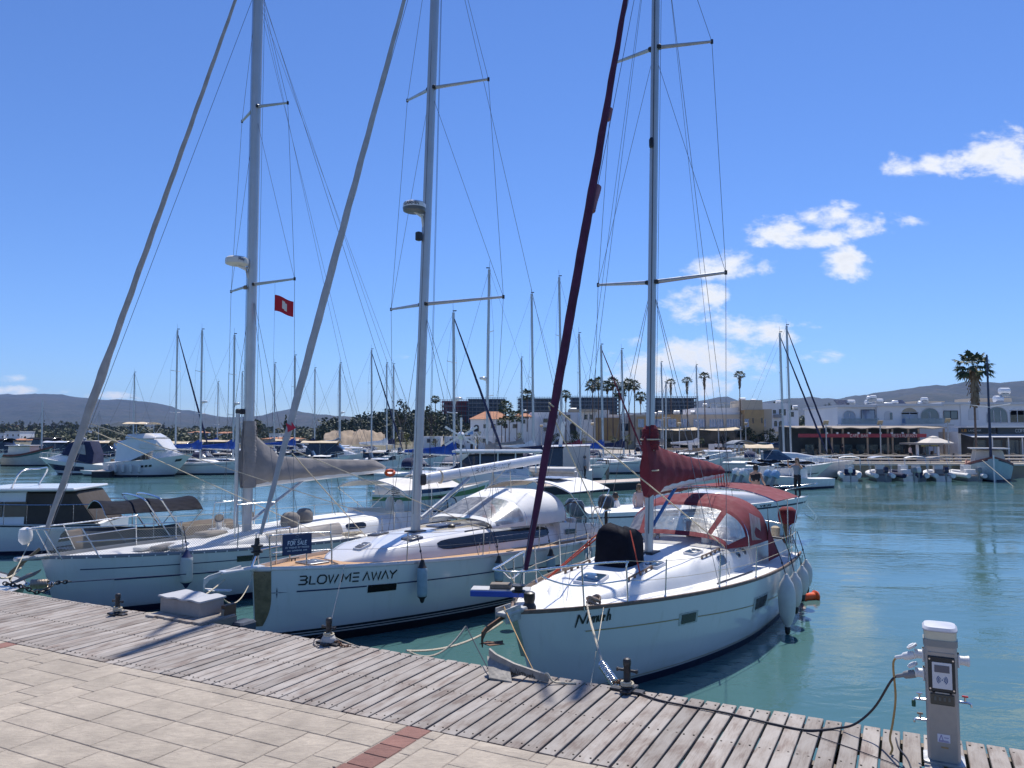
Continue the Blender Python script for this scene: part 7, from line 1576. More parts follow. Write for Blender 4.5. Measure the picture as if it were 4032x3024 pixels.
def tree(px, pyb, pyt, Y, w, kind, label, group, name='tree'):
    """foot row, top row and half width of the crown in photo pixels"""
    d = at(px, HOR, Y); zb = at(px, pyb, Y).z; zt = at(px, pyt, Y).z; r = w/FPX*Y; h = zt-zb; tcount[0] += 1
    t = thing(name, label, 'tree', (d.x, Y, zb), random.uniform(0, 6), group)
    ch = h*(.92 if kind in ('cypress', 'conifer', 'hedge') else .74); put('trunk', TRK, t, scale=(h*.9, h*.9, h*.72))
    sxy = r if kind not in ('cypress', 'conifer') else r/(.26 if kind == 'cypress' else .5)
    cz_ = {'pine': .72, 'olive': .8, 'spring': .9, 'cypress': 1, 'conifer': 1, 'hedge': .55}[kind]
    put('crown', crown(kind, tcount[0]), t, loc=(0, 0, h-ch/2), scale=(sxy, sxy, ch/2/cz_*1.05))
    return t
BT = []; TG = 'trees of the wooded belt behind the left boats'
for (px, top, w, Y, kd) in ((8, 1658, 5, 500, 'cypress'), (16, 1662, 4, 500, 'cypress'), (32, 1660, 5, 520, 'cypress'), (60, 1662, 12, 480, 'pine'), (82, 1655, 11, 480, 'pine'), (115, 1660, 9, 480, 'pine'), (135, 1664, 12, 480, 'pine'), (172, 1655, 5, 480, 'cypress'), (205, 1653, 4, 480, 'cypress'), (215, 1663, 16, 480, 'pine'), (240, 1658, 14, 480, 'pine'), (268, 1660, 14, 480, 'pine'), (302, 1660, 11, 480, 'pine'), (155, 1668, 12, 420, 'pine'), (615, 1672, 14, 420, 'olive'), (645, 1664, 4, 420, 'cypress'), (690, 1672, 18, 400, 'olive'), (728, 1684, 14, 360, 'olive'), (780, 1682, 16, 420, 'pine'), (830, 1684, 18, 420, 'pine'), (880, 1684, 18, 420, 'pine'), (620, 1686, 4, 380, 'cypress'), (740, 1680, 4, 380, 'cypress')):
    BT.append((px, top, w, Y, kd))
ORD = 'first second third fourth fifth sixth seventh eighth ninth tenth eleventh twelfth'.split(); seen_ = {}
for (px, top, w, Y, kd) in sorted(BT):
    i = seen_[kd] = seen_.get(kd, -1)+1
    tree(px, 1700, top, Y, w, kd, {'pine': 'rounded dark tree', 'cypress': 'slim dark cypress', 'olive': 'olive green tree'}[kd]+' in wooded belt behind the left boats, %s from left' % ORD[i], TG)
tree(1125, 1745, 1626, 190, 17, 'conifer', 'tall pointed conifer behind the left yacht sail cover', 'trees by the shore'); tree(1010, 1735, 1660, 200, 20, 'pine', 'bushy dark palm-like tree just right of left mast', 'trees by the shore')
tree(1580, 1740, 1578, 205, 48, 'pine', 'largest dark pine on wooded rise left of middle mast', 'trees by the shore'); tree(1700, 1720, 1600, 215, 40, 'pine', 'broad dark pine just right of middle mast', 'trees by the shore')
for q, (px, top) in enumerate(((1555, 1706), (1600, 1704), (1715, 1712), (1790, 1722), (1880, 1700), (2040, 1700), (2415, 1716), (2470, 1712), (2290, 1700))):
    tree(px, 1770, top, 142, 22, 'spring', ['yellow-green spring bush left of middle mast', 'yellow-green bush partly behind middle mast', 'small yellow-green tree before leftmost white cabin', 'tiny yellow-green tree behind wind generator', 'yellow-green tree at left corner of tiled house', 'yellow-green tree below palms of tiled house', 'young pale tree before tan block', 'young pale tree left of hotel', 'young yellow-green tree before cream arches'][q], 'spring trees on the promenade')
for q, (px, top, w, yb) in enumerate(((2945, 1690, 34, 1765), (2990, 1705, 26, 1765), (3030, 1690, 34, 1765), (3080, 1712, 26, 1768), (2620, 1725, 24, 1768), (2700, 1730, 26, 1768), (2860, 1718, 18, 1768), (3260, 1594, 20, 1690), (3230, 1640, 34, 1700), (3280, 1640, 26, 1700), (3310, 1650, 22, 1700), (2190, 1710, 30, 1770), (2260, 1700, 24, 1770))):
    tree(px, yb, top, 148 if px < 3200 else 190, w, 'hedge' if px < 3200 else 'pine', ['round dark hedge at foot of stone tower', 'second dark hedge right of stone tower', 'tall clipped hedge before white annex', 'leafy shrub right of clipped hedge', 'low shrub below left shade sail', 'low shrub below right shade sail', 'square clipped shrub before hotel glass', 'tall dark tree behind twin masts at right', 'dark tree group left of white terrace', 'second dark tree left of white terrace', 'small dark tree touching white terrace corner', 'dark shrub behind white canopy boat', 'dark shrub before cream arch'][q], 'shrubs and trees by the buildings')
# wooded masses that cannot be counted
def wood(name, label, pts, m, leaf=.5):
    mb = MB(); rd = random.Random(5)
    for (x0, x1, Y0, Y1, ylo, yhi, n) in pts:
        for k in range(n):
            px = rd.uniform(x0, x1); f = rd.random(); Y = Y0+(Y1-Y0)*f; py = ylo+(yhi-ylo)*(f*.8+.2*rd.random()); top = at(px, py-rd.uniform(0, 9)-5*math.sin(px*.05), Y); r = rd.uniform(1.6, 3.6)*Y/350
            zb = land_z(px, Y)
            for j in range(26):
                d = Vector((rd.gauss(0, 1), rd.gauss(0, 1), rd.gauss(0, .8))).normalized()*r*rd.random()**.4; p = top-Vector((0, 0, r*.8))+d; l = leaf*rd.uniform(.7, 1.6)*Y/350
                u = Vector((rd.gauss(0, 1), rd.gauss(0, 1), rd.gauss(0, .6))).normalized(); v = u.cross(Vector((rd.gauss(0, 1), rd.gauss(0, 1), rd.gauss(0, 1)))).normalized()
                mb.quad(p-u*l*1.3, p+v*l*.8, p+u*l*1.3, p-v*l*.8)
    o = mb.build(name, m, None, 0, label, 'wood'); o['kind'] = 'stuff'; return o
wood('wood', 'wooded belt of dark scrub and trees along left shore', [(-400, 640, 260, 560, 1735, 1674, 1200), (600, 1320, 240, 480, 1735, 1684, 900)], LEAFO, .55)
wood('wood', 'dense pine wood on rise behind the middle masts', [(1270, 1860, 230, 330, 1700, 1600 if False else 1640, 420), (1440, 1800, 240, 330, 1660, 1612, 200), (1250, 1700, 225, 260, 1740, 1690, 160)], LEAF, .5)
wood('wood', 'green scrub between the right-hand houses and hills', [(3150, 3330, 240, 420, 1690, 1640, 150), (3040, 3120, 300, 420, 1620, 1590, 40), (2560, 2800, 330, 420, 1650, 1612, 80)], LEAF, .5)
# palms ---------------------------------------------------------------
def palm_crown(seed, n=34, R=1., droop=.5, up=.9):
    rd = random.Random(seed); mb = MB()
    for k in range(n):
        a = k*2.39996+rd.uniform(-.2, .2); e = up-(up+droop)*(k/n)**1.0+rd.uniform(-.1, .1)      # elevation of the stalk
        d = Vector((math.cos(a)*math.cos(e), math.sin(a)*math.cos(e), math.sin(e))); L = R*rd.uniform(.42, .56); base = d*L+Vector((0, 0, -.06*R))
        side = d.cross(Vector((0, 0, 1))); side = side.normalized() if side.length > .05 else Vector((1, 0, 0)); up_ = side.cross(d)
        mb.quad(-side*.012*R, side*.012*R, base+side*.01*R, base-side*.01*R)
        nb = 11
        for j in range(nb):
            g = (j/(nb-1)-.5)*2.5; f = d*math.cos(g)+side*math.sin(g); l = R*rd.uniform(.40, .52)*(1-.15*abs(g)); w_ = .052*R
            mid = base+f*l*.6+Vector((0, 0, -.05*R)); tip = base+f*l+Vector((0, 0, -(.16+.10*abs(g))*R)); pn = f.cross(up_).normalized()*w_
            mb.quad(base, mid+pn, tip, mid-pn)
    return mb.mesh('crown', PALMG, 0)
def skirt(seed, h, r):
    rd = random.Random(seed); mb = MB()
    for k in range(150):
        z = -rd.random()*h; a = rd.uniform(0, 2*PI); rr = r*(1-.55*abs(z)/h)*rd.uniform(.55, 1.); p = Vector((math.cos(a)*rr*.4, math.sin(a)*rr*.4, z)); q = Vector((math.cos(a)*rr, math.sin(a)*rr, z-h*rd.uniform(.15, .35))); s = Vector((-math.sin(a), math.cos(a), 0))*r*.12
        mb.quad(p-s*.5, p+s*.5, q+s, q-s)
    return mb.mesh('dead_fronds', DEADP, 0)
PCR = [palm_crown(i+3, 30 if i < 3 else 22, 1., .6 if i < 3 else .15, 1.2) for i in range(5)]; PSK = [skirt(1, 1., .34), skirt(2, 1., .30)]
pt_ = MB(); rings = []
for i in range(33):
    f = i/32; r = .5*(1.25-.45*f)*(1+.07*(i % 2)); rings.append([(math.cos(2*PI*k/9)*r+.35*math.sin(f*2.2)*.3, math.sin(2*PI*k/9)*r, f) for k in range(9)])
pt_.loft(rings); PTR = pt_.mesh('trunk', PBARK, 50)
def palm(px, pyb, pyc, Y, rpx, label, tall=False, sk=.0, tw=6., big=False):
    p = at(px, HOR, Y); zb = at(px, pyb, Y).z; zc = at(px, pyc, Y).z; R = rpx/FPX*Y; t = thing('palm_tree', label, 'palm', (p.x, Y, zb), random.uniform(0, 6), 'palms behind the harbour')
    r = tw/FPX*Y*.55; put('trunk', PTR, t, scale=(r, r, zc-zb)); put('crown', PCR[(3+tcount[0] % 2) if tall else tcount[0] % 3], t, loc=(.1*r, 0, zc-zb), scale=R*1.12); tcount[0] += 1
    if sk: put('dead_fronds', PSK[tcount[0] % 2], t, loc=(.1*r, 0, zc-zb), scale=(R*1.5 if big else R*1.2, R*1.5 if big else R*1.2, sk/FPX*Y))
    return t
palm(3842, 1800, 1440, 77, 78, 'large fan palm with thatch of dead fronds by the coffee shop', sk=130, tw=13, big=True)
for k, (px, pc_, R) in enumerate(((2644, 1505, 22), (2708, 1500, 24), (2777, 1482, 26), (2916, 1478, 26))): palm(px, 1765, pc_, 150, R, ['tall thin palm, leftmost of four before hotel', 'second tall thin palm from left before hotel', 'third tall thin palm before hotel, with leaning lower frond', 'rightmost tall thin palm before hotel beside stone tower'][k], True, 42, 7)
PL = [(2335, 1515, 34), (2358, 1506, 30), (2392, 1520, 30), (2414, 1505, 30), (2458, 1520, 28), (2478, 1508, 28), (2500, 1516, 28), (2440, 1545, 30), (2524, 1560, 28), (2228, 1552, 24)]
LB_ = ['leftmost palm of the tall cluster left of red sail', 'second palm of the tall cluster, slightly higher', 'third palm of the tall cluster with low crown', 'fourth palm of the tall cluster, among the highest', 'fifth palm of the tall cluster beside thin mast', 'sixth palm of the tall cluster', 'seventh palm of the tall cluster', 'short bushy palm in the middle of tall cluster', 'short palm right of tall cluster by right mast', 'lone small palm just right of furled plum sail']
for k, (px, pc_, R) in enumerate(PL): palm(px, 1765, pc_, 150+3*(k % 3), R, LB_[k], False, 26, 7)
for k, (px, pc_, R, yb, Y) in enumerate(((2076, 1555, 32, 1700, 160), (1714, 1572, 22, 1680, 230), (1990, 1600, 34, 1770, 150), (2005, 1635, 30, 1770, 148), (2035, 1640, 34, 1770, 146), (1975, 1660, 24, 1770, 146), (1012, 1668, 24, 1740, 195), (2420, 1735, 16, 1770, 140), (2760, 1735, 16, 1768, 140), (2925, 1748, 18, 1768, 140), (2455, 1728, 16, 1770, 140), (560, 1700, 14, 1740, 240), (690, 1700, 14, 1740, 240))):
    palm(px, yb, pc_, Y, R, ['high palm rising behind tiled house left of plum sail', 'small palm on wooded rise right of middle mast', 'left palm of the group before tiled house', 'middle palm of the group before tiled house', 'right palm of the group before tiled house', 'lowest palm of the group before tiled house', 'bushy palm right of the left mast', 'dwarf palm before tan block', 'dwarf palm before hotel shade sail', 'dwarf palm by silver car', 'dwarf palm left of hotel door', 'small palm behind left motor cruiser', 'small palm behind left sailboats'][k], False, 0, 6)
# ================================================================== boats across the harbour
def cabin(bt, st, m, name='cabin', par=None, k=.82, cap=True):
    """lofted deckhouse: stations (x, half width, z low, z high); k = top width ratio"""
    rings = [[(x, w_, a), (x, w_*(1+k)/2, (a+b_)/2), (x, w_*k, b_-.06), (x, w_*k*.9, b_), (x, -w_*k*.9, b_), (x, -w_*k, b_-.06), (x, -w_*(1+k)/2, (a+b_)/2), (x, -w_, a)] for x, w_, a, b_ in st]
    mb = MB(); mb.loft(rings, flip=True); return mb.build(name, m, par or bt.root, 40)
def rail(bt, u0, u1, h=.55, n=7, par=None):
    for sd_ in (1, -1):
        P = [bt.S(u0+(u1-u0)*i/n, 1, sd_)-Vector((0, sd_*.05, 0)) for i in range(n+1)]; o = MB().tube([p+Vector((0, 0, h)) for p in P], .016, 5).build('guard_rail', STEEL, bt.root, 50)
        for p in P[::1]: MB().tube([p, p+Vector((0, 0, h))], .012, 4, False).build('rail_post', STEEL, o, 50)
def simple_hull(bt, m, dm=None, boot=None, n=16): bt.hull(m, dm or GELD, n); bt.band('boot_stripe', boot or BOOT, 0, 1, bt.zt(0), bt.zt(.14), n)
SG = 'sailboats moored across the harbour'; FS = []; MC = []
def far_sail(px, ytop, th, cover, label, L=10.5, D=None, furl=None, hullm=None, bim=None, hood=NAVYC, hm=13.6, spr=2, rad_=False, slim=False):
    D = D or hm*FPX/(1795-ytop); M = at(px, HOR, D); th = math.radians(th); a = Vector((math.cos(th), math.sin(th), 0)); bow = M-a*(.42*L)
    bt = Boat('sailboat', label, (bow.x, bow.y, th, L, L*.32, 1.35, 1.1, 1.05, .6, .8), group=SG); simple_hull(bt, hullm or GEL)
    bt.band('cove_stripe', NVS, .02, 1, .80, .83, 16); zt = CH+(HOR-ytop)/FPX*D; mx = -.42*L
    bt.roof([(-.22*L, .3, .02), (-.3*L, .8, .25), (-.5*L, 1.1, .42), (-.72*L, 1.1, .42)], GELD)
    for sd_ in (1, -1): bt.side_window('coach_window', GLASSD, -.36*L, -.66*L, .35, .75, sd_, n=10)
    bt.M = lambda z: Vector((mx-.012*(z-1), 0, z)); n = 8
    mo = MB().loft([[bt.M(z)+Vector((.11*math.cos(g), .08*math.sin(g), 0)) for g in [2*PI*k/n for k in range(n)]] for z in (1.2, zt)]).build('mast', ALU, bt.root, 50)
    MB().tube([bt.M(zt), bt.M(zt)+Vector((-.05, 0, .7))], .012, 4).build('antenna', WIRE, mo, 0); MB().box(bt.M(zt)+Vector((.1, 0, .12)), (.3, .06, .08)).build('wind_vane', BLACK, mo, 0)
    ws = .0085*max(1, D/80)
    for sd_ in (1, -1):
        tips = [bt.M(1.3+(zt-1.3)*f)+Vector((-.15, sd_*(1.05-.3*f), .05)) for f in ((.36, .68) if spr == 2 else (.5,))]
        for t in tips: MB().tube([bt.M(t.z-.05), t], .032, 5).build('spreader', GEL, mo, 50)
        tube('shroud', [bt.M(zt)]+tips[::-1]+[(mx-.2, sd_*1.45, 1.15)], ws, WIRE, bt.root, 4); tube('lower_shroud', [bt.M(tips[0].z), (mx-.6, sd_*1.4, 1.15)], ws, WIRE, bt.root, 4)
    if not slim: tube('backstay', [bt.M(zt), (-L*.99, 0, 1.2)], ws, WIRE, bt.root, 4)
    if furl: furled(bt, 'furled_headsail', (-.25, 0, 1.9), bt.M(zt-.3), [(0, .05), (.2, .10), (.6, .085), (1, .04)], furl, 9, 7)
    else: tube('forestay', [(-.1, 0, 1.4), bt.M(zt)], ws*1.2, WIRE, bt.root, 4)
    if cover is not None:
        tube('boom', [(mx-.2, 0, 2.45), (mx-4.1, 0, 2.6)], .09, GEL, bt.root, 8); sail_cover(bt, [(mx+.1, 2.4, 3.5, .15), (mx-.3, 2.4, 3.45, .2), (mx-.9, 2.45, 3.1, .2), (mx-2.5, 2.52, 2.95, .18), (mx-4.2, 2.6, 2.8, .1)], cover, 8)
    if hood: sprayhood(bt, [(-.66*L, .95, 1.5, 1.75), (-.70*L, 1.1, 1.5, 2.15), (-.74*L, 1.15, 1.5, 2.25), (-.79*L, 1.15, 1.5, 2.2)], hood, hood)
    if bim: bimini(bt, [-.82*L, -.98*L], 1.4, 2.5, 2.7, bim, legs=[(-.9*L, 1.4, 1.3)]*2)
    rail(bt, .02, .16, .55, 3); rail(bt, .2, .95, .5, 6)
    if rad_: radar(bt, 1.3+(zt-1.3)*.45, .4, .28)
    FS.append(bt.root); return bt
def mk(px, py, th, L, B, fb, fm, fs, label, cat='motorboat', name='motorboat', group='motorboats moored across the harbour', um=.55, rk=1.2, D=None, stern=None):
    """motor boat whose bow meets the water at px, py"""
    D = D or CH*FPX/(py-HOR); P = at(px, HOR, D); t = math.radians(th); P = P-Vector((math.cos(t), math.sin(t), 0))*rk*.6
    if stern is not None:                                   # length from the photo column of the stern
        k = (stern-2016)/FPX; c, s_ = math.cos(t), math.sin(t); L = abs((P.x-k*P.y)/(c-k*s_))
    return Boat(name, label, (P.x, P.y, t, L, B or L*.31, fb, fm, fs, um, rk), cat, group)
def outboard(bt, x, y, z, m=None, tilt=.0, s=1.):
    R = Matrix.Rotation(tilt, 4, 'Y'); T = lambda p: tuple((Matrix.Translation((x, y, z)) @ R @ Vector((p[0]*s, p[1]*s, p[2]*s, 1)))[:3])
    o = MB().loft([[T((a*k, b_*k, zz)) for a, b_ in ((-.3, -.18), (.2, -.2), (.26, 0), (.2, .2), (-.3, .18))] for zz, k in ((.0, .75), (.08, 1), (.42, .95), (.55, .6))]).build('outboard_motor', m or GEL, bt.root, 50)
    MB().loft([[T((a*k, b_*k, zz)) for a, b_ in ((-.14, -.07), (.14, -.07), (.14, .07), (-.14, .07))] for zz, k in ((.05, 1), (-.6, .8), (-.85, .5))]).build('outboard_leg', SGREY, o, 40)
    return o
# --- left row
wb = mk(196, 1833, 172, 0, 3.0, 2.3, 1.35, 1.3, 'old wooden fishing boat with green sheer and tan wheelhouse at far left', 'fishing boat', 'fishing_boat', stern=38, rk=.9, um=.5)
GRN = mat('hull_green', (.03, .10, .09), .5, var=.2); RWD = mat('red_brown_wood', (.18, .06, .04), .7, var=.3)
simple_hull(wb, mat('old_white_paint', (.50, .49, .44), .6, var=.12), RWD); wb.band('sheer_stripe', GRN, .0, 1, .86, .98, 20); wb.toerail(RWD, .22, .05, 'bulwark'); cabin(wb, [(-2.6, .9, 1.2, 2.5), (-5.6, 1.0, 1.1, 2.5)], CREAM); MB().box((-4.1, 0, 2.58), (3.6, 2.4, .08), ch=.03).build('cabin_roof', GEL, wb.root, 0)
for x in (-3.0, -4.0, -5.0): MB().box((x, .96, 2.0), (.7, .08, .6)).build('cabin_window', BEIGEC, wb.root, 0)
tube('mast', [(-1.6, 0, 1.4), (-1.75, 0, 8.3)], [.11, .06], ALU, wb.root, 8)
nb = mk(205, 1865, 5, 0, 3.4, 1.7, 1.25, .9, 'white sports cruiser with navy canopy and navy hull side, second boat from left', stern=445, rk=1.9); nb.th
simple_hull(nb, GEL); L = nb.L; nb.band('hull_band', NAVY, .10, .72, .30, .70, 24); cabin(nb, [(-.12*L, .35, 1.5, 1.56), (-.25*L, .9, 1.4, 1.85), (-.42*L, 1.2, 1.3, 2.15), (-.48*L, 1.25, 1.25, 2.15)], GEL); cabin(nb, [(-.34*L, .9, 1.9, 2.0), (-.46*L, 1.2, 1.9, 3.1), (-.55*L, 1.3, 1.5, 3.35), (-.76*L, 1.3, 1.1, 3.3), (-.82*L, 1.3, 1.1, 2.2)], NAVYC, 'canopy'); nb_w = MB()
for sd_ in (1, -1): MB().quad(*[Vector((-x*L, sd_*1.24, z)) for x, z in ((.60, 2.1), (.72, 1.95), (.70, 2.95), (.60, 3.0))]).build('canopy_window', mat('smoke_vinyl', (.22, .24, .27), .15), nb.root, 0)
MB().lathe([(.3, 0), (.32, .15), (.15, .22)], 12, (-.60*L, 0, 3.45)).build('radar_dome', GEL, nb.root, 40); MB().box((-L-.4, 0, .45), (1.2, 2.8, .15), ch=.03).build('swim_platform', GEL, nb.root, 0); rail(nb, .02, .3, .5, 5); outboard(nb, -L-.5, .6, .9, GREYC, .3)
tn = mk(330, 1868, 8, 4.2, 1.6, .55, .45, .45, 'white tender lying alongside the navy-canopied cruiser', 'dinghy', 'dinghy', rk=.4, D=75); simple_hull(tn, GEL)
fw = mk(718, 1872, 174, 0, 4.2, 2.15, 1.55, 1.3, 'white flybridge motor yacht with beige screen cover, largest in left row', stern=455, rk=1.9)
simple_hull(fw, GEL); L = fw.L; cabin(fw, [(-.10*L, .3, 2.0, 2.06), (-.28*L, 1.1, 1.75, 2.5), (-.36*L, 1.5, 1.7, 2.75), (-.40*L, 1.6, 1.6, 2.8)], GEL, k=.75); cabin(fw, [(-.27*L, 1.2, 2.5, 2.55), (-.38*L, 1.6, 2.5, 3.55), (-.66*L, 1.7, 1.5, 3.75), (-.86*L, 1.6, 1.4, 3.2)], GEL, 'saloon')
cabin(fw, [(-.285*L, 1.21, 2.62, 2.68), (-.37*L, 1.62, 2.62, 3.40), (-.46*L, 1.69, 2.62, 3.42), (-.56*L, 1.71, 2.75, 3.3)], CREAM, 'screen_cover', k=.80); cabin(fw, [(-.40*L, 1.3, 3.6, 3.75), (-.50*L, 1.6, 3.6, 4.1), (-.74*L, 1.6, 3.6, 4.0)], GEL, 'flybridge')
for x in (.52, .60, .68): fw.band('portlight', GLASSD, x*.6+.05, x*.6+.085, .55, .68, 2, .012, (1, -1))
fw.band('portlight', GLASSD, .06, .12, .70, .82, 2, .012, (1, -1)); bimini(fw, [-.5*L, -.62*L, -.8*L], 1.4, 5.0, 5.2, BEIGEC, legs=[(-.6*L, 1.5, 3.9)]*3); rail(fw, .02, .5, .6, 9); MB().box((-.72*L, 1.66, 2.4), (1.6, .1, .6)).build('saloon_window', GLASSD, fw.root, 0)
FL_ = 'fenders of the flybridge yacht'
for k in range(5): p = fw.S(.50+.10*k, 1, -1); make_fender(fw.W(Vector((p.x, p.y-.2, 1.2))), .9, .14, FEND, ['white fender on flybridge yacht side, %s from bow' % q for q in ('first', 'second', 'third', 'fourth', 'fifth')][k], FL_, FEND, fw.W(Vector((p.x, p.y, 1.5))), ROPE)
far_sail(693, 1298, 168, None, 'sailboat with tall mast and navy furled headsail behind flybridge yacht', furl=NAVYC, hood=None); far_sail(791, 1298, 170, BLUEC, 'sailboat with light blue awning right of flybridge yacht', bim=SKYC, D=78, rad_=True)
far_sail(857, 1504, 172, BLUEC, 'short-masted sailboat with blue cover behind light blue awning'); far_sail(920, 1316, 172, BLUEC, 'white sailboat with radar mast just left of left yacht mast', D=79, rad_=True); far_sail(1081, 1431, 190, GREYC, 'distant sailboat with thin mast between the two left masts', slim=True); far_sail(1161, 1400, 176, BLUEC, 'distant sailboat with blue cover right of left yacht mast'); far_sail(1340, 1431, 185, GREYC, 'distant sailboat with dark cover left of middle yacht mast', rad_=True); far_sail(1464, 1376, 170, None, 'distant sailboat with navy furled headsail left of middle yacht mast', furl=NAVYC, hood=GREYC); far_sail(1524, 1431, 175, WHITEC, 'distant white sailboat nearest left of middle yacht mast'); far_sail(165, 1610, 20, None, 'low distant sailboat at far left', L=8, hood=None, spr=1)
far_sail(1240, 1450, 186, NAVYC, 'distant sailboat with navy cover left of grey headsail', D=125); far_sail(388, 1622, 170, None, 'small distant mast boat behind the navy-canopied cruiser', L=8, hood=None, spr=1)
# --- middle
far_sail(1790, 1227, 160, BLUEC, 'sailboat with bright blue sail cover and wind generator in middle', furl=NAVYC, D=58, hm=9, rad_=True, hullm=GEL)
far_sail(1916, 1054, 20, GREYC, 'sailboat with tallest background mast and grey boom cover', D=60, rad_=True); far_sail(2102, 1152, 165, WHITEC, 'white sailboat with mast just left of plum headsail', D=72, spr=1); far_sail(2213, 1085, 160, NAVYC, 'sailboat with second tallest background mast beside plum headsail', D=70); far_sail(2288, 1312, 168, REDC, 'sailboat with dark red cover right of plum headsail', D=84); far_sail(2375, 1358, 172, BLUEC, 'sailboat with blue awning before palm cluster', bim=SKYC, D=80, furl=REDC); far_sail(2456, 1376, 165, NAVYC, 'sailboat with steel mast left of right yacht mast', D=88)
far_sail(3086, 1309, 158, None, 'left of the twin-masted white sailboats at right', D=80, hood=NAVYC, furl=NAVYC); far_sail(3114, 1280, 156, None, 'right of the twin-masted white sailboats at right', D=82, hood=None, furl=NAVYC)
for q, (px, py, st, th, lab) in enumerate(((480, 1760, 310, 172, 'big grey-hulled motor yacht with sweeping windows in left background'), (300, 1790, 100, 172, 'motor yacht with black canopy behind the fishing boat'), (640, 1795, 510, 176, 'motor cruiser with beige bimini behind flybridge yacht'), (1250, 1790, 1050, 176, 'low white cruiser with beige canopy behind left sail cover'), (1330, 1815, 1200, 174, 'white cruiser with grey canopy right of left sail cover'), (1420, 1800, 1290, 172, 'distant white flybridge cruiser beyond sailboats'), (1560, 1822, 1440, 170, 'white day cruiser below wooded rise'), (140, 1812, -20, 176, 'small launch with white roof at left edge'), (1000, 1825, 870, 176, 'open white cruiser behind left yacht mast'), (2300, 1822, 2180, 168, 'white cruiser with arch behind plum headsail'), (2700, 1832, 2560, 165, 'white cruiser behind burgundy sail cover'), (2880, 1838, 2740, 165, 'white cruiser with navy cover right of burgundy sail'), (2560, 1835, 2450, 165, 'low cruiser with red awning left of right mast'))):
    bt = mk(px, py, th, 0, None, 1.7, 1.2, 1.0, lab, stern=st, D=min(130, CH*FPX/(py-HOR))); L = bt.L; simple_hull(bt, mat('grey_hull', (.36, .33, .30), .4) if q == 0 else GEL, None, None, 10); s_ = min(1.25, L/9)
    cabin(bt, [(-.15*L, .3*s_, 1.4, 1.5), (-.34*L, .9*s_, 1.3, 2.0*s_), (-.5*L, 1.1*s_, 1.2, 2.1*s_)], GEL); cabin(bt, [(-.30*L, .9*s_, 1.5, 1.9), (-.42*L, 1.15*s_, 1.4, 2.75*s_), (-.75*L, 1.2*s_, 1.2, 2.8*s_), (-.8*L, 1.1*s_, 1.2, 2.2)], GLASSD if q != 5 else GEL, 'wheelhouse')
    can = [GEL, BLACKC, BEIGEC, BEIGEC, GREYC, GEL, WHITEC, GEL, NAVYC, GEL, WHITEC, NAVYC, REDF][q]; bimini(bt, [-.38*L, -.6*L, -.86*L], 1.2*s_, 2.75*s_, 3.0*s_, can, legs=[(-.6*L, 1.2*s_, 1.2)]*3, name='canopy'); rail(bt, .03, .45, .5, 5); MC.append(bt.root)
# wind generator on the blue-covered sailboat
wg = thing('wind_generator', 'white six-bladed wind generator on pole in middle of harbour', 'wind generator', at(1815, 1990, 44)); H_ = at(1815, 1717, 44).z-at(1815, 1990, 44).z
tube('pole', [(0, 0, -.4), (0, 0, H_-.2)], .05, ALU, wg, 8); MB().lathe([(.05, -.25), (.22, -.15), (.22, .2), (.06, .45)], 12, (0, 0, H_), Matrix.Rotation(PI/2-.2, 3, 'X')).build('hub', GEL, wg, 50)
for k in range(6):
    g = k*PI/3+.5; d = Vector((math.cos(g), 0, math.sin(g))); n_ = Vector((-math.sin(g), 0, math.cos(g))); MB().poly([Vector((0, -.2, H_))+d*.15+n_*.05, Vector((0, -.2, H_))+d*1.05+n_*.08, Vector((0, -.2, H_))+d*1.05-n_*.05, Vector((0, -.2, H_))+d*.15-n_*.05], (0, .02, 0)).build('blade', GEL, wg, 0)
MB().poly([(.25, .5, H_+.05), (.55, 1.2, H_+.55), (.6, 1.2, H_+.1)], (.03, 0, 0)).build('tail_fin', mat('fin_blue', (.2, .3, .5), .5), wg, 0)
# launch with registration, catamaran, canopy yacht
rg = mk(1905, 2022, 190, 0, 3.0, 1.5, 1.0, .95, 'white launch with green stripe and number on bow in middle', 'launch', 'launch', stern=1470, rk=.5, D=41); simple_hull(rg, GEL, CREAM); L = rg.L; rg.band('green_stripe', mat('stripe_green', (.10, .22, .09), .5), 0, 1, .72, .92, 20); rg.toerail(CREAM, .06, .05)
rg = rg; cabin(rg, [(-.30*L, .7, 1.0, 1.05), (-.38*L, 1.0, 1.0, 1.95), (-.62*L, 1.05, .9, 2.0)], GLASSB, 'windscreen'); cabin(rg, [(-.36*L, 1.08, 1.95, 2.05), (-.66*L, 1.1, 1.95, 2.05)], GEL, 'hardtop', k=.95); cabin(rg, [(-.66*L, 1.0, .9, 1.5), (-.98*L, 1.0, .9, 1.5)], CREAM, 'aft_deckhouse'); MB().slab(lambda a, v: Vector((-.3*L-1.0*a+.1, 1.3*(2*v-1), 1.35+.12*math.sin(a*11+v*5))), 10, 8, (0, 0, .06)).build('blue_tarp', BLUEC, rg.root, 50)
nm_ = MB(); st, wd2 = text_strokes('40472-A'); pl_ = [rg.cl(1772, 1976, -rg.b(.2)) for _ in (0,)][0]
pa_, pb_ = rg.cl(1772, 1992, -1.30), rg.cl(1812, 1990, -1.30); strokes_mesh(nm_, st, lambda x, y: Vector((pa_.x+(pb_.x-pa_.x)*x/wd2, -1.575, pa_.z+.02+.15*y)), .2); MB().box(((pa_.x+pb_.x)/2, -1.555, pa_.z+.09), (abs(pa_.x-pb_.x)+.3, .03, .28)).build('number_plate', GEL, rg.root, 0); nm_.build('number_lettering', mat('lettering_blue', (.02, .10, .35), .5, var=0), rg.root, 0)
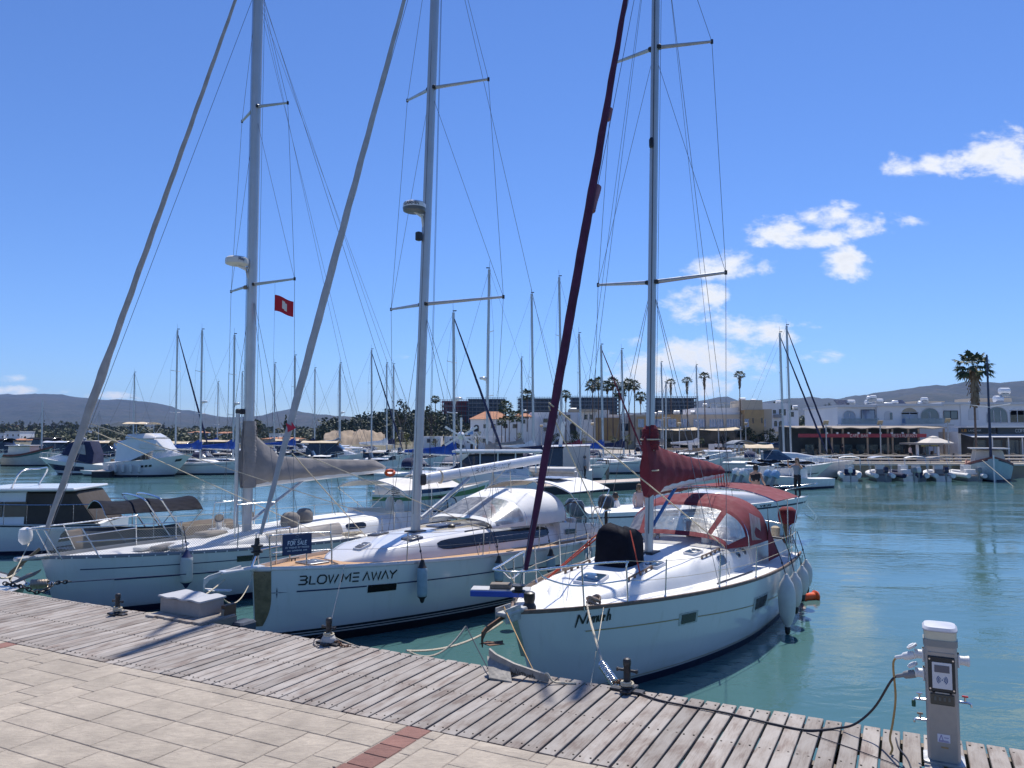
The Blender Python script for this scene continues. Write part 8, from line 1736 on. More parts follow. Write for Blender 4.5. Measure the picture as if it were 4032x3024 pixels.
MB().tube([Vector((.24*math.cos(a), .1*math.sin(a*2), .14*math.sin(a))) for a in [i*PI/8 for i in range(16)]], .09, 7, closed=True).build('lifebuoy', ORANGE, None, 50, 'orange lifebuoy on stern of launch left of middle mast', 'lifebuoy', loc=at(1535, 1862, 44))
ct = thing('catamaran', 'white catamaran with long hardtop behind launch', 'catamaran', at(2105, HOR, 50)-Vector((0, 0, CH))); z = lambda py: at(2016, py, 50).z; X = lambda px: at(px, HOR, 50).x-at(2105, HOR, 50).x
for yy in (0, 4.2): MB().loft([[(x, yy-w_, 0), (x, yy+w_, 0), (x, yy+w_*1.1, h_), (x, yy-w_*1.1, h_)] for x, w_, h_ in ((X(1640), .05, 1.7), (X(1720), .6, 1.6), (X(1950), .8, 1.5), (X(2080), .75, 1.35), (X(2128), .7, .5))], flip=True).build('hull', GEL, ct, 30)
MB().box((X(1900), 2.1, 1.5), (X(2070)-X(1700), 4, .5), ch=.1).build('bridge_deck', GEL, ct, 0); MB().loft([[(x, .5, 1.6), (x, 3.7, 1.6), (x, 3.5, h_), (x, .7, h_)] for x, h_ in ((X(1780), 1.8), (X(1850), 2.7), (X(2060), 2.75))], flip=True).build('saloon', GLASSD, ct, 0); MB().box((X(1960), 2.1, 2.88), (X(2150)-X(1790), 4.4, .14), ch=.05).build('hardtop', GEL, ct, 0)
for px in (1890, 1960, 2030, 2110): MB().tube([(X(px), .3, 1.5), (X(px), .3, 2.85)], .05, 6).build('hardtop_post', GEL, ct, 0)
MB().loft([[(x, -1.15, .15), (x, -.75, .15), (x, -.75, h_), (x, -1.1, h_)] for x, h_ in ((X(1960), 1.3), (X(2090), 1.25), (X(2130), .4))], flip=True).build('stern_step', GEL, ct, 0)
sign_text('lettering', 'Lucia 40', (X(1988), -1.17, z(1858)), (1, 0, 0), (0, 0, 1), .2, mat('lettering_grey', (.25, .25, .27), .5, var=0), ct, .13, width=X(2031)-X(1988))
cy = mk(2150, 1890, -8, 0, 3.6, 1.4, 1.2, 1.2, 'motor yacht with boxy white enclosed canopy behind standing person', stern=2330, rk=.6, D=62); simple_hull(cy, GEL); L = cy.L; cabin(cy, [(-.12*L, 1.2, 1.2, 2.9), (-.45*L, 1.5, 1.2, 3.0)], GLASSD, 'saloon'); cabin(cy, [(-.45*L, 1.5, 1.2, 2.9), (-.50*L, 1.55, 1.2, 3.15), (-.95*L, 1.5, 1.2, 3.05)], mat('tent_canvas', (.55, .50, .46), .8, var=.08), 'tent', k=.95); cabin(cy, [(-.05*L, 1.3, 3.0, 3.12), (-.98*L, 1.5, 3.1, 3.2)], GEL, 'tent_roof', k=.9)
MB().poly([(-.35*L, .8, 3.1), (-.42*L, .8, 5.0), (-.50*L, .8, 5.0), (-.42*L, .8, 3.1)], (0, -.15, 0)).build('radar_arch', GEL, cy.root, 0)
db = mk(2095, 1890, -12, 3.4, 1.5, .6, .5, .5, 'grey inflatable dinghy on davits left of standing person', 'dinghy', 'dinghy', rk=.3, D=55); db.root.location.z = .9; simple_hull(db, mat('hypalon_grey', (.50, .50, .50), .6)); MB().tube(smooth_path([(-.1, 0, .6), (-.6, .5, .6), (-1.5, .7, .58), (-3.3, .7, .58)], 5), .2, 8).tube(smooth_path([(-.1, 0, .6), (-.6, -.5, .6), (-1.5, -.7, .58), (-3.3, -.7, .58)], 5), .2, 8).build('side_tube', bpy.data.materials['hypalon_grey'], db.root, 60)
# floating pontoons
PONT = mat('pontoon_deck', (.52, .44, .38), .9, var=.12, scale=1, obj=False)
def pontoon(label, a, b_, w_, zt=.55):
    a, b_ = Vector(a), Vector(b_); d = b_-a; e = thing('pontoon', label, 'pontoon', a, math.atan2(d.y, d.x)); L = d.length
    n = max(4, int(L/1.2))
    MB().box((L/2, 0, zt-.35), (L, w_-.1, .62)).build('float', mat('pontoon_side', (.02, .02, .024), .7), e, 0)
    for k in range(n): MB().box(((k+.5)*L/n, 0, zt), (L/n-.03, w_, .08)).build('deck_panel', PONT, e, 0)
pontoon('long floating pontoon with pale deck behind white bimini and standing person', G(1880, 1960, 0)+Vector((0, 0, 0)), G(2640, 1912, 0), 2.4); pontoon('floating pontoon with dark side at left row of boats', G(395, 1880, 0), G(470, 1866, 0), 1.6); pontoon('distant floating pontoon between middle sailboats', G(1500, 1838, 0), G(2000, 1842, 0), 2.)
for k, (px, py) in enumerate(((1730, 1830), (2200, 1880), (2392, 1885), (440, 1872), (2760, 1850))): tube('mooring_pile', [G(px, py, 0)-Vector((0, 0, .5)), G(px, py, 0)+Vector((0, 0, 1.6))], .16, BEAM, None, 8, label=['timber pile behind launch', 'timber pile by the grey dinghy', 'timber pile right of standing person', 'timber pile at stern of navy-canopied cruiser', 'timber pile behind burgundy sail cover'][k], cat='pile')
# --- boat lettered ..NFLYER behind the Nimueh stern, bow right
sf = mk(3120, 2120, 186, 0, 3.0, 1.62, 1.35, 1.15, 'white charter cruiser with people aboard behind the Nimueh stern', 'motorboat', 'motorboat', None, stern=2290, rk=1.0, D=30)
simple_hull(sf, mat('pale_hull', (.74, .77, .79), .25, var=.03, coat=.4), None, None, 24); L = sf.L; sf.band('rubbing_strake', NAVY, .0, 1, .84, .88, 24, .012); sf.band('black_inlay', GLASSD, .42, .80, .91, .99, 20, .014); cabin(sf, [(-.08*L, .3, 1.5, 1.62), (-.25*L, .95, 1.4, 1.75), (-.45*L, 1.2, 1.35, 1.85), (-.55*L, 1.2, 1.3, 1.6)], GEL, k=.85)
sf_s = -1 if sf.Y.dot(cam.location-sf.o) < 0 else 1
def sf_text(s, px0, px1, py, name, m, hh=.20):
    st, wd2 = text_strokes(s, .26); us0 = us1 = None; best = []
    for px in (px0, px1): best.append(min(((abs(project(sf.W(sf.S(u/200, .9, sf_s)))[0]-px), u/200) for u in range(201)))[1])
    mb = MB(); strokes_mesh(mb, st, lambda x, y: sf.S(best[0]+(best[1]-best[0])*x/wd2, (.60 if py else .895)+hh/1.4*y*(.9 if py else .45), sf_s, .016), .2); mb.build(name, m, sf.root, 0)
sf_text('SUNFLYER', 2905, 3035, 0, 'lettering', INK, .16); sf_text('CHARTER', 2690, 2795, 1, 'lettering', mat('lettering_slate', (.16, .19, .22), .5, var=0), .17)
MB().tube(smooth_path([sf.S(.16, 1, 1)+Vector((0, -.05, 0)), sf.S(.14, 1, 1)+Vector((0, -.05, .35)), sf.S(.04, 1, 1)+Vector((.3, 0, .42)), Vector((.35, 0, 2.10)), sf.S(.04, 1, -1)+Vector((.3, 0, .42)), sf.S(.14, 1, -1)+Vector((0, .05, .35)), sf.S(.16, 1, -1)+Vector((0, .05, 0))], 5), .018, 6).build('pulpit', STEEL, sf.root, 60); plough_anchor('anchor', STEEL, sf.root, Matrix.Translation((.1, 0, 1.05)) @ Matrix.Rotation(.9, 4, 'Y'), .8)
cabin(sf, [(-.60*L, .9, 1.1, 1.9), (-.72*L, .9, 1.1, 1.8)], GEL, 'helm_console'); outboard(sf, -L-.25, .45, 1.0, mat('outboard_grey', (.12, .13, .15), .3)); outboard(sf, -L-.25, -.45, 1.0, bpy.data.materials['outboard_grey'])
# --- right hand boats
ex = mk(3215, 1912, 168, 0, 3.3, 1.75, 1.35, 1.1, 'white express cruiser with long railed foredeck at right of red bimini', stern=2880, rk=2.0, D=62); simple_hull(ex, GEL); L = ex.L; ex.band('navy_line', NAVY, .05, .6, .52, .56, 20); cabin(ex, [(-.10*L, .3, 1.6, 1.66), (-.3*L, 1.0, 1.5, 1.95), (-.5*L, 1.3, 1.4, 2.15)], GEL); cabin(ex, [(-.40*L, 1.1, 1.9, 2.0), (-.55*L, 1.3, 1.8, 2.75), (-.7*L, 1.3, 1.5, 2.7)], GLASSB, 'windscreen', k=.75); rail(ex, .02, .55, .55, 10); bimini(ex, [-.6*L, -.74*L, -.88*L], 1.3, 2.9, 3.2, BEIGEC, legs=[(-.75*L, 1.3, 1.3)]*3, name='canopy'); ex.band('portlight', GLASSD, .30, .335, .66, .78, 3, .012)
e2 = mk(3320, 1895, 165, 9.5, 3.2, 1.7, 1.3, 1.1, 'white cruiser bow beyond express cruiser, rightmost before inflatables', rk=1.6, D=70); simple_hull(e2, GEL); cabin(e2, [(-1, .3, 1.6, 1.66), (-3, 1.0, 1.5, 1.95), (-5, 1.2, 1.4, 2.3), (-7, 1.2, 1.3, 2.4)], GEL); rail(e2, .02, .5, .55, 7)
RG_ = 'small outboard boats along the right quay'
RIBL = ['leftmost small inflatable at right quay', 'small inflatable with white bimini at right quay', 'third small inflatable from left at right quay', 'small inflatable below ticket kiosk', 'small inflatable with grey bimini right of kiosk', 'small inflatable next to blue wooden caique']
for k, px in enumerate((3395, 3485, 3575, 3650, 3735, 3815)):
    P = G(px, 1896, 0); rb = Boat('inflatable_boat', RIBL[k], (P.x+.8+.3*(k % 2), P.y+4.4, math.radians(-104+8*((k % 3)-1)), 4.2, 1.6, .62, .5, .45, .4, .5), 'inflatable', RG_); rb.hull(SGREY if k % 2 else GEL, GREYC, 8)
    for sd_ in (1, -1): MB().tube(smooth_path([rb.S(u, 1, sd_)+Vector((0, 0, .02)) for u in (0, .1, .3, .6, .95)]+[rb.S(1, 1, sd_)+Vector((-.35, 0, .02))], 4), .20, 8).build('side_tube', WHITEC if k != 2 else NAVYC, rb.root, 60)
    MB().box((-2.6, 0, .95), (.6, .7, .8), ch=.06).build('console', GEL, rb.root, 0); MB().box((-3.4, 0, .75), (.5, .9, .45), ch=.05).build('seat', [NAVYC, GREYC, WHITEC][k % 3], rb.root, 0); outboard(rb, -4.9, 0, .75, [GEL, NAVY, SGREY][k % 3], 0, .9)
    if k in (0, 1, 3, 4): bimini(rb, [-1.9, -3.0, -3.9], .85, 1.95, 2.08, [WHITEC, GEL, WHITEC, GREYC][[0, 1, 3, 4].index(k)], legs=[(-3., .85, .7)]*3)
kq = G(3925, 1898, 0); ca = Boat('wooden_caique', 'pale blue wooden caique moored bow towards camera at right', (kq.x-.2, kq.y, math.radians(63), 9, 3.6, 2.0, 1.2, 1.5, .45, .5), 'caique'); simple_hull(ca, mat('caique_blue', (.30, .42, .46), .5, var=.08), RWD, NAVY); ca.toerail(RWD, .14, .08, 'bulwark'); ca.band('sheer_stripe', NAVY, 0, 1, .93, .99, 20); MB().box((.06, 0, 1.1), (.12, .12, 2.3), ch=.02).build('stem_post', GEL, ca.root, 0); cabin(ca, [(-3, 1.2, 1.4, 2.6), (-6.5, 1.3, 1.4, 2.7)], CREAM); MB().box((-4.6, 0, 2.75), (4.6, 2.9, .10), ch=.03).build('cabin_roof', GEL, ca.root, 0)
tube('mast', [(-2.2, 0, 1.4), (-2.2, 0, at(3910, 1410, 70).z)], [.12, .07], mat('mast_navy', (.02, .03, .07), .5), ca.root, 8); tube('yard', [(-2.1, -1.6, 6.6), (-2.1, 0, 6.35), (-2.1, 1.6, 6.6)], .035, GEL, ca.root, 6)
tube('mooring_line', [ca.W((-.2, -.8, 1.8)), G(3990, 1915, 0)], .02, ROPE, label='mooring line from caique bow down into water', cat='rope')
for q, (px, py, th, lab) in enumerate(((2935, 1915, 150, 'open outboard boat with black folded canopy behind red bimini'), (3060, 1925, 150, 'white boat with blue-white outboards tilted up right of seated woman'))):
    ob = mk(px, py, 30+th-150, 5.5, 2.1, .95, .75, .7, lab, rk=.5, D=CH*FPX/(py-HOR)); simple_hull(ob, GEL); ob.M = None; MB().box((-2.6, 0, 1.1), (.8, .9, .9), ch=.08).build('console', GEL, ob.root, 0)
    for y in (-.35, .35): outboard(ob, .5, y, .9, GEL if q == 0 else mat('outboard_blue', (.25, .38, .55), .3), -.5)
    for (x, z_) in ((-1.5, 2.3), (-2.6, 2.5)): MB().slab(lambda a, v: Vector((x-.5*a, 1.0*(2*v-1), z_-.5+.04*math.sin(v*9)-.1*a)), 5, 10, (0, 0, -.13)).build('folded_canopy', BLACKC, ob.root, 60); tube('canopy_hoop', [(x, -.95, .9), (x-.2, -.95, z_-.5), (x-.2, .95, z_-.5), (x, .95, .9)], .02, STEEL, ob.root, 6)
by = thing('mooring_buoy', 'orange-red spool buoy floating beside the Nimueh stern', 'buoy', G(3186, 2360, .0), .3); MB().lathe([(.13, -.22), (.15, -.17), (.10, -.13), (.10, .13), (.15, .17), (.13, .22)], 14, (0, 0, .06), Matrix.Rotation(PI/2, 3, 'Y')).build('spool', ORANGE, by, 40)
MB().lathe([(.03, -.14), (.12, -.08), (.15, 0), (.12, .1), (.03, .14)], 14, G(2005, 2460, .1)+Vector((0, 0, .15))).build('mooring_buoy', GEL, None, 50, 'small white ball buoy beside the Nimueh stem', 'buoy')
for k in range(2): tube('mooring_line', [bn.W(bn.S(.96-.05*k, 1, 1, .05)), G(3148+14*k, 2362-6*k, -.05)], .008, ROPED, label=['dark line from the Nimueh quarter into water, left one', 'dark line from the Nimueh quarter into water by the buoy'][k], cat='rope')
# --- left: cabin cruiser cut by the frame, covered boat with bimini, dark bow
cc = Boat('cabin_cruiser', 'white cabin cruiser with brown stern cover cut by left frame edge', (G(-330, 2180, 0).x, G(-330, 2180, 0).y-.5, math.radians(6), 9.2, 3.0, 1.3, 1.05, 1.0, .5, .6), 'motorboat')
cc.root.location = G(-420, 2172, 0); cc.o = Vector(cc.root.location); L = abs((G(425, 2160, 0)-cc.o).length)+.2; cc.L = L; simple_hull(cc, GEL, GELD); cc.band('sheer_line', NAVY, 0, 1, .93, .98, 16, .01); cabin(cc, [(-.25*L, .9, 1.0, 1.1), (-.42*L, 1.15, 1.0, 2.08), (-.66*L, 1.2, 1.0, 2.12)], GEL, k=.9); cabin(cc, [(-.66*L, 1.2, 1.0, 2.08), (-.88*L, 1.2, 1.0, 2.05), (-.97*L, 1.2, 1.0, 1.1)], mat('brown_cover', (.055, .042, .035), .8, var=.15, bump=.2), 'stern_cover', k=.92); MB().box((-.66*L, 0, 2.15), (.46*L, 2.7, .10), ch=.04).build('cabin_roof', GEL, cc.root, 0)
for (x, w_) in ((-.50, .9), (-.62, .7)): MB().box((x*L, -1.155, 1.50), (w_, .06, .5)).build('cabin_window', mat('window_brown', (.09, .06, .045), .2), cc.root, 0); MB().box((x*L, 1.155, 1.50), (w_, .06, .5)).build('cabin_window', bpy.data.materials['window_brown'], cc.root, 0)
MB().tube(smooth_path([(-.58*L, -.9, 2.2), (-.62*L, -.9, 2.75), (-.64*L, 0, 2.8), (-.62*L, .9, 2.75), (-.58*L, .9, 2.2)], 4), .03, 6).build('radar_arch', STEEL, cc.root, 60); rail(cc, .1, .98, .65, 9)
P = at(225, HOR, 20.6); cv = Boat('covered_boat', 'small dark boat with black bimini and brown mesh cover behind the left yacht bow', (P.x, P.y, math.radians(40), 5.0, 2.4, 1.0, .85, .8, .4, .4), 'motorboat'); simple_hull(cv, NAVY); BRM = mat('brown_mesh', (.12, .095, .075), .9, var=.2, bump=.3)
MB().slab(lambda a, v: Vector((-.3-4.4*a, 1.1*(2*v-1), 1.0+.40*(1-(2*v-1)**2)+.05*math.sin(a*9))), 10, 8, (0, 0, .02)).build('mesh_cover', BRM, cv.root, 60); zz = at(500, 1958, 22.3).z
bimini(cv, [-1.0, -2.2, -3.5], 1.1, zz-.30, zz, BLACKC, legs=[(-1.6, 1.1, 1.0), (-2.2, 1.1, 1.0), (-2.8, 1.1, 1.0)])
for x in (-1.9, -2.3): MB().tube(smooth_path([(x-.9, -1.15, .9), (x-.2, -1.15, zz-.2), (x, -1.0, zz+.08), (x, 1.0, zz+.08), (x-.2, 1.15, zz-.2), (x-.9, 1.15, .9)], 5), .025, 6).build('roll_bar', STEEL, cv.root, 60)
P = at(60, HOR, 15.2); dbw = Boat('dark_boat', 'dark-hulled boat with white deck at left edge beside chain', (P.x+.05, P.y-.2, math.radians(140), 6, 2.2, .95, .8, .8, .5, .5), 'motorboat'); simple_hull(dbw, mat('hull_black', (.012, .012, .015), .3), GEL)
# --- further boats of the crowded background, copies of the kinds above
def another(src, px, Y, rz, label):
    c = copy_tree(src); p = at(px, HOR, Y); c.location = (p.x, Y, 0); c.rotation_euler.z += rz; c['label'] = label
for k, (px, Y, r, lab) in enumerate(((1010, 112, .05, 'pale cruiser just right of the left yacht mast'), (1130, 108, -.1, 'white cruiser below tall conifer'), (1400, 118, .1, 'white cruiser before earth mound'), (1500, 110, 0, 'cruiser with canopy at right end of earth mound'), (860, 110, .1, 'white cruiser behind blue sail covers'), (60, 118, 0, 'pale cruiser before left shore villa'), (420, 104, .1, 'cruiser behind navy-canopied cruiser stern'), (1680, 104, -.1, 'cruiser just right of middle mast'), (1850, 96, .1, 'cruiser behind blue sail cover'), (2420, 92, .05, 'cruiser before palm cluster'), (2640, 90, 0, 'cruiser right of right yacht mast'), (2800, 94, -.05, 'cruiser below tan promenade wall'), (2960, 90, .1, 'cruiser behind express cruiser'), (3180, 80, -.1, 'cruiser left of inflatables'), (240, 100, 0, 'white cruiser behind fishing boat bow'))): another(MC[[3, 4, 6, 5, 2, 7, 10, 9, 4, 12, 10, 6, 5, 9, 8][k]], px, Y, r, lab)
for k, (px, Y, r, lab) in enumerate(((610, 120, .1, 'thin distant mast left of navy furled headsail'), (1035, 130, 0, 'thin distant mast right of left yacht sail cover'), (1420, 124, .1, 'thin distant mast before earth mound'), (1640, 118, -.1, 'thin distant mast touching middle yacht mast'), (2160, 105, 0, 'thin distant mast behind plum headsail'), (2520, 108, .1, 'thin distant mast left of right yacht mast'), (2700, 112, 0, 'thin distant mast right of burgundy sail cover'), (2840, 116, .1, 'thin distant mast before hotel'))): another(FS[[2, 4, 8, 10, 6, 9, 4, 8][k]], px+25, Y, r, lab)
for k, (px, Y, r, s_, lab) in enumerate(((150, 108, .1, 1, 'white cruiser left of black-canopied motor yacht'), (360, 122, 0, 0, 'pale cruiser above navy canopy'), (560, 98, .1, 3, 'cruiser with canopy touching flybridge yacht roof'), (740, 98, -.1, 4, 'grey-canopied cruiser right of flybridge yacht'), (930, 100, 0, 6, 'white day cruiser behind left yacht mast'), (1090, 96, .1, 9, 'white cruiser above left sail cover shoulder'), (1210, 102, 0, 10, 'white cruiser left of grey headsail'), (1290, 98, .05, 8, 'navy-canopied cruiser right of grey headsail'), (1450, 97, 0, 3, 'beige-canopied cruiser below earth mound'), (1590, 92, .1, 4, 'grey-canopied cruiser left of middle mast'), (1760, 88, 0, 11, 'navy-covered cruiser behind wind generator'), (2250, 84, .1, 12, 'red-awned cruiser right of plum headsail'), (2360, 78, 0, 6, 'white day cruiser left of blue awning'), (2510, 80, .1, 11, 'navy-covered cruiser left of burgundy sail'), (2720, 80, 0, 4, 'grey-canopied cruiser above burgundy sail end'), (2850, 78, .05, 9, 'white cruiser above red bimini'), (3240, 88, 0, 6, 'day cruiser behind twin-masted sailboats'))): another(MC[s_], px, Y, r, lab)
for k, (px, Y, r, s_, lab) in enumerate(((1000, 86, 0, 4, 'grey-canopied cruiser nearest behind the left yacht mast'), (1380, 84, .1, 6, 'white day cruiser nearest above left sail cover end'), (1610, 76, 0, 9, 'white cruiser nearest left of middle mast'), (880, 90, .1, 3, 'beige-canopied cruiser right of light blue awning'), (520, 88, .1, 8, 'navy-canopied cruiser behind flybridge yacht stern'), (20, 96, 0, 6, 'white day cruiser at left edge behind fishing boat'))): another(MC[s_], px, Y, r, lab)
# ================================================================== quay furniture, cars, people
SGN = 'cars parked on the promenade'
def car(px, py, Y, yaw, m, label):
    p = at(px, py, Y); e = thing('parked_car', label, 'car', (p.x, Y, LZ+.08), yaw, SGN)
    body = MB(); prof = [(-2.05, .35, .75), (-1.9, .3, .95), (-1.1, .28, 1.0), (1.0, .28, .98), (1.9, .3, .86), (2.08, .38, .6)]
    body.loft([[(x, -.84, a), (x, .84, a), (x, .86, (a+b_)/2), (x, .80, b_), (x, -.80, b_), (x, -.86, (a+b_)/2)] for x, a, b_ in prof], flip=True); body.build('body', m, e, 40)
    MB().loft([[(x, -w_, .95), (x, w_, .95), (x, w_*.82, z), (x, -w_*.82, z)] for x, w_, z in ((-1.75, .76, .98), (-1.0, .78, 1.42), (.2, .78, 1.45), (1.1, .76, .98))], flip=True).build('glasshouse', GLASSD, e, 30); MB().loft([[(x, -.64, z), (x, .64, z), (x, .60, z+.05), (x, -.60, z+.05)] for x, z in ((-1.05, 1.39), (-.3, 1.44), (.3, 1.41))], flip=True).build('roof', m, e, 40)
    for x in (-1.25, 1.3):
        for y in (-.78, .78):
            w_ = MB().lathe([(.2, -.1), (.31, -.09), (.31, .09), (.2, .1)], 14, (x, y, .31), Matrix.Rotation(PI/2, 3, 'X')).build('wheel', RUBBER, e, 40); MB().lathe([(.18, -.11), (.18, .11)], 10, (x, y, .31), Matrix.Rotation(PI/2, 3, 'X')).build('rim', ALU, w_, 40)
    for y in (-.6, .6): MB().box((2.03, y, .68), (.08, .3, .12)).build('headlight', GEL, e, 0)
SILV = mat('car_silver', (.50, .51, .52), .25, .5, var=.02); CDRK = mat('car_dark', (.03, .035, .05), .25, .2, var=.05)
car(2908, 1765, 128, 2.5, mat('car_white', (.72, .73, .74), .25, var=.02), 'white car parked left of the tan wall, nearest hotel'); car(3012, 1765, 128, .5, SILV, 'silver hatchback parked right of white car'); car(3065, 1765, 129, .3, CDRK, 'dark car parked right of silver hatchback'); car(3120, 1765, 130, 2.8, SILV, 'pale car half hidden by twin masts'); car(1785, 1772, 140, 0, CDRK, 'black car parked before white cabins'); car(1205, 1765, 150, 0, CDRK, 'black van-like car behind grey furled headsail'); car(2050, 1770, 138, .2, CDRK, 'dark car parked behind catamaran hardtop')
def wall_box(name, label, cat, px0, px1, y0, y1, Y, m, d=.4): b = Bld(name, label, px0, px1, Y, LZ, d, cat); b.box('body', m, px0, px1, y0, y1, 0, d); return b
wall_box('promenade_wall', 'long tan promenade wall behind right-hand boats', 'wall', 2620, 3205, 1764, 1806, 112, QW); wall_box('notice_board', 'white poster panel left of tan wall middle', 'sign', 2790, 2812, 1748, 1770, 110, FRW, .1); wall_box('notice_board', 'small white poster panel before burgundy sail', 'sign', 2710, 2725, 1748, 1772, 110, FRW, .1); wall_box('info_panel', 'dark green information panel on tan wall below silver hatchback', 'sign', 2985, 3018, 1745, 1782, 111, mat('panel_green', (.06, .13, .13), .6), .15); wall_box('litter_bin', 'dark litter bin before prefabricated office', 'bin', 1852, 1862, 1748, 1770, 142, RUBBER, .6)
pv_ = Bld('quay_pavilion', 'small white pavilion with curved grey roof on quay behind express cruiser', 2885, 2970, 100, LZ, 3, 'pavilion'); x0, x1 = pv_.lx(2880), pv_.lx(2970); MB().slab(lambda a, v: Vector((x0+(x1-x0)*a, -1+4*v, pv_.lz(1752)+(pv_.lz(1738)-pv_.lz(1752))*math.sin(a*PI)**.7)), 14, 2, (0, 0, .15)).build('roof', SGREY, pv_.root, 40)
for px in (2894, 2910, 2945, 2958): pv_.box('column', FRW, px-3, px+3, 1748, 1790, 0, .25)
# rope fence and lamp posts on the right quay
fe = thing('rope_fence', 'low rope fence with posts along right quay edge', 'fence', (0, 0, 0)); prev = None
for px in range(3230, 4060, 58):
    p = at(px, HOR, 76.5); p.z = LZ+.1; MB().box(p+Vector((0, 0, .45)), (.14, .14, .9), ch=.02).build('post', BEAM, fe, 0); q = p+Vector((0, 0, .85))
    if prev: MB().tube(sag(prev, q, .14, 6), .03, 5).build('rope', ROPE, fe, 50)
    prev = q
for k in range(3): b = wall_box('quay_step', ['upper pale step along right quay', 'middle pale step along right quay', 'lowest pale step along right quay'][k], 'step', 3215, 4300, 1793+13*k, 1798+13*k, 75.5-1.2*k, QT, .8)
LAMPL = ['solar lamp post left before hotel', 'solar lamp post right before hotel', 'solar lamp post left of white terrace', 'solar lamp post before restaurant veranda', 'solar lamp post right of parasol', 'lamp post behind launch', 'lamp post before tiled house', 'lamp post left of plum headsail', 'lamp post right of plum headsail', 'lamp post on left shore beside conifer']
for k, (px, pt, pb, Y) in enumerate(((2676, 1672, 1775, 125), (2938, 1672, 1775, 125), (3256, 1668, 1825, 79), (3470, 1668, 1825, 79), (3737, 1660, 1825, 78), (1575, 1690, 1775, 140), (1942, 1682, 1775, 140), (2132, 1680, 1775, 138), (2334, 1672, 1775, 130), (1095, 1690, 1760, 180))):
    a, b_ = at(px, pb, Y), at(px, pt, Y); e = thing('lamp_post', LAMPL[k], 'lamp post', a, 0, 'lamp posts along the quay'); h = b_.z-a.z
    MB().tube([(0, 0, 0), (0, 0, h)], [.09, .06], 8).build('pole', GALV, e, 40); M = Matrix.Rotation(.6, 3, 'X'); MB().box((0, 0, h+.1), (.55, .06, .5), M=M).build('solar_panel', mat('lamp_panel', (.36, .31, .22), .4), e, 0); MB().box((.25, -.2, h-.35), (.5, .15, .06)).build('lamp_head', SGREY, e, 0)
# people: one continuous body grown from a skeleton
SKIN = mat('skin', (.42, .24, .16), .55, var=.08); HAIRD = mat('hair_dark', (.025, .016, .012), .6, var=.2); HAIRB = mat('hair_brown', (.13, .075, .04), .6, var=.2)
def person(label, loc, rz, J, E_, Rd, mats, hair, hairlen=.0, s=1., head=None, look=0.):
    """J joints {name: (x, y, z)} facing -y, E_ bones, Rd radii, mats: function(point) -> material index"""
    names = list(J); me = bpy.data.meshes.new('body'); me.from_pydata([J[k] for k in names], [(names.index(a), names.index(b_)) for a, b_ in E_], [])
    o = bpy.data.objects.new('body_tmp', me); col.objects.link(o); m = o.modifiers.new('s', 'SKIN'); m.use_smooth_shade = True; ss = o.modifiers.new('d', 'SUBSURF'); ss.levels = ss.render_levels = 2
    if not me.skin_vertices: bpy.context.view_layer.objects.active = o
    for i, k in enumerate(names): v = me.skin_vertices[0].data[i]; r = Rd[k]; v.radius = r if hasattr(r, '__len__') else (r, r); v.use_root = (k == 'pelvis')
    bpy.context.view_layer.update(); dg = bpy.context.evaluated_depsgraph_get(); nm = bpy.data.meshes.new_from_object(o.evaluated_get(dg)); bpy.data.objects.remove(o); nm.materials.clear()
    for q in mats[0]: nm.materials.append(q)
    for p in nm.polygons: p.material_index = mats[1](p.center); p.use_smooth = True
    e = thing('person', label, 'person', loc, rz); e.scale = (s, s, s); put('body', nm, e); h = Vector(J['head'])
    MB().lathe([(.03, .155), (.07, .14), (.098, .09), (.106, .03), (.10, -.03), (.085, -.075)], 12, h+Vector((0, .018, .005))).build('hair', hair, e, 60)
    if hairlen: MB().loft([[h+Vector((.09*k*math.cos(g), .05+.05*k*math.sin(g)+.05*f, .06-f*hairlen)) for g in [i*PI/4 for i in range(8)]] for f, k in ((0, .8), (.3, 1.15), (.7, 1.), (1, .35))]).build('long_hair', hair, e, 60)
    for sx in (-1, 1): MB().lathe([(.004, -.012), (.013, 0), (.004, .012)], 6, h+Vector((sx*.035, -.088, .0))).build('eye', HAIRD, e, 50)
    MB().loft([[h+Vector((a*.5, -.085-b_, z)) for a, b_ in ((-.02, 0), (0, .028), (.02, 0))] for z in (-.045, .01)]).build('nose', SKIN, e, 50)
    return e
R0 = dict(pelvis=(.15, .11), chest=(.16, .11), neck=.055, head=(.088, .10), crown=(.07, .08), ls=.065, rs=.065, le=.046, re=.046, lw=.032, rw=.032, lh=.04, rh=.04, lf=.018, rf=.018, lp=.095, rp=.095, lk=.062, rk=.062, la=.042, ra=.042, lt=.04, rt=.04, waist=(.135, .1))
E0 = [('pelvis', 'waist'), ('waist', 'chest'), ('chest', 'neck'), ('neck', 'head'), ('head', 'crown'), ('chest', 'ls'), ('ls', 'le'), ('le', 'lw'), ('lw', 'lh'), ('lh', 'lf'), ('chest', 'rs'), ('rs', 're'), ('re', 'rw'), ('rw', 'rh'), ('rh', 'rf'), ('pelvis', 'lp'), ('lp', 'lk'), ('lk', 'la'), ('la', 'lt'), ('pelvis', 'rp'), ('rp', 'rk'), ('rk', 'ra'), ('ra', 'rt')]
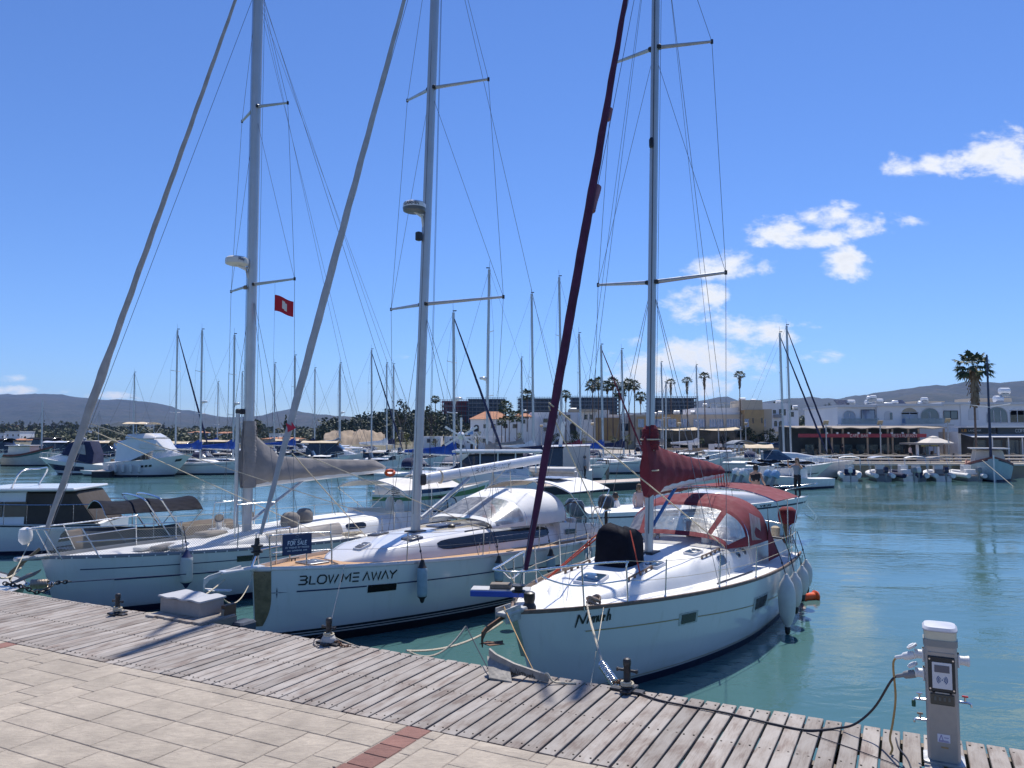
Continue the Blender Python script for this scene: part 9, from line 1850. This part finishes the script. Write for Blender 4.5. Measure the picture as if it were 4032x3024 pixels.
ST = dict(pelvis=(0, 0, .95), waist=(0, 0, 1.12), chest=(0, 0, 1.36), neck=(0, 0, 1.50), head=(0, -.01, 1.62), crown=(0, 0, 1.70), ls=(.19, 0, 1.40), le=(.25, .02, 1.13), lw=(.25, -.06, .90), lh=(.25, -.08, .83), lf=(.24, -.1, .75), rs=(-.19, 0, 1.40), re=(-.25, .02, 1.13), rw=(-.24, -.08, .90), rh=(-.24, -.1, .83), rf=(-.23, -.12, .75), lp=(.09, 0, .88), lk=(.10, -.02, .49), la=(.10, .02, .08), lt=(.11, -.13, .04), rp=(-.09, 0, .88), rk=(-.10, -.02, .49), ra=(-.10, .02, .08), rt=(-.11, -.13, .04))
SIT = dict(ST, lp=(.10, -.05, .90), lk=(.13, -.46, .92), la=(.13, -.50, .50), lt=(.13, -.62, .46), rp=(-.10, -.05, .90), rk=(-.13, -.46, .92), ra=(-.13, -.50, .50), rt=(-.13, -.62, .46), le=(.26, -.08, 1.14), lw=(.18, -.30, 1.05), lh=(.15, -.37, 1.03), lf=(.12, -.43, 1.0), re=(-.27, .02, 1.15), rw=(-.28, -.2, 1.02), rh=(-.28, -.27, 1.0), rf=(-.28, -.34, .97))
UP = dict(ST, le=(.32, -.12, 1.30), lw=(.22, -.26, 1.52), lh=(.19, -.28, 1.59), lf=(.17, -.29, 1.66), re=(-.33, -.14, 1.32), rw=(-.26, -.30, 1.55), rh=(-.24, -.33, 1.62), rf=(-.23, -.35, 1.70))
TRS = mat('trousers_black', (.012, .012, .016), .9, var=.2); SHG = mat('shirt_grey', (.20, .23, .26), .9, var=.1); SHW = mat('shirt_white', (.66, .66, .66), .9, var=.05); SHP = mat('shirt_pink', (.55, .40, .36), .9, var=.1)
def dress(lo, hi, sleeve=.62): return lambda c: (2 if c.z < lo else (1 if c.z < hi and abs(c.x) < .24 else 0))
P = G(2303, 1884, .6); person('person in grey top and black trousers standing on pontoon', P, 1.3, ST, E0, R0, ([SKIN, SHG, TRS], lambda c: 2 if c.z < .98 and abs(c.x) < .2 else (1 if .98 <= c.z < 1.46 else 0)), HAIRD)
def on_boat(bt, x, y, z): return bt.W((x, y, z))
fr = project
u = min(((abs(project(sf.W(sf.S(i/200, 1, 0)))[0]-3138), i/200) for i in range(201)))[1]; person('woman with long hair and black skirt standing on charter cruiser bow, arms raised', sf.W((-u*sf.L, -.1, sf.zd(u)-.02)), -.9, UP, E0, R0, ([SKIN, SHG, TRS], lambda c: 2 if c.z < 1.02 and abs(c.x) < .2 else (1 if 1.02 <= c.z < 1.44 and abs(c.x) < .23 else 0)), HAIRB, .42, .86)
u = min(((abs(project(sf.W(sf.S(i/200, 1, 0)))[0]-2995), i/200) for i in range(201)))[1]; person('woman in black bikini seated on charter cruiser foredeck, back to camera', sf.W((-u*sf.L, .35, sf.zd(u)+.35-.80)), 2.6, SIT, E0, R0, ([SKIN, TRS, TRS], lambda c: 1 if (1.16 < c.z < 1.40 and abs(c.x) < .2) or (.80 < c.z < .98 and c.y > -.12) else 0), HAIRD, .0)
u = min(((abs(project(sf.W(sf.S(i/200, 1, 0)))[0]-2432), i/200) for i in range(201)))[1]; person('man in white shirt seated low in charter cruiser cockpit', sf.W((-u*sf.L, .2, sf.zd(u)-1.18)), 1.1, SIT, E0, R0, ([SKIN, SHW, TRS], lambda c: 2 if c.z < 1.0 and abs(c.x) < .2 else (1 if c.z < 1.47 else 0)), HAIRD)
u = min(((abs(project(sf.W(sf.S(i/200, 1, 0)))[0]-2512), i/200) for i in range(201)))[1]; person('person in pale pink top standing in charter cruiser behind right mast', sf.W((-u*sf.L, -.2, sf.zd(u)-.88)), .4, ST, E0, R0, ([SKIN, SHP, SHP], lambda c: 1 if c.z < 1.46 and abs(c.x) < .3 else 0), HAIRB, .25)
for k, (px, py, Y, lab, sm) in enumerate(((2820, 1780, 108, 'person in white top by tan wall, left of three', SHW), (2838, 1780, 108, 'person in white top by tan wall, middle of three', SHW), (2855, 1780, 108, 'person in dark top by tan wall, right of three', SHG), (3318, 1800, 80, 'waiter in dark clothes standing under restaurant veranda', TRS), (3640, 1812, 76.6, 'seller in dark top standing behind kiosk counter', SHG), (3585, 1805, 75.5, 'person in pale top by right quay fence left of kiosk', SHP))):
    p = at(px, py, Y); p.z = LZ+.07; person(lab, p, .3*k, ST, E0, R0, ([SKIN, sm, TRS], lambda c: 2 if c.z < .98 and abs(c.x) < .2 else (1 if .98 <= c.z < 1.46 else 0)), HAIRD)
# ------------------------------------------------------------------ air between here and the hills
hz = MB().box((0, 2600, 126), (11000, 5600, 254)).build('haze', None or mat('unused', (1, 1, 1), var=0), None, 0); hz['kind'] = 'stuff'; hz['label'] = 'thin blue summer haze over harbour and hills'; hz['category'] = 'haze'
hm = bpy.data.materials.new('haze_air'); hm.use_nodes = True; t = hm.node_tree; t.nodes.clear(); o = t.nodes.new('ShaderNodeOutputMaterial'); v = t.nodes.new('ShaderNodeVolumePrincipled'); v.inputs['Color'].default_value = (.32, .52, 1, 1); v.inputs['Density'].default_value = HAZE = .00009; v.inputs['Anisotropy'].default_value = .0; t.links.new(v.outputs[0], o.inputs['Volume']); hz.data.materials.clear(); hz.data.materials.append(hm)
